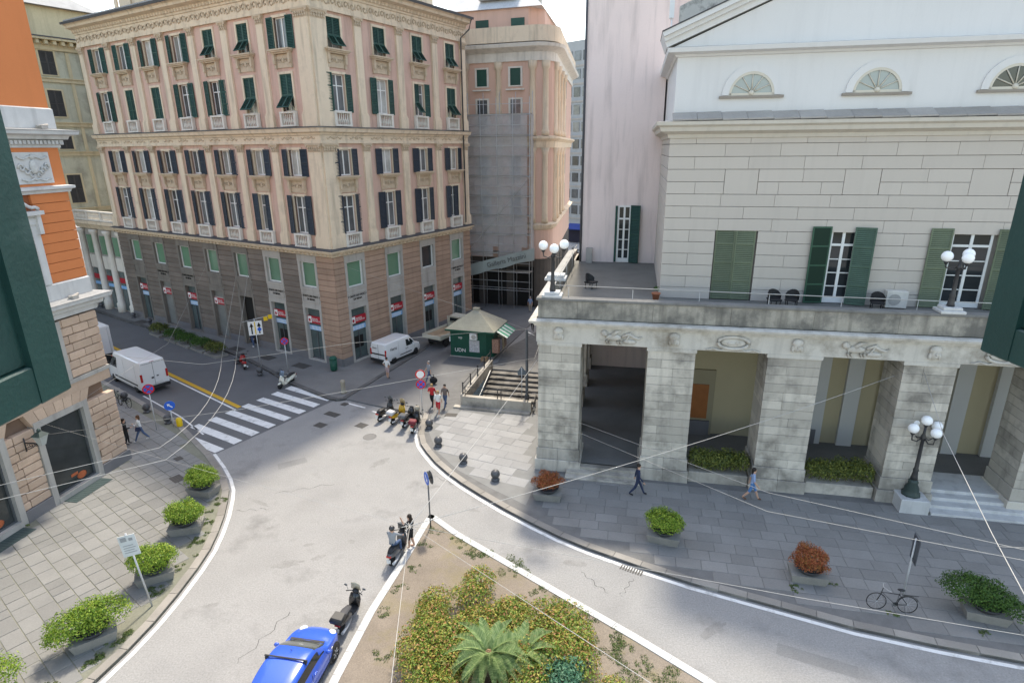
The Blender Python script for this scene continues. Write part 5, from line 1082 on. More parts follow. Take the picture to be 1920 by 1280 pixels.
# ---------------------------------------------------------------- newspaper kiosk
ka = R(-17); t = thing('kiosk', 'green newspaper kiosk with tiled hip roof, striped awning and air conditioner', 'kiosk', T(-3.0, 49.0, .12) @ RZ(ka)); hw, hd = 1.85, 1.55
q = MB(); q.prism([(-hw, -hd), (hw-.5, -hd), (hw, -hd+.5), (hw, hd-.5), (hw-.5, hd), (-hw, hd)], .08, 2.35); ob('body', q.mesh('body', kiosk_m), t); q = MB(); q.prism([(-hw-.06, -hd-.06), (hw+.02, -hd-.06), (hw+.06, hd+.06), (-hw-.06, hd+.06)], 0, .1); ob('base', q.mesh('base', stone_lt), t)
q = MB(); q.loft([[(-hw-.35, -hd-.35, 2.35), (hw+.35, -hd-.35, 2.35), (hw+.35, hd+.35, 2.35), (-hw-.35, hd+.35, 2.35)], [(-hw-.35, -hd-.35, 2.5), (hw+.35, -hd-.35, 2.5), (hw+.35, hd+.35, 2.5), (-hw-.35, hd+.35, 2.5)]], False); ob('eave', q.mesh('eave', kiosk_m), t)
for k in range(7):   # roof courses
    f0, f1 = 1-k/7.6, 1-(k+1)/7.6; z0, z1 = 2.5+k*.19, 2.5+(k+1)*.19
    q = MB(); q.loft([[(s*(hw+.33)*f0, c*(hd+.33)*f0, z0) for s, c in ((-1, -1), (1, -1), (1, 1), (-1, 1))], [(s*((hw+.33)*f1+.02), c*((hd+.33)*f1+.02), z1) for s, c in ((-1, -1), (1, -1), (1, 1), (-1, 1))]], False); ob('roof_course', q.mesh('roof_course', kroof_m), t)
q = MB(); q.box(-.25, -.22, 3.82, .25, .22, 4.0); ob('roof_cap', q.mesh('roof_cap', kroof_m), t)
q = MB()
for k in range(8): q.cur = k % 2; x0 = -1.3+k*.33; q.quad((hw+.35, x0, 2.42), (hw+1.25, x0, 1.95), (hw+1.25, x0+.33, 1.95), (hw+.35, x0+.33, 2.42))
ob('awning', q.mesh('awning', mk('awning_white', (.6, .66, .62), .9, .1, 2, 0), mk('awning_green', (.07, .33, .2), .9, .1, 2, 0)), t)
q = MB(); q.box(.0, -hd-.3, 1.72, .62, -hd-.02, 2.25); ac = ob('air_conditioner', q.mesh('air_conditioner', sash), t); q = MB(); q.lathe([(.2, 0), (.2, .01)], 16, (.36, -hd-.315, 1.98), 'y'); ob('fan_grille', q.mesh('fan_grille', stone_lt), ac)
q = MB(); q.box(-.15, -hd-.02, .55, .75, -hd-.002, 1.6); pp = ob('poster_panel', q.mesh('poster_panel', mk('posters', (.42, .45, .46), .7, .4, 5, .2, 14)), t)
q = MB()
for k in range(5):
    for j in range(4): q.box(-.1+j*.21, -hd-.03, .62+k*.19, .07+j*.21, -hd-.021, .77+k*.19)
o = ob('magazine_covers', q.mesh('magazine_covers', mk('magazine_paper', (.5, .48, .5), .6, .5, 7, .3, 30)), t); o['kind'] = 'stuff'
ob('graffiti', text_mesh('UDN', .45, white_sign, .002), t, T(-.98, -hd-.006, .62) @ RX(R(90))); ob('graffiti', text_mesh('wp', .3, white_sign, .002), t, T(-.95, -hd-.006, 1.75) @ RX(R(90)))
q = MB(); q.box(-hw-.12, -hd+.05, 1.3, -hw-.002, -hd+.35, 1.75); ob('meter_box', q.mesh('meter_box', sash), t)
for k in range(4): q = MB(); q.box(hw-.1+.02*k, -1.2+.62*k, .5, hw+.45, -.75+.62*k, 1.7-.15*(k % 2)); ob('magazine_rack', q.mesh('magazine_rack', mk('magazines_%d' % k, ((.35, .2, .15), (.25, .25, .3), (.4, .35, .25), (.2, .15, .13))[k], .6, .6, 9, .4, 30)), t)
tag(ob('cardboard_box', MB().box(-.28, -.2, 0, .28, .2, .32).mesh('cardboard_box', mk('cardboard', (.36, .22, .12), .9, .1, 3, 0)), None, T(-2.3, 46.75, .13) @ RZ(R(-15))), 'small brown cardboard box on the ground in front of the kiosk', 'box')
# ---------------------------------------------------------------- underpass stairs
us_ = thing('underpass_stairs', 'sunken pedestrian underpass stairs with stone parapet and iron railing', 'staircase', T(-3.3, 37.9, .13) @ RZ(R(-14)))
UWd, ULn = 4.75, 7.2
q = MB(); q.box(-.15, -.35, 0, UWd, 0, .75); ob('front_parapet', q.mesh('front_parapet', travert), us_); q = MB(); q.box(-.6, -.75, 0, UWd, -.35, .1); ob('front_step', q.mesh('front_step', travert), us_)
q = MB(); q.loft([[(-.3, 0, 0), (0, 0, 0), (0, 0, .75), (-.3, 0, .75)], [(-.3, ULn, 0), (0, ULn, 0), (0, ULn, .75), (-.3, ULn, .75)]], False); ob('side_parapet', q.mesh('side_parapet', travert), us_)
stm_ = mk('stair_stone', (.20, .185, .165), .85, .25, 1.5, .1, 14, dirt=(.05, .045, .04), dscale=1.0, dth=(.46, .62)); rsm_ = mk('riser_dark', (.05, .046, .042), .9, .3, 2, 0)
for k in range(10):
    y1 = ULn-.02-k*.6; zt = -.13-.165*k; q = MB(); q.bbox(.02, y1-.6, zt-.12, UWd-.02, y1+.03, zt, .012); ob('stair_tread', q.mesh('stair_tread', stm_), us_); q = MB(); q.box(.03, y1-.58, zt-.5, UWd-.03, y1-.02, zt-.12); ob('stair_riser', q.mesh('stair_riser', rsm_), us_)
for nm, a_ in (('pit_wall', (-.25, 0, -2.4, 0, ULn, -.14)), ('pit_wall', (UWd, 0, -2.4, UWd+.2, ULn, -.14)), ('pit_wall', (-.2, -.2, -2.4, UWd+.2, 0, -.14)), ('pit_floor', (0, 0, -2.4, UWd, ULn, -2.2)), ('pit_end', (0, ULn, -2.4, UWd, ULn+.2, -.14))): q = MB(); q.box(*a_); ob(nm, q.mesh(nm, plinth_m), us_)
q = MB(); q.box(.005, .05, -1.6, .03, 4.6, -.02); ob('blue_panel', q.mesh('blue_panel', mk('panel_blue_grey', (.17, .26, .33), .6, .1, 2, 0)), us_); q = MB(); q.tube([(.25, .6, -1.0), (.25, 5.6, .45)], .035, 6); ob('handrail', q.mesh('handrail', sash), us_)
for k in range(5): q = MB(); q.lathe([(.07, 0), (.07, .08), (.05, .1), (.05, .75), (.07, .8), (.02, .86)], 8); ob('baluster_post', q.mesh('baluster_post', castiron), us_, T(-.15, .1+k*1.75, .75))
for z in (.35, .7): q = MB(); q.tube([(-.15, .1, .75+z), (-.15, 7.1, .75+z)], .022, 5); ob('rail', q.mesh('rail', castiron), us_)
for x in (.1, 2.4, 2.65, 4.5): q = MB(); q.tube([(x, -.18, .75), (x, -.18, 1.45)], .035, 6); ob('baluster_post', q.mesh('baluster_post', castiron), us_)
for z in (1.1, 1.42): q = MB(); q.tube([(.1, -.18, z), (4.5, -.18, z)], .018, 5); ob('rail', q.mesh('rail', castiron), us_)
# ---------------------------------------------------------------- terrace furniture
def chair(u, v, rot, label):
    t = thing('wicker_chair', label, 'chair', T(TP.x, TP.y, 0) @ RZ(a11) @ T(u, v, 8.8) @ RZ(rot), 'black wicker terrace chairs')
    q = MB(); q.bbox(-.3, -.3, .34, .3, .3, .44, .02); ob('seat', q.mesh('seat', wicker), t)
    pts = [(.33*math.cos(a), .33*math.sin(a)) for a in [math.pi*k/10 for k in range(11)]]; q = MB()
    for k in range(10):
        (x0, y0), (x1, y1) = pts[k], pts[k+1]; h0 = .62+.28*math.sin(math.pi*k/10); h1 = .62+.28*math.sin(math.pi*(k+1)/10); b0 = len(q.v)
        q.v += [(x0, y0, .4), (x1, y1, .4), (x1*1.08, y1*1.08, h1), (x0*1.08, y0*1.08, h0), (x0*.9, y0*.9, .4), (x1*.9, y1*.9, .4), (x1*.98, y1*.98, h1), (x0*.98, y0*.98, h0)]
        for f in ((0, 1, 2, 3), (5, 4, 7, 6), (3, 2, 6, 7), (1, 0, 4, 5)): q.face([b0+i for i in f])
    ob('backrest', q.mesh('backrest', wicker), t)
    for x in (-.24, .24):
        for y in (-.24, .24): q = MB(); q.tube([(x, y, 0), (x, y, .35)], .025, 5); ob('leg', q.mesh('leg', wicker), t)
chair(2.3, 7.0, R(60), 'black wicker chair alone on the left terrace by the side parapet'); chair(12.25, 4.2, R(10), 'left one of two black wicker chairs between the shuttered windows'); chair(13.15, 4.3, R(-25), 'right one of two black wicker chairs between the shuttered windows'); chair(17.35, 4.4, R(-10), 'black wicker chair next to the white air-conditioning box on the terrace')
t = thing('condenser_box', 'white air-conditioning box on the terrace beside a wicker chair', 'air conditioner', T(TP.x, TP.y, 0) @ RZ(a11) @ T(18.35, 4.85, 8.8)); q = MB(); q.bbox(-.5, -.2, .06, .5, .2, .95, .015); ob('casing', q.mesh('casing', whitest), t); q = MB(); q.lathe([(.3, 0), (.3, .012)], 18, (-.12, -.215, .5), 'y'); ob('fan_grille', q.mesh('fan_grille', stone_lt), t)
def pot(u, v, label): 
    t = thing('flower_pot', label, 'flower pot', T(TP.x, TP.y, 0) @ RZ(a11) @ T(u, v, 8.8)); q = MB(); q.lathe([(.15, 0), (.22, .35), (.25, .36), (.25, .42)], 12); ob('pot', q.mesh('pot', terracotta), t); ob('plant', foliage('plant', [(0, 0, .6, .16, .16, .25)], 90, .09, leafB, 4), t)
pot(6.1, 4.6, 'small terracotta flower pot at the corner of the upper wall')
# ---------------------------------------------------------------- planters and shrubs
def planter(x, y, rot, label, leaf, blobs, seed, n=2600, pot_=True, cat='planter', leafsz=.075):
    t = thing('planter', label, cat, T(x, y, .13) @ RZ(rot), 'concrete planters along the kerbs'); q = MB()
    q.loft([[(s*.62, c*.36, 0) for s, c in ((-1, -1), (1, -1), (1, 1), (-1, 1))], [(s*.72, c*.46, .42) for s, c in ((-1, -1), (1, -1), (1, 1), (-1, 1))]], False); ob('trough', q.mesh('trough', concrete), t)
    if pot_: q = MB(); q.lathe([(.36, .40), (.5, .56), (.56, .66), (.52, .66), (.4, .6)], 18); ob('bowl', q.mesh('bowl', pot_m), t)
    q = MB()
    for k in range(6): a = k*1.05; q.tube([(0, 0, .5), (.2*math.cos(a), .2*math.sin(a), .75), (.42*math.cos(a), .38*math.sin(a), 1.0)], [.03, .022, .01], 5)
    ob('stems', q.mesh('stems', mk('bark', (.12, .08, .05), .9, .2, 8, 0)), t)
    rb = random.Random(seed*7); blobs = list(blobs)+[(math.cos(a_)*.5*rb.uniform(.7, 1.1), math.sin(a_)*.42*rb.uniform(.7, 1.1), .95+rb.uniform(-.1, .3), rb.uniform(.14, .24), rb.uniform(.14, .24), rb.uniform(.12, .22)) for a_ in [k*1.05+rb.uniform(-.3, .3) for k in range(6)]]
    o = ob('foliage', foliage('foliage', [(b[0]*1.3, b[1]*1.3, .50+(b[2]-.62)*1.25, b[3]*1.36, b[4]*1.36, b[5]*1.45) for b in blobs], int(n*2.6), leafsz*1.05, leaf, seed), t); return t
dome = lambda s=1, sx=1: [(0, 0, .98, .66*s*sx, .6*s, .42*s), (-.3*s, .1, 1.05, .42*s, .4*s, .36*s), (.34*s, -.08, 1.02, .4*s, .42*s, .34*s)]
wide = [(-.45, 0, .95, .62, .55, .42), (.4, .05, 1.0, .6, .52, .46), (0, .1, 1.15, .5, .45, .38), (-.75, -.05, .8, .35, .35, .3)]
planter(-16.0, 26.9, R(-15), 'bright green shrub in a planter nearest the crossing on the left pavement', leafA, dome(.95), 1)
planter(-15.25, 23.75, R(15), 'rounded yellow-green shrub in the second planter from the crossing', leafA, dome(.92), 2)
planter(-14.85, 20.5, R(28), 'rounded yellow-green shrub in the planter beside the panel sign', leafA, dome(1.0), 3)
planter(-15.2, 17.2, R(35), 'wide two-lobed green shrub in a planter on the left pavement', leafA, wide, 4, 3400)
planter(-17.0, 14.4, R(40), 'yellowish shrub cut by the lower left corner of the picture', leafA, wide, 5, 3000)
planter(1.75, 26.25, R(-10), 'red-leaved ball shrub in a planter at the first portico pillar', leafR, [(0, 0, .95, .42, .42, .38)], 6, 2200, leafsz=.06)
planter(6.75, 22.75, R(-20), 'bright green shrub in the planter on the theatre pavement', leafA, dome(.9), 7)
planter(12.0, 20.15, R(-12), 'red-leaved ball shrub in the planter on the theatre pavement near the bicycle', leafR, [(0, 0, .98, .48, .48, .42)], 8, 2600, leafsz=.06)
planter(17.6, 18.0, R(-20), 'spreading dark green juniper in a planter at the right edge', leafB, [(-.4, .1, 1.0, .75, .6, .42), (.1, 0, .95, .6, .5, .36), (.75, -.25, .8, .5, .4, .3)], 9, 3400)
# shrubs between the portico pillars
for a, b, lb in ((8.3, 11.1, 'dull green hedge between the second and third portico pillars'), (14.05, 17.0, 'yellow-green hedge between the third and fourth portico pillars')):
    t = thing('trough_hedge', lb, 'hedge', T(TP.x, TP.y, 0) @ RZ(a11) @ T((a+b)/2, .55, .7), 'hedges between the portico pillars'); rr = random.Random(int(a*10)); n = 7
    bl_ = [((k-(n-1)/2)*(b-a-.5)/(n-1), rr.uniform(-.1, .1), .5+rr.uniform(-.05, .15), .42, .55, .6+rr.uniform(0, .2)) for k in range(n)]
    ob('foliage', foliage('foliage', bl_, 7000, .11, leafD, int(a)), t); q = MB()
    for k in range(n): q.tube([(bl_[k][0], 0, -.05), (bl_[k][0]+.05, .05, .4)], .02, 5)
    ob('stems', q.mesh('stems', MATS['bark']), t)
# row of shrubs on the bank kerb
for k, ((x, y), m_, lb) in enumerate((((-34.2, 55.3), leafD, 'brownish green shrub at the far end of the kerb hedge row'), ((-31.7, 53.4), leafB, 'second shrub from the far end of the kerb hedge row'), ((-29.8, 52.0), leafB, 'middle shrub of the kerb hedge row by the bank'), ((-27.8, 50.6), leafB, 'second nearest shrub of the kerb hedge row by the bank'), ((-25.9, 49.2), leafD, 'yellow-brown shrub at the near end of the kerb hedge row'))):
    t = thing('kerb_shrub', lb, 'shrub', T(x, y, .0), 'shrubs in a row along the bank kerb'); q = MB(); q.prism([(-1.1, -.5), (1.0, -.6), (1.1, .5), (-1.0, .6)], 0, .2); ob('soil_bed', q.mesh('soil_bed', concrete), t, RZ(R(-35))); ob('foliage', foliage('foliage', [(0, 0, .7, 1.0, .75, .55), (.4, -.3, .8, .6, .5, .45), (-.45, .3, .75, .6, .5, .45)], 1900, .13, m_, 30+k), t); q = MB(); q.tube([(0, 0, .1), (.1, 0, .7)], .05, 5); ob('stems', q.mesh('stems', MATS['bark']), t)
# island planting
rr = random.Random(8); hp = [(-3.7, 12.5), (-3.85, 15.4), (-3.75, 17.5), (-2.6, 19.2), (-1.2, 19.9), (-.3, 19.85), (1.0, 18.6), (2.4, 17.1), (2.9, 15.3), (2.6, 13)]
bl_ = []
while len(bl_) < 80:
    x, y = rr.uniform(-4, 3), rr.uniform(12.3, 20)
    if inside((x, y), hp) and math.hypot(x+.8, y-15.35) > .9 and not (x > .8 and y < 15.3): bl_.append((x, y, .5+rr.uniform(-.08, .1), rr.uniform(.55, .85), rr.uniform(.55, .85), rr.uniform(.34, .48)))
t = thing('island_hedge', 'large orange and yellow-green leafy shrub bed covering the traffic island', 'hedge', T(0, 0, .12)); ob('foliage', foliage('foliage', bl_, 60000, .10, leafO, 12), t); q = MB()
for b_ in bl_: q = MB(); q.tube([(0, 0, 0), (.1, 0, .6)], .03, 5); ob('stem', q.mesh('stem', MATS['bark']), t, T(b_[0], b_[1], 0))
t = thing('teal_shrub', 'blue-green shrub beside the palm on the island', 'shrub', T(1.5, 14.9, .12)); ob('foliage', foliage('foliage', [(0, 0, .5, .75, .7, .5), (.4, .5, .45, .5, .45, .42), (-.3, .6, .4, .5, .5, .4)], 2600, .11, leafT, 3), t); q = MB(); q.tube([(0, 0, 0), (0, .1, .5)], .04, 5); ob('stems', q.mesh('stems', MATS['bark']), t)
t = thing('small_orange_shrub', 'small orange-green shrub right of the blue-green shrub on the island', 'shrub', T(3.1, 14.6, .12)); ob('foliage', foliage('foliage', [(0, 0, .4, .6, .55, .42), (.3, -.4, .4, .5, .5, .4)], 1800, .085, leafO, 5), t); q = MB(); q.tube([(0, 0, 0), (0, .1, .4)], .04, 5); ob('stems', q.mesh('stems', MATS['bark']), t)
t = thing('sago_palm', 'sago palm with a rosette of long fronds on the island', 'palm', T(-.85, 15.3, .12)); q = MB(); q.lathe([(.3, 0), (.34, .3), (.3, .9), (.22, 1.15)], 12); ob('trunk', q.mesh('trunk', mk('palm_trunk', (.11, .07, .045), .95, .4, 9, .3, 30, .6)), t); q = MB()
for k in range(26): a = k*2.4; r_ = .02+.012*k**.8; q.sphere((r_*math.cos(a), r_*math.sin(a), 1.3-.008*k), (.06, .06, .1), 6, 4)
ob('crown_bud', q.mesh('crown_bud', mk('palm_bud', (.30, .19, .11), .9, .3, 9, .2, 30)), t)
def frond(L_, droop):
    q = MB(); pts = []
    for k in range(13): s_ = k/12; pts.append((L_*s_*(1-.12*droop*s_), 0, L_*(.42*s_-(.42+.5*droop)*s_*s_)))
    q.tube(pts, [.02*(1-.75*k/12) for k in range(13)], 4)
    for k in range(1, 48):
        s_ = k/48; i = min(int(s_*12), 11); f = s_*12-i; p = [pts[i][j]*(1-f)+pts[i+1][j]*f for j in range(3)]; ll = (.15*math.sin(math.pi*min(1, s_*.9+.12))+.03)*L_/1.3
        for sg in (-1, 1): q.quad((p[0]-.012, p[1], p[2]), (p[0]+.014, p[1], p[2]), (p[0]+ll*.7+.004, sg*ll*.9, p[2]+ll*.45), (p[0]+ll*.7-.012, sg*ll*.9, p[2]+ll*.45))
    return q.mesh('frond', leafP)
FRD = [frond(1.3, .6), frond(1.42, .9), frond(1.18, .3)]
for k in range(34): lay = k/34; ob('frond', FRD[k % 3], t, T(0, 0, 1.2) @ RZ(k*2.399) @ RY(R(-42+62*lay)) @ T(.08, 0, 0))
t = thing('sago_palm', 'lower second sago palm half hidden behind the first', 'palm', T(.25, 15.9, .12)); q = MB(); q.lathe([(.2, 0), (.22, .3), (.15, .6)], 10); ob('trunk', q.mesh('trunk', MATS['palm_trunk']), t)
for k in range(18): ob('frond', FRD[k % 3], t, T(0, 0, .55) @ RZ(k*2.399+.5) @ RY(R(-35+45*k/26)) @ T(.06, 0, 0))
# grass tufts and weeds
def grass(name, spots, n, lf, seed, z):
    rr = random.Random(seed); bl = []
    for x, y, r_ in spots:
        for k in range(7): a = rr.uniform(0, 6.28); d = r_*math.sqrt(rr.random()); bl.append((x+d*math.cos(a), y+d*math.sin(a), z, r_*rr.uniform(.2, .5), r_*rr.uniform(.2, .5), .05))
    o = ob(name, foliage(name, bl, n, lf, grass_m, seed)); o['kind'] = 'stuff'; o['label'] = {'island_grass': 'thin grass tufts on the dry island soil', 'pavement_weeds': 'weeds growing around planters and along kerb joints'}[name]; o['category'] = 'grass'
sp = [(-3.6, 23.6, .35), (-2.6, 23.0, .25), (-1.7, 22.0, .5), (-.3, 21.0, .7), (.3, 20.7, .4), (1.6, 18.9, .5), (2.6, 17.9, .5), (3.3, 16.8, .7), (4.0, 16.5, .6), (5.0, 15.4, .6), (3.6, 15.4, .6), (4.6, 14.0, .9), (-4.4, 14.5, .5), (-4.6, 16.5, .4), (-4.2, 21.0, .3), (2.9, 18.2, .3)]
sp += [(rrx, rry, .35) for rrx, rry in ((-4.0, 22.6), (-1.0, 21.9), (.9, 19.6), (3.6, 17.3), (4.4, 15.9), (5.6, 14.6), (-5.0, 18.5), (-4.6, 19.8), (3.9, 14.8), (1.9, 18.6), (-2.2, 22.6))]
grass('island_grass', sp, 11000, .055, 2, .12)
wp = [(-14.9, 26.2, .35), (-14.6, 24.4, .3), (-14.4, 22.9, .35), (-14.35, 21.2, .3), (-14.5, 19.7, .35), (-14.5, 17.4, .4), (-14.9, 16.3, .4), (-15.5, 15.2, .4), (-14.2, 23.5, .15), (-13.95, 22, .12), (-15.0, 25.3, .2), (11.3, 19.6, .25), (14.3, 18.2, .2), (17.0, 17.2, .2), (12.9, 19.8, .15), (-23.3, 24.3, .2)]
grass('pavement_weeds', wp, 4200, .06, 6, .135)
# ---------------------------------------------------------------- vehicles
def heading(dx, dy): return math.atan2(dy, dx)
def wheel(parent, x, y, r, w_, rimr=None, name='wheel', spokes=True, mat=None):
    q = MB(); q.lathe([(r*.62, -w_/2), (r*.93, -w_/2), (r, -w_/2+.03), (r, w_/2-.03), (r*.93, w_/2), (r*.62, w_/2)], 20, (0, 0, 0), 'y'); o = ob(name, q.mesh('tyre', rubber), parent, T(x, y, r))
    q = MB(); q.lathe([(r*.64, -w_*.42), (r*.6, -w_*.3), (r*.18, -w_*.36), (r*.1, -w_*.4)], 16, (0, 0, 0), 'y'); q.lathe([(r*.1, w_*.4), (r*.18, w_*.36), (r*.6, w_*.3), (r*.64, w_*.42)], 16, (0, 0, 0), 'y')
    ob('rim', q.mesh('rim', mat or rim_m), o); q = MB()
    for k in range(5 if spokes else 0): a = k*2*math.pi/5; 
    return o
def ring(x, zb, wb, zm, wm, zt, wt, rt=.08):
    return [(x, -wb, zb), (x, wb, zb), (x, wm, zb+.16), (x, wm, zm), (x, wt, zt-rt), (x, wt-rt, zt), (x, -wt+rt, zt), (x, -wt, zt-rt), (x, -wm, zm), (x, -wm, zb+.16)]
def body(t, rings, m_, nm='body'):
    q = MB(); q.loft(rings, True); me = q.mesh(nm, m_); o = ob(nm, me, t)
    md = o.modifiers.new('edge', 'EDGE_SPLIT'); md.split_angle = R(32); return o
def panel(t, nm, pts, m_, off=.006):
    P = [Vector(p) for p in pts]; n = (P[1]-P[0]).cross(P[2]-P[0]).normalized(); q = MB(); k = len(P)
    q.v += [tuple(p+n*off) for p in P]+[tuple(p-n*.02) for p in P]; q.face(list(range(k))); q.face([2*k-1-i for i in range(k)])
    for i in range(k): q.face([i, k+i, k+(i+1) % k, (i+1) % k])
    return ob(nm, q.mesh(nm, m_), t)
def bx(t, nm, m_, *a, e=.012): q = MB(); q.bbox(*a, e); return ob(nm, q.mesh(nm, m_), t)
# tall panel van
def big_van(x, y, a, label):
    t = thing('panel_van', label, 'van', T(x, y, 0) @ RZ(a)); W_ = 1.0
    body(t, [ring(-2.95, .42, W_-.08, 1.2, W_-.02, 2.42, W_-.18), ring(-2.85, .34, W_-.04, 1.2, W_, 2.5, W_-.14), ring(1.25, .34, W_-.04, 1.25, W_, 2.52, W_-.14), ring(1.6, .34, W_-.04, 1.3, W_, 2.46, W_-.17), ring(2.3, .34, W_-.05, 1.35, W_-.03, 1.62, W_-.2), ring(2.75, .36, W_-.08, 1.1, W_-.07, 1.22, W_-.2), ring(2.98, .4, W_-.2, .85, W_-.18, .95, W_-.3)], van_w)
    for xx in (-1.95, 1.95):
        for s in (-1, 1): wheel(t, xx, s*.88, .34, .22)
    panel(t, 'windscreen', [(2.26, -.74, 1.68), (2.26, .74, 1.68), (1.62, .72, 2.4), (1.62, -.72, 2.4)], glass_v)
    for s in (-1, 1):
        p = [(1.0, s*(W_+.0), 1.38), (2.1, s*(W_-.02), 1.38), (1.62, s*(W_-.13), 2.15), (1.0, s*(W_-.11), 2.15)]; panel(t, 'side_window', p if s < 0 else p[::-1], glass_v, .012)
        bx(t, 'tail_light', redl, -3.0, s*.88-.07, 1.0, -2.93, s*.88+.07, 1.6); bx(t, 'side_moulding', plastic, -2.4, s*1.0-.02, .62, 1.5, s*1.0+.02, .74); bx(t, 'mirror', plastic, 1.75, s*1.2-.1, 1.45, 1.9, s*1.2+.1, 1.8); bx(t, 'headlight', headl, 2.72, s*.68-.14, .92, 2.84, s*.68+.14, 1.14)
    bx(t, 'rear_bumper', plastic, -3.06, -.97, .34, -2.9, .97, .58); bx(t, 'front_bumper', plastic, 2.85, -.85, .34, 3.04, .85, .62)
    q = MB(); q.box(-2.965, -.008, .6, -2.945, .008, 2.38); q.box(-2.962, -.8, 2.3, -2.945, .8, 2.315); q.box(-2.96, -.86, .62, -2.945, .86, .632); ob('door_gap', q.mesh('door_gap', plastic), t); bx(t, 'door_handle', plastic, -2.99, .05, 1.12, -2.95, .2, 1.24); bx(t, 'number_plate', plate_m, -2.99, -.5, .72, -2.955, -.05, .83); bx(t, 'badge', steel_d, -2.98, -.3, 1.2, -2.955, -.16, 1.3); q = MB(); q.box(-2.7, -.004, 0, 0, .004, .01)
    bx(t, 'brake_light', redl, -2.955, -.16, 2.39, -2.92, .16, 2.43)
    for s in (-1, 1):
        q = MB(); q.box(-2.3, 0, .6, -2.29, .008, 2.3); q.box(-.4, 0, .6, -.39, .008, 2.3); q.box(.95, 0, .6, .96, .008, 2.2); ob('side_seam', q.mesh('side_seam', mk('seam_grey', (.25, .25, .26), .6, 0, fine=0)), t, T(0, s*(W_+.001)-(.008 if s > 0 else 0), 0) if True else None)
big_van(-28.75, 42.75, heading(-.8, .6), 'white tall panel van in the street beside the bollards')
# box truck ahead of the van
t = thing('box_truck', 'white box truck with double rear doors ahead of the panel van', 'truck', T(-36.2, 48.1, 0) @ RZ(heading(-.8, .6)))
bx(t, 'cargo_box', van_w, -2.6, -1.1, .95, 1.9, 1.1, 3.3, e=.02)
for s in (-1, 1): bx(t, 'rear_door', mk('truck_door_white', (.66, .67, .68), .4, .03, 2, 0), -2.63, s*.54-.5, 1.0, -2.605, s*.54+.5, 3.2); bx(t, 'tail_light', redl, -2.7, s*.9-.1, .65, -2.62, s*.9+.1, .8)
q = MB()
for s in (-1, 1): q.tube([(-2.66, s*.12, 1.05), (-2.66, s*.12, 3.15)], .018, 5); q.tube([(-2.66, s*.9, 1.05), (-2.66, s*.9, 3.15)], .018, 5)
ob('door_bars', q.mesh('door_bars', steel), t); bx(t, 'chassis', plastic, -2.65, -.95, .5, 2.0, .95, .94); bx(t, 'number_plate', plate_m, -2.69, -.26, .66, -2.655, .26, .78)
body(t, [ring(1.95, .4, .95, 1.2, 1.0, 2.2, .9), ring(3.0, .4, .95, 1.2, 1.0, 2.15, .88), ring(3.45, .4, .9, 1.1, .95, 1.3, .85)], van_w, 'cab'); panel(t, 'windscreen', [(3.44, -.75, 1.32), (3.44, .75, 1.32), (3.06, .72, 2.08), (3.06, -.72, 2.08)], glass_v, .03)
for xx in (-1.5, 2.5):
    for s in (-1, 1): wheel(t, xx, s*.88, .38, .24)
# small rental van
t = thing('delivery_van', 'small white rental van parked on the pavement by the bank corner', 'van', T(-9.8, 47.9, .13) @ RZ(heading(.52, .854))); W_ = .9
body(t, [ring(-2.2, .42, W_-.08, 1.0, W_-.02, 1.78, W_-.16), ring(-2.1, .32, W_-.04, 1.0, W_, 1.86, W_-.13), ring(.55, .3, W_-.04, 1.02, W_, 1.9, W_-.13), ring(.85, .3, W_-.04, 1.05, W_, 1.84, W_-.16), ring(1.45, .3, W_-.05, 1.05, W_-.02, 1.16, W_-.16), ring(1.95, .32, W_-.08, .85, W_-.07, .98, W_-.2), ring(2.2, .36, W_-.22, .65, W_-.2, .74, W_-.32)], van_w)
for xx in (-1.35, 1.4):
    for s in (-1, 1): wheel(t, xx, s*.8, .31, .2)
panel(t, 'windscreen', [(1.42, -.68, 1.18), (1.42, .68, 1.18), (.88, .66, 1.78), (.88, -.66, 1.78)], glass_v)
for s in (-1, 1):
    p = [(.25, s*W_, 1.08), (1.3, s*(W_-.01), 1.08), (.85, s*(W_-.12), 1.62), (.25, s*(W_-.1), 1.62)]; panel(t, 'side_window', p if s < 0 else p[::-1], glass_v, .012); bx(t, 'tail_light', redl, -2.24, s*.8-.06, .8, -2.17, s*.8+.06, 1.35); bx(t, 'side_moulding', plastic, -.6, s*W_-.02, .5, .85, s*W_+.02, .57); bx(t, 'mirror', van_w, .95, s*1.02-.09, 1.02, 1.08, s*1.02+.09, 1.22); bx(t, 'headlight', headl, 1.92, s*.62-.13, .72, 2.04, s*.62+.13, .92)
    for xx in (.12, .32): bx(t, 'door_handle', plastic, xx, s*W_-.015, .86, xx+.1, s*W_+.015, .94)
    q = MB()
    for xx in (-.75, .18, 1.28): q.box(xx, 0, .4, xx+.012, .006, 1.7 if xx < 1 else 1.05)
    ob('side_seam', q.mesh('side_seam', MATS['seam_grey']), t, T(0, s*(W_+.001)-(.006 if s > 0 else 0), 0))
bx(t, 'rear_bumper', plastic, -2.28, -.86, .3, -2.12, .86, .52); bx(t, 'rear_strip', plastic, -2.235, -.72, .86, -2.2, .72, .98); bx(t, 'number_plate', plate_m, -2.25, -.26, .7, -2.236, .26, .8); q = MB(); q.box(-2.222, -.006, .55, -2.205, .006, 1.75); ob('door_gap', q.mesh('door_gap', plastic), t)
ob('lettering', text_mesh('Hertz', .34, mk('ink_black', (.02, .02, .02), .5, 0, fine=0), .003), t, T(-1.35, -W_-.012, 1.28) @ RX(R(84))); ob('lettering', text_mesh('Hertz', .2, MATS['ink_black'], .003), t, T(-2.226, .38, 1.42) @ RZ(R(-90)) @ RX(R(84)))
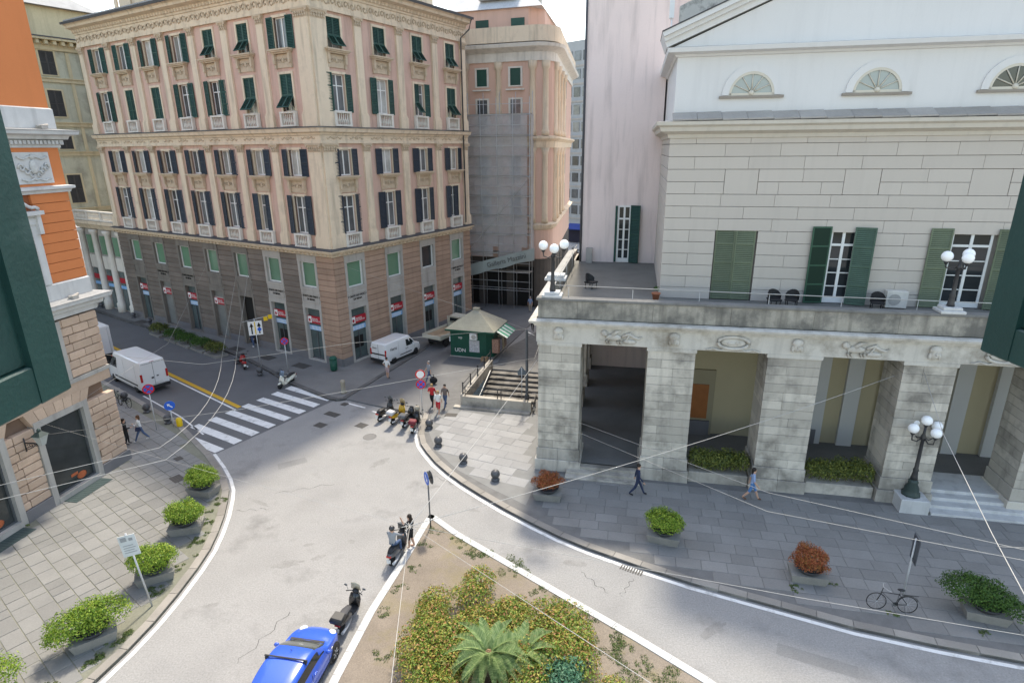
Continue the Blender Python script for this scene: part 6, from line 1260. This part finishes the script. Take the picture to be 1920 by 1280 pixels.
# flatbed truck
t = thing('flatbed_truck', 'cream flatbed truck with wooden bed parked behind the kiosk', 'truck', T(-5.75, 52.6, .12) @ RZ(heading(.52, .854)))
bx(t, 'bed_frame', truck_c, -2.7, -1.02, .82, .9, 1.02, .96)
for k in range(7): bx(t, 'bed_plank', wood_m, -2.62, -.96+k*.275, .962, .85, -.70+k*.275, .985, e=.003)
for s in (-1, 1): bx(t, 'drop_side', truck_c, -2.7, s*1.0-.03, .96, .9, s*1.0+.03, 1.2)
bx(t, 'tailboard', truck_c, -2.74, -1.0, .9, -2.69, 1.0, 1.2); bx(t, 'chassis', plastic, -2.5, -.4, .5, 2.3, .4, .8)
body(t, [ring(.98, .5, .9, 1.3, .95, 2.0, .82), ring(2.0, .5, .9, 1.3, .95, 2.05, .82), ring(2.55, .5, .88, 1.25, .92, 1.4, .8), ring(2.75, .55, .8, 1.0, .85, 1.1, .75)], truck_c, 'cab'); panel(t, 'rear_window', [(.975, .7, 1.4), (.975, -.7, 1.4), (.975, -.66, 1.85), (.975, .66, 1.85)], glass_v, .015); panel(t, 'windscreen', [(2.53, -.72, 1.42), (2.53, .72, 1.42), (2.05, .7, 1.98), (2.05, -.7, 1.98)], glass_v, .015)
for s in (-1, 1): p = [(1.2, s*.955, 1.35), (2.25, s*.94, 1.35), (1.95, s*.85, 1.9), (1.2, s*.85, 1.9)]; panel(t, 'side_window', p if s < 0 else p[::-1], glass_v, .014)
q = MB()
for s in (-1, 1): q.tube([(.92, s*.9, .96), (.92, s*.9, 2.0)], .03, 6)
q.tube([(.92, -.9, 2.0), (.92, .9, 2.0)], .03, 6); q.tube([(.92, -.9, 1.5), (.92, .9, 1.5)], .025, 6); ob('headboard', q.mesh('headboard', truck_c), t)
for xx in (-1.7, 2.0):
    for s in (-1, 1): wheel(t, xx, s*.82, .34, .22)
# blue hatchback at the island kerb
t = thing('blue_car', 'blue hatchback with a black roof bar parked at the island kerb', 'car', T(-7.28, 15.35, 0) @ RZ(heading(.17, .985))); W_ = .83
# stations: x, z bottom, half width, belt z, top z, top half width
ST = [(-1.95, .45, .50, .62, .74, .40), (-1.9, .34, .68, .78, 1.0, .52), (-1.72, .27, .78, .88, 1.3, .64), (-1.35, .25, .82, .91, 1.42, .66), (-.8, .24, .83, .92, 1.49, .69), (-.2, .24, .83, .92, 1.49, .69), (.25, .24, .83, .92, 1.41, .67), (.62, .24, .83, .92, 1.18, .68), (.95, .24, .82, .91, .99, .66), (1.3, .25, .80, .86, .93, .62), (1.6, .28, .75, .76, .84, .56), (1.82, .32, .64, .63, .72, .46), (1.95, .38, .44, .52, .58, .32)]
def spl(i, f):
    P = [ST[max(0, min(len(ST)-1, i+k))] for k in (-1, 0, 1, 2)]; r_ = []
    for c in range(6):
        a0, a1, a2, a3 = (q_[c] for q_ in P); r_.append(.5*((2*a1)+(-a0+a2)*f+(2*a0-5*a1+4*a2-a3)*f*f+(-a0+3*a1-3*a2+a3)*f**3))
    return r_
sta = [spl(i, k/5) for i in range(len(ST)-1) for k in range(5)]+[list(ST[-1])]
def half(x, zb, w_, zb2, zt, wt):
    h = [(w_*.86, zb), (w_*.97, zb+.06), (w_, zb+.2), (w_*1.0, (zb+zb2)/2+.05), (w_*.985, zb2-.04), (w_*.955, zb2)]
    for k in range(1, 5): f = k/5; h.append((w_*.955+(wt-w_*.955)*f**1.15, zb2+(zt-.05-zb2)*f))
    h += [(wt-.02, zt-.045), (wt-.09, zt-.012), (wt*.5, zt+.008), (0, zt+.016)]; return h
rows = []
for q_ in sta: h = half(*q_); rows.append([(q_[0], y, z) for y, z in h]+[(q_[0], -y, z) for y, z in h[-2::-1]])
NB = MB(); GL = {}; nr = len(rows[0])
for i in range(len(rows)-1):
    xm = (rows[i][0][0]+rows[i+1][0][0])/2
    for j in range(nr-1):
        jj = min(j, nr-2-j); key = None
        if .27 < xm < .9 and jj >= 10: key = 'windscreen'
        elif -1.82 < xm < -1.5 and jj >= 10: key = 'rear_window'
        elif 6 <= jj <= 8 and -.28 < xm < .62-.0 and (xm < .3 or jj == 6): key = 'side_window_%d' % (j > nr/2)
        elif 6 <= jj <= 8 and -1.4 < xm < -.36: key = 'quarter_window_%d' % (j > nr/2)
        tgt = GL.setdefault(key, MB()) if key else NB
        b0 = len(tgt.v); tgt.v += [rows[i][j], rows[i+1][j], rows[i+1][j+1], rows[i][j+1]]; tgt.face([b0, b0+1, b0+2, b0+3], True)
for r_, o_ in ((rows[0], 1), (rows[-1], 0)): b0 = len(NB.v); NB.v += r_; NB.face([b0+k for k in range(nr)] if o_ else [b0+nr-1-k for k in range(nr)])
import bmesh
def weld(o):
    bm = bmesh.new(); bm.from_mesh(o.data); bmesh.ops.remove_doubles(bm, verts=bm.verts, dist=.0005); bmesh.ops.recalc_face_normals(bm, faces=bm.faces); bm.to_mesh(o.data); bm.free()
    for p_ in o.data.polygons: p_.use_smooth = True
    return o
weld(ob('body', NB.mesh('body', car_b), t))
for key, g_ in GL.items(): weld(ob(key.rsplit('_', 1)[0] if key[-1].isdigit() else key, g_.mesh(key, mk('windscreen_glass', (.05, .06, .058), .04, .3, 2, 0, spec=.8) if key == 'windscreen' else glass_v), t))
bx(t, 'cowl', plastic, .9, -.62, .985, 1.0, .62, 1.003, e=.004)
for s in (-1, 1):
    q = MB(); q.sphere((.60, s*.94, 1.0), (.07, .1, .075), 10, 8); ob('mirror', q.mesh('mirror', car_b), t); q = MB(); q.sphere((1.62, s*.53, .74), (.19, .16, .085), 14, 10); ob('headlight', q.mesh('headlight', headl), t); bx(t, 'indicator', sash, 1.0, s*W_-.012, .70, 1.08, s*W_+.008, .75)
    bx(t, 'sill', plastic, -.85, s*(W_-.03)-.02, .24, .85, s*(W_-.03)+.02, .31); q = MB(); q.sphere((-1.82, s*.58, .9), (.1, .14, .16), 10, 8); ob('tail_light', q.mesh('tail_light', redl), t)
    q = MB(); q.box(-.30, 0, .36, -.288, .008, .93); q.box(.80, 0, .36, .812, .008, .9); ob('door_gap', q.mesh('door_gap', plastic), t, T(0, s*(W_-.002)-(.006 if s > 0 else 0.002), 0)); bx(t, 'door_handle', car_b, -.2, s*W_-.02, .8, -.03, s*W_+.016, .835)
for xx in (-1.22, 1.22):
    for s in (-1, 1):
        wheel(t, xx, s*.745, .295, .19, mat=mk('hubcap', (.25, .23, .2), .4, .3, 12, 0, metal=.5)); q = MB(); q.lathe([(.36, -.03), (.36, .03)], 24, (0, 0, 0), 'y'); ob('wheel_arch', q.mesh('wheel_arch', plastic), t, T(xx, s*(W_-.045), .32))
        q = MB()
        for k in range(7): a_ = k*.8976; q.tube([(.05*math.cos(a_), 0, .05*math.sin(a_)), (.18*math.cos(a_), 0, .18*math.sin(a_))], .02, 5)
        ob('wheel_spokes', q.mesh('wheel_spokes', rim_m), t, T(xx, s*.835, .295))
bx(t, 'roof_bar', plastic, -.37, -.74, 1.535, -.31, .74, 1.565); 
for s in (-1, 1): bx(t, 'bar_foot', plastic, -.39, s*.66-.05, 1.4, -.29, s*.66+.05, 1.535)
q = MB(); q.tube([(.12, 0, 1.4), (-.05, 0, 1.58)], .008, 4); ob('aerial', q.mesh('aerial', plastic), t); bx(t, 'front_bumper', plastic, 1.8, -.5, .36, 1.99, .5, .48); bx(t, 'number_plate', plate_m, 1.985, -.24, .42, 2.0, .24, .52); bx(t, 'wiper', plastic, .84, -.5, 1.06, .88, .45, 1.075, e=.004)
# ---------------------------------------------------------------- scooters
def scooter(x, y, a, label, c1, seatc=plastic, screen=True, case=None, tail=redl, lean=8, z=0, mirror=True, classic=False, moto=False):
    t = thing('motorcycle' if moto else 'scooter', label, 'motorcycle' if moto else 'scooter', T(x, y, z) @ RZ(a) @ RX(R(lean)), 'parked scooters'); r = .29 if moto else .23
    wheel(t, -.62, 0, r, .12); wheel(t, .68, 0, r, .11)
    q = MB()
    def oval(xx, zc, w_, h, n=10): return [(xx, w_*math.cos(2*math.pi*k/n), zc+h*math.sin(2*math.pi*k/n)) for k in range(n)]
    q.loft([oval(-.98, .68, .06, .05), oval(-.85, .64, .15, .12), oval(-.5, .55, .19 if not classic else .24, .2), oval(-.15, .45, .18, .18), oval(.0, .34, .15, .1)]); ob('tail_body', q.mesh('tail_body', c1), t)
    q = MB(); q.loft([oval(-.02, .33, .17, .06), oval(.25, .28, .19, .045), oval(.42, .32, .18, .06)]); ob('footboard', q.mesh('footboard', plastic if not classic else c1), t)
    q = MB(); q.loft([[(.42, -.21, .3), (.5, -.21, .3), (.5, .21, .3), (.42, .21, .3)], [(.47, -.24, .6), (.58, -.2, .6), (.58, .2, .6), (.47, .24, .6)], [(.44, -.17, .9), (.56, -.13, .9), (.56, .13, .9), (.44, .17, .9)]]); ob('leg_shield', q.mesh('leg_shield', c1), t)
    q = MB(); q.loft([oval(-.88, .78, .1, .04), oval(-.6, .8, .16, .06), oval(-.25, .76, .15, .06), oval(.0, .70, .1, .04)]); ob('seat', q.mesh('seat', seatc), t)
    q = MB(); q.loft([[(.5, -.07, .42), (.9, -.06, .40), (.9, .06, .40), (.5, .07, .42)], [(.56, -.07, .5), (.82, -.05, .5), (.82, .05, .5), (.56, .07, .5)]]); ob('front_mudguard', q.mesh('front_mudguard', c1), t)
    q = MB(); q.tube([(.68, .07, .25), (.55, .06, .65), (.46, 0, .98)], .025, 6); q.tube([(.68, -.07, .25), (.55, -.06, .65)], .025, 6); ob('fork', q.mesh('fork', steel_d), t)
    q = MB(); q.tube([(.36, -.33, 1.0), (.44, -.12, 1.02), (.46, 0, .98), (.44, .12, 1.02), (.36, .33, 1.0)], .018, 6); q.sphere((.5, 0, .97), (.1, .14, .09), 10, 6); ob('handlebar', q.mesh('handlebar', plastic if not classic else c1), t)
    q = MB(); q.sphere((.59, 0, .92 if not classic else .99), (.05, .09, .08), 10, 6); ob('headlight', q.mesh('headlight', headl), t)
    if mirror:
        for s in (-1, 1): q = MB(); q.tube([(.4, s*.26, 1.02), (.42, s*.34, 1.2)], .009, 4); q.sphere((.41, s*.37, 1.23), (.02, .075, .05), 8, 5); ob('mirror', q.mesh('mirror', steel_d), t)
    if screen: q = MB(); q.loft([[(.55, -.2, 1.0), (.56, 0, 1.0), (.55, .2, 1.0), (.54, .2, 1.0), (.55, 0, 1.0), (.54, -.2, 1.0)], [(.42, -.17, 1.4), (.45, 0, 1.42), (.42, .17, 1.4), (.41, .17, 1.4), (.44, 0, 1.42), (.41, -.17, 1.4)]]); ob('windscreen', q.mesh('windscreen', screen if screen is not True else mk('screen_smoke', (.07, .075, .08), .1, 0, fine=0, spec=.6)), t)
    q = MB(); q.box(-.99, -.1, .62, -.93, .1, .7); ob('tail_light', q.mesh('tail_light', tail), t); q = MB(); q.box(-1.0, -.09, .36, -.985, .09, .53); q.tube([(-.9, 0, .6), (-.99, 0, .45)], .015, 4); ob('number_plate', q.mesh('number_plate', plate_m), t)
    q = MB(); q.tube([(-.1, -.15, .22), (-.55, -.19, .26), (-.95, -.2, .34)], [.025, .05, .06], 8); ob('exhaust', q.mesh('exhaust', steel), t); q = MB(); q.tube([(0, .08, .25), (-.05, .24, .02)], .015, 5); ob('stand', q.mesh('stand', steel_d), t)
    if case: q = MB(); q.loft([[(-1.12, -.2, .84), (-.72, -.2, .84), (-.72, .2, .84), (-1.12, .2, .84)], [(-1.16, -.24, .98), (-.7, -.24, .98), (-.7, .24, .98), (-1.16, .24, .98)], [(-1.1, -.2, 1.1), (-.76, -.18, 1.1), (-.76, .18, 1.1), (-1.1, .2, 1.1)]]); ob('top_case', q.mesh('top_case', case), t)
    return t
scooter(-8.5, 36.2, heading(.41, .91), 'black scooter with red tail light, leftmost of the four parked scooters', sc_black)
scooter(-7.6, 35.75, heading(.36, .93), 'yellow and black scooter with a tall screen, second of the four parked scooters', sc_yel, screen=mk('screen_amber', (.4, .3, .16), .1, 0, fine=0, spec=.6), case=mk('case_silver', (.45, .45, .46), .4, .05, 3, 0))
scooter(-6.85, 35.25, heading(.25, .97), 'black scooter with white headlight bezel, third of the four parked scooters', sc_black, screen=False, case=sc_grey)
scooter(-6.3, 34.4, heading(.04, 1), 'black scooter with maroon top case, rightmost of the four parked scooters', sc_black, screen=False, case=mk('case_maroon', (.16, .02, .03), .5, .1, 4, 0))
scooter(-17.15, 41.95, heading(-.36, -.93), 'ivory classic scooter with blue screen parked at the crossing kerb', sc_white, screen=mk('screen_blue', (.15, .2, .27), .1, 0, fine=0, spec=.6), case=None, classic=True, lean=-8)
scooter(-22.2, 46.1, heading(-.5, .86), 'red motorcycle parked by the bank kerb hedge', sc_red, screen=False, moto=True)
scooter(-5.1, 22.0, heading(.22, .975), 'dark grey maxi scooter carrying the helmeted rider at the island kerb', sc_grey, lean=3, mirror=False)
scooter(-6.3, 18.25, heading(.2, .98), 'black scooter with an open rear tray parked in front of the blue car', sc_black, seatc=mk('seat_grey', (.06, .06, .065), .7, .1, 5, 0), screen=mk('screen_sand', (.4, .36, .28), .1, 0, fine=0, spec=.6), case=plastic)
for k, (x, y) in enumerate(((9.2, 92), (10.6, 98), (8.6, 84))): scooter(x, y, R(200+20*k), ('black scooter far down the side street, left one', 'black scooter far down the side street near the blue awning', 'white and black scooter far down the side street by the skip')[k], (sc_black, sc_grey, sc_white)[k], z=.1)
# bicycles
def bicycle(x, y, a, label, col, lean=6, z=.13, bars=cable_m):
    t = thing('bicycle', label, 'bicycle', T(x, y, z) @ RZ(a) @ RX(R(lean)), 'parked bicycles'); r = .34
    for xx in (-.52, .55):
        q = MB(); q.tube([(r*math.cos(k*math.pi/14), 0, r*math.sin(k*math.pi/14)) for k in range(29)], .017, 5, cap=False); w_ = ob('wheel', q.mesh('tyre', rubber), t, T(xx, 0, r)); q = MB()
        for k in range(12): an = k*math.pi/6; q.tube([(0, .02*(-1)**k, 0), (.33*math.cos(an), 0, .33*math.sin(an))], .003, 3)
        q.lathe([(.02, -.04), (.02, .04)], 8, (0, 0, 0), 'y'); ob('spokes', q.mesh('spokes', steel), w_)
    q = MB(); q.tube([(-.52, 0, r), (-.12, 0, .28), (.4, 0, .74), (-.2, 0, .72), (-.12, 0, .28)], .017, 6); q.tube([(-.52, 0, r), (-.2, 0, .72), (-.22, 0, .88)], .014, 6); q.tube([(.38, 0, .92), (.43, 0, .66), (.55, 0, r)], .016, 6); ob('frame', q.mesh('frame', col), t)
    q = MB(); q.tube([(.2, -.27, .95), (.3, -.24, .98), (.38, 0, .96), (.3, .24, .98), (.2, .27, .95)], .013, 5); ob('handlebar', q.mesh('handlebar', bars), t); q = MB(); q.sphere((-.24, 0, .92), (.14, .08, .04), 10, 6); ob('saddle', q.mesh('saddle', plastic), t); q = MB(); q.lathe([(.09, -.01), (.09, .01)], 14, (-.12, -.03, .28), 'y'); q.tube([(-.12, -.06, .28), (-.05, -.08, .14)], .012, 5); ob('crank', q.mesh('crank', steel_d), t)
    q = MB(); q.tube([(-.52+.38*math.cos(k*.22+.25), 0, r+.38*math.sin(k*.22+.25)) for k in range(12)], .012, 5); q.tube([(-.85, 0, .74), (-.3, 0, .72)], .012, 5); ob('mudguard_rack', q.mesh('mudguard_rack', col), t); q = MB(); q.tube([(-.4, .05, .3), (-.42, .2, .0)], .01, 5); ob('stand', q.mesh('stand', steel_d), t)
bk = mk('bike_black', (.03, .028, .028), .4, .1, 5, 0)
bicycle(14.35, 18.35, R(168), 'old black bicycle leaning by the kerb of the theatre pavement', bk); bicycle(1.45, 37.1, R(80), 'dark bicycle leaning at the underpass parapet beside the portico corner', bk)
bicycle(-27.0, 38.1, R(150), 'dark bicycle parked beside the orange house corner, nearer one', bk); bicycle(-27.9, 38.7, R(140), 'dark bicycle parked beside the orange house corner, farther one', bk)
# ---------------------------------------------------------------- people
def make_person(name, label, loc, ang, top, bottom, hair=hair_d, shoes=None, pose='stand', sleeve='long', legs='long', h=1.72, hat=None, armL=None, armR=None, group='pedestrians', seat=None):
    k = h/1.75; V = []; E = []; RD = []; LB = []
    def v(p, r, par=None, lab=None):
        V.append(tuple(c*k for c in p)); RD.append(r*k); i = len(V)-1
        if par is not None: E.append((par, i)); LB.append(lab)
        return i
    sit = pose == 'sit'; hz = .95 if not sit else .0
    base = .92
    pel = v((0, 0, base), .135); sp = v((.01, 0, base+.18), .118, pel, 'top'); ch = v((.02, 0, base+.40), .145, sp, 'top'); nk = v((.01, 0, base+.565), .06, ch, 'top'); hd = v((.03, 0, base+.68), .088, nk, 'skin'); ht = v((.02, 0, base+.785), .082, hd, 'skin'); ns = v((.125, 0, base+.685), .014, hd, 'skin')
    stride = {'walk': .34, 'stand': .04, 'sit': 0}[pose]
    for s in (-1, 1):
        hp = v((0, s*.095, base-.06), .095, pel, 'bottom')
        if sit: kn = v((.40, s*.17, base-.10), .07, hp, 'bottom'); an = v((.34, s*.2, base-.52), .048, kn, 'shin'); to = v((.50, s*.2, base-.56), .038, an, 'shoe')
        else:
            f = s*stride; kn = v((f*.45+.03, s*.1, .49), .066, hp, 'bottom'); an = v((f-(.06 if f < 0 else 0), s*.1, .09+(.06 if f < -.1 else 0)), .045, kn, 'shin'); to = v((f+.15, s*.115, .045+(.0 if f >= -.1 else .02)), .038, an, 'shoe')
        sh = v((.01, s*.185, base+.49), .068, ch, 'top')
        A = (armL if s > 0 else armR)
        if A is None:
            sw = -s*stride*.55; A = [(sw*.4-.02, s*.235, base+.21), (sw+.06, s*.24, base-.03)]
        el = v(A[0], .047, sh, 'top'); wr = v(A[1], .032, el, 'fore'); d = Vector(A[1])-Vector(A[0]); d.normalize(); pm = Vector(A[1])+d*.07; hn = v(tuple(pm), .03, wr, 'skin')
        side = d.cross(Vector((1, 0, 0))) if abs(d.x) < .9 else d.cross(Vector((0, 0, 1))); side.normalize()
        fw = d.cross(side)
        for q_ in range(4):
            o_ = (q_-1.5)*.018; a_ = pm+d*.035+fw*o_; b_ = a_+d*(.035+.008*(1.5-abs(q_-1.5)))+side*.012; f1 = v(tuple(a_), .0095, hn, 'skin'); v(tuple(b_), .008, f1, 'skin')
        tb = v(tuple(pm-d*.02+fw*.04), .011, hn, 'skin'); v(tuple(pm+d*.02+fw*.055), .009, tb, 'skin')
    me = bpy.data.meshes.new('skel'); me.from_pydata(V, E, []); o = bpy.data.objects.new('skel', me); COL.objects.link(o); o.modifiers.new('skin', 'SKIN'); ss = o.modifiers.new('sub', 'SUBSURF'); ss.levels = 1; ss.render_levels = 1
    for i, sv in enumerate(me.skin_vertices[0].data): sv.radius = (RD[i], RD[i]); sv.use_root = (i == 0)
    dg = bpy.context.evaluated_depsgraph_get(); bm_ = bpy.data.meshes.new_from_object(o.evaluated_get(dg)); bpy.data.objects.remove(o)
    shoes = shoes or plastic; bm_.materials.clear(); mats = [skin, top, bottom, shoes]
    for m_ in mats: bm_.materials.append(m_)
    idx = {'skin': 0, 'top': 1, 'bottom': 2, 'shoe': 3, 'fore': 1 if sleeve == 'long' else 0, 'shin': 2 if legs == 'long' else 0}
    seg = [(Vector(V[a]), Vector(V[b]), idx[l]) for (a, b), l in zip(E, LB)]
    for p in bm_.polygons:
        c = p.center; best = 9; bi = 0
        for a, b, l in seg:
            ab = b-a; t_ = max(0, min(1, (c-a).dot(ab)/max(ab.length_squared, 1e-9))); dd = (c-(a+ab*t_)).length
            if dd < best: best = dd; bi = l
        p.material_index = bi; p.use_smooth = True
    z0 = seat if sit else 0
    t = ob(name, bm_, None, T(loc[0], loc[1], loc[2] if not sit else z0-base*k+.1) @ RZ(ang)); tag(t, label, 'person', group)
    q = MB(); hc = Vector((.015, 0, base+.735))*k
    if hat: q.sphere(tuple(hc), (.13*k, .125*k, .125*k), 14, 10); q.box(hc.x+.06*k, -.09*k, hc.z-.05*k, hc.x+.135*k, .09*k, hc.z-.02*k); ob('helmet' if sit else 'cap', q.mesh('hat', hat), t)
    else:
        q.sphere((hc.x-.02*k, 0, hc.z+.012*k), (.105*k, .1*k, .1*k), 14, 10)
        if hair in (hair_b,) or 'woman' in label or 'long' in label: q.sphere((hc.x-.065*k, 0, hc.z-.1*k), (.06*k, .095*k, .17*k), 12, 8)
        ob('hair', q.mesh('hair', hair), t)
    q = MB()
    for s in (-1, 1): q.sphere((.108*k, s*.034*k, (base+.705)*k), .011*k, 6, 4)
    ob('eyes', q.mesh('eyes', dark_in), t)
    return t
Z = .13
blk_ = cloth((.02, .02, .022)); jean = cloth((.07, .11, .2)); wht = cloth((.7, .69, .67)); red_ = cloth((.5, .03, .04)); gry = cloth((.3, .31, .33)); lblue = cloth((.27, .36, .55)); dblue = cloth((.08, .2, .42)); pinkc = cloth((.5, .36, .36)); navy = cloth((.03, .04, .08)); camo = cloth((.16, .13, .12)); beige = cloth((.45, .38, .3))
def bag(loc, r, m_, label, ang=0): q = MB(); q.sphere((0, 0, 0), r, 10, 8); tag(ob('bag', q.mesh('bag', m_), None, T(*loc) @ RZ(ang)), label, 'bag')
make_person('person', 'person in black with long dark hair on the left pavement corner', (-23.3, 32.4, Z), R(20), blk_, blk_, hair_d, armR=[(.12, -.25, 1.15), (.32, -.12, 1.15)])
make_person('person', 'woman in a white top and jeans beside the person in black', (-22.7, 32.85, Z), R(200), wht, jean, mk('hair_brown', (.1, .05, .025), .6, .1, 9, 0), wht, 'walk', armL=[(.12, .24, 1.15), (.28, .1, 1.2)])
q = MB(); q.loft([[(-.16, -.05, 0), (.16, -.05, 0), (.16, .05, 0), (-.16, .05, 0)], [(-.12, -.04, .24), (.12, -.04, .24), (.12, .04, .24), (-.12, .04, .24)]], False); q.tube([(-.1, 0, .24), (0, 0, .5), (.1, 0, .24)], .012, 5); tag(ob('shoulder_bag', q.mesh('shoulder_bag', navy), None, T(-22.62, 32.55, .95) @ RZ(R(20))), 'dark shoulder bag at the hip of the woman in white', 'bag')
make_person('person', 'left one of two dark-dressed walkers far along the bank pavement', (-46.1, 66.6, Z), R(-35), navy, jean, hair_d, wht, 'walk'); make_person('person', 'right one of two dark-dressed walkers far along the bank pavement', (-45.2, 66.3, Z), R(-35), navy, navy, hair_d, wht, 'walk')
make_person('person', 'man in a dark suit and white shirt walking in front of the portico', (6.3, 26.4, Z), R(-8), navy, navy, hair_d, blk_, 'walk', h=1.8)
make_person('person', 'man in light blue shirt and blue shorts walking along the portico', (11.9, 25.9, Z), R(-20), lblue, dblue, hair_d, mk('shoe_brown', (.15, .07, .04), .6, .1, 5, 0), 'walk', 'short', 'short', h=1.8)
make_person('person', 'woman with red top and black leggings near the scooters', (-5.5, 37.5, Z), R(-100), red_, blk_, hair_b, wht, 'walk', 'short', armR=[(.05, -.25, 1.15), (.25, -.1, 1.2)])
make_person('person', 'woman in white top with a red jacket round her waist near the scooters', (-4.95, 36.3, Z), R(-95), wht, red_, hair_b, wht, 'walk', 'short', 'short')
make_person('person', 'man in a patterned dark shirt and jeans walking behind the two women', (-4.6, 37.4, Z), R(-110), camo, jean, hair_d, plastic, 'walk', 'short')
make_person('person', 'man in a grey shirt and jeans carrying a black sack', (-6.3, 42.1, Z), R(-150), gry, jean, hair_g, plastic, 'walk', 'short', armL=[(-.02, .26, 1.12), (.02, .34, .92)]); q = MB(); q.sphere((0, 0, .27), (.3, .24, .27), 12, 8); q.tube([(0, 0, .5), (0, 0, .72)], [.08, .04], 6); tag(ob('sack', q.mesh('sack', blk_), None, T(-5.95, 41.8, Z)), 'bulging black sack held by the man in grey', 'sack')
make_person('person', 'person in white and blue shirt and pale shorts standing behind the rental van', (-9.65, 43.0, Z), R(60), wht, pinkc, hair_d, plastic, 'stand', 'short', 'short', armL=[(-.05, .36, 1.18), (.05, .2, .98)], armR=[(-.05, -.36, 1.18), (.05, -.2, .98)])
make_person('person', 'man in a blue checked shirt standing at the gallery entrance', (2.0, 62.3, .1), R(-100), lblue, beige, hair_g, plastic, 'stand', 'short'); make_person('person', 'man in a grey shirt and black trousers walking by the portico side', (2.0, 55.0, .12), R(80), gry, blk_, hair_d, plastic, 'walk', 'short')
make_person('person', 'person in jeans standing in the dark bank doorway', tuple(C0+d2*10.9+Vector((-.5225, -.8526))*.45)+(Z,), R(-120), navy, jean, hair_d, wht)
make_person('person', 'helmeted rider in grey shirt and jeans sitting on the grey scooter', (-5.19, 21.6, 0), heading(.22, .975), gry, jean, hair_d, plastic, 'sit', hat=mk('helmet_black', (.03, .03, .033), .25, .05, 3, 0, spec=.6), armL=[(.22, .27, 1.22), (.42, .28, 1.08)], armR=[(.22, -.27, 1.22), (.42, -.28, 1.08)], seat=.86, group='people at the island')
make_person('person', 'woman in black with a raised arm beside the scooter rider', (-4.55, 22.35, .14), R(160), blk_, blk_, hair_d, skin, 'stand', 'short', 'short', armL=[(.12, .32, 1.4), (.2, .36, 1.66)], group='people at the island')
# ---------------------------------------------------------------- overhead wires
def wire(pts, r, label, sag=0):
    P = []
    for i in range(len(pts)-1):
        a = Vector(pts[i]); b = Vector(pts[i+1]); n = 8 if sag else 1
        for k in range(n): s_ = k/n; p = a.lerp(b, s_); p.z -= sag*4*s_*(1-s_); P.append(p)
    P.append(Vector(pts[-1])); q = MB(); q.tube(P, r, 5); tag(ob('cable', q.mesh('cable', cable_m)), label, 'cable', 'overhead cables')
J = (-3.05, 14.93, 6.5); WO = (-22.95, 25.7, 4.1)
wire([J, (17.6, 25.5, 6.9)], 0.0097, 'long thin cable from the star junction to the fourth portico pillar', .25)
wire([J, (1.35, 29.1, 6.6)], 0.0097, 'cable from the star junction up to the first portico pillar', .1)
wire([J, (-2.2, 8.2, 8.0), (-1.6, 2.0, 9.5)], 0.0067, 'cable from the star junction down to the bottom edge')
wire([J, (2.4, 8.12, 8.0), (5.5, 2.0, 9.3)], 0.0067, 'cable from the star junction towards the lower right')
wire([J, (-22.9, 26.2, 4.6)], 0.0045, 'fine cable from the star junction to the orange house', .1)
q = MB()
for k in range(10): a = k*.628; q.tube([J, (J[0]+.25*math.cos(a), J[1]+.25*math.sin(a), J[2]+.06*(-1)**k)], .01, 4)
tag(ob('cable_star', q.mesh('cable_star', cable_m)), 'star-shaped cable junction hanging over the island kerb', 'cable')
wire([WO, (-13.05, 25.63, 5.4), (-9.24, 27.13, 5.5), (1.3, 32.0, 5.6), (1.6, 34, 5.6)], 0.0090, 'cable crossing from the orange house over the crossing to the portico')
wire([(-22.3, 30.9, 6.4), (-16.77, 30.31, 6.0), (-9.6, 33.82, 6.0), (-2.65, 35.33, 6.1), (1.0, 38.0, 5.5)], 0.0090, 'upper cable crossing the junction towards the kiosk')
def arcw(a, b, c, n=8): return [tuple((1-t)**2*Vector(a)+2*t*(1-t)*Vector(b)+t*t*Vector(c)) for t in [k/n for k in range(n+1)]]
wl = tuple(C0+d2*12)+(7.6,)
wire([wl, (-16.2, 31.3, 6.0)]+arcw((-16.2, 31.3, 6.0), (-13.1, 24.5, 6.0), (-14.3, 21.6, 5.6))+[(-23.0, 17.0, 5.2)], 0.0105, 'left one of two curved contact wires over the crossing'); wire([tuple(C0+d2*10.5)+(7.6,), (-15.4, 31.3, 6.0)]+arcw((-15.4, 31.3, 6.0), (-12.3, 24.2, 6.0), (-13.5, 20.6, 5.6))+[(-23.2, 15.5, 5.2)], 0.0105, 'right one of two curved contact wires over the crossing')
wire([(19.0, 25.6, 7.0), (16.45, 20.5, 6.5), (13.82, 14.59, 6.3), (12.76, 12.18, 6.3), (10.5, 7, 6.4)], 0.0128, 'thick cable curving down the right edge from the portico'); wire([(13.51, 13.99, 6.32), (19.5, 13.1, 6.5)], 0.0090, 'short bright cable branching right at the lower right')
def onpix(z, *pts): return [(x, y, z) for x, y in pts]
wire([(2.6, 28.95, 3.4), (9.6, 19.5, 4.6), (14.55, 14.25, 6.0), (20, 11.6, 6.1)], 0.0090, 'upper one of two parallel cables along the theatre pavement'); wire([(2.5, 28.95, 2.9), (9.2, 18.6, 4.4), (14.17, 13.8, 6.0), (20, 11, 6.1)], 0.0090, 'lower one of two parallel cables along the theatre pavement')
wire([J, (7.32, 12.44, 6.0), (12.0, 11.15, 6.0), (18, 9.6, 6)], 0.0067, 'lowest cable crossing the right-hand road')
wire([tuple(C0+d1*1.0)+(8.3,), (-8.6, 45.5, 6.8), (1.0, 38.0, 5.5)], 0.0075, 'cable from the bank corner to the grey cable pole'); wire([tuple(C0+d2*16)+(7.8,), (-22.2, 36.5, 5.2), (-22.8, 26.6, 4.4)], 0.0067, 'thin cable above the white van')
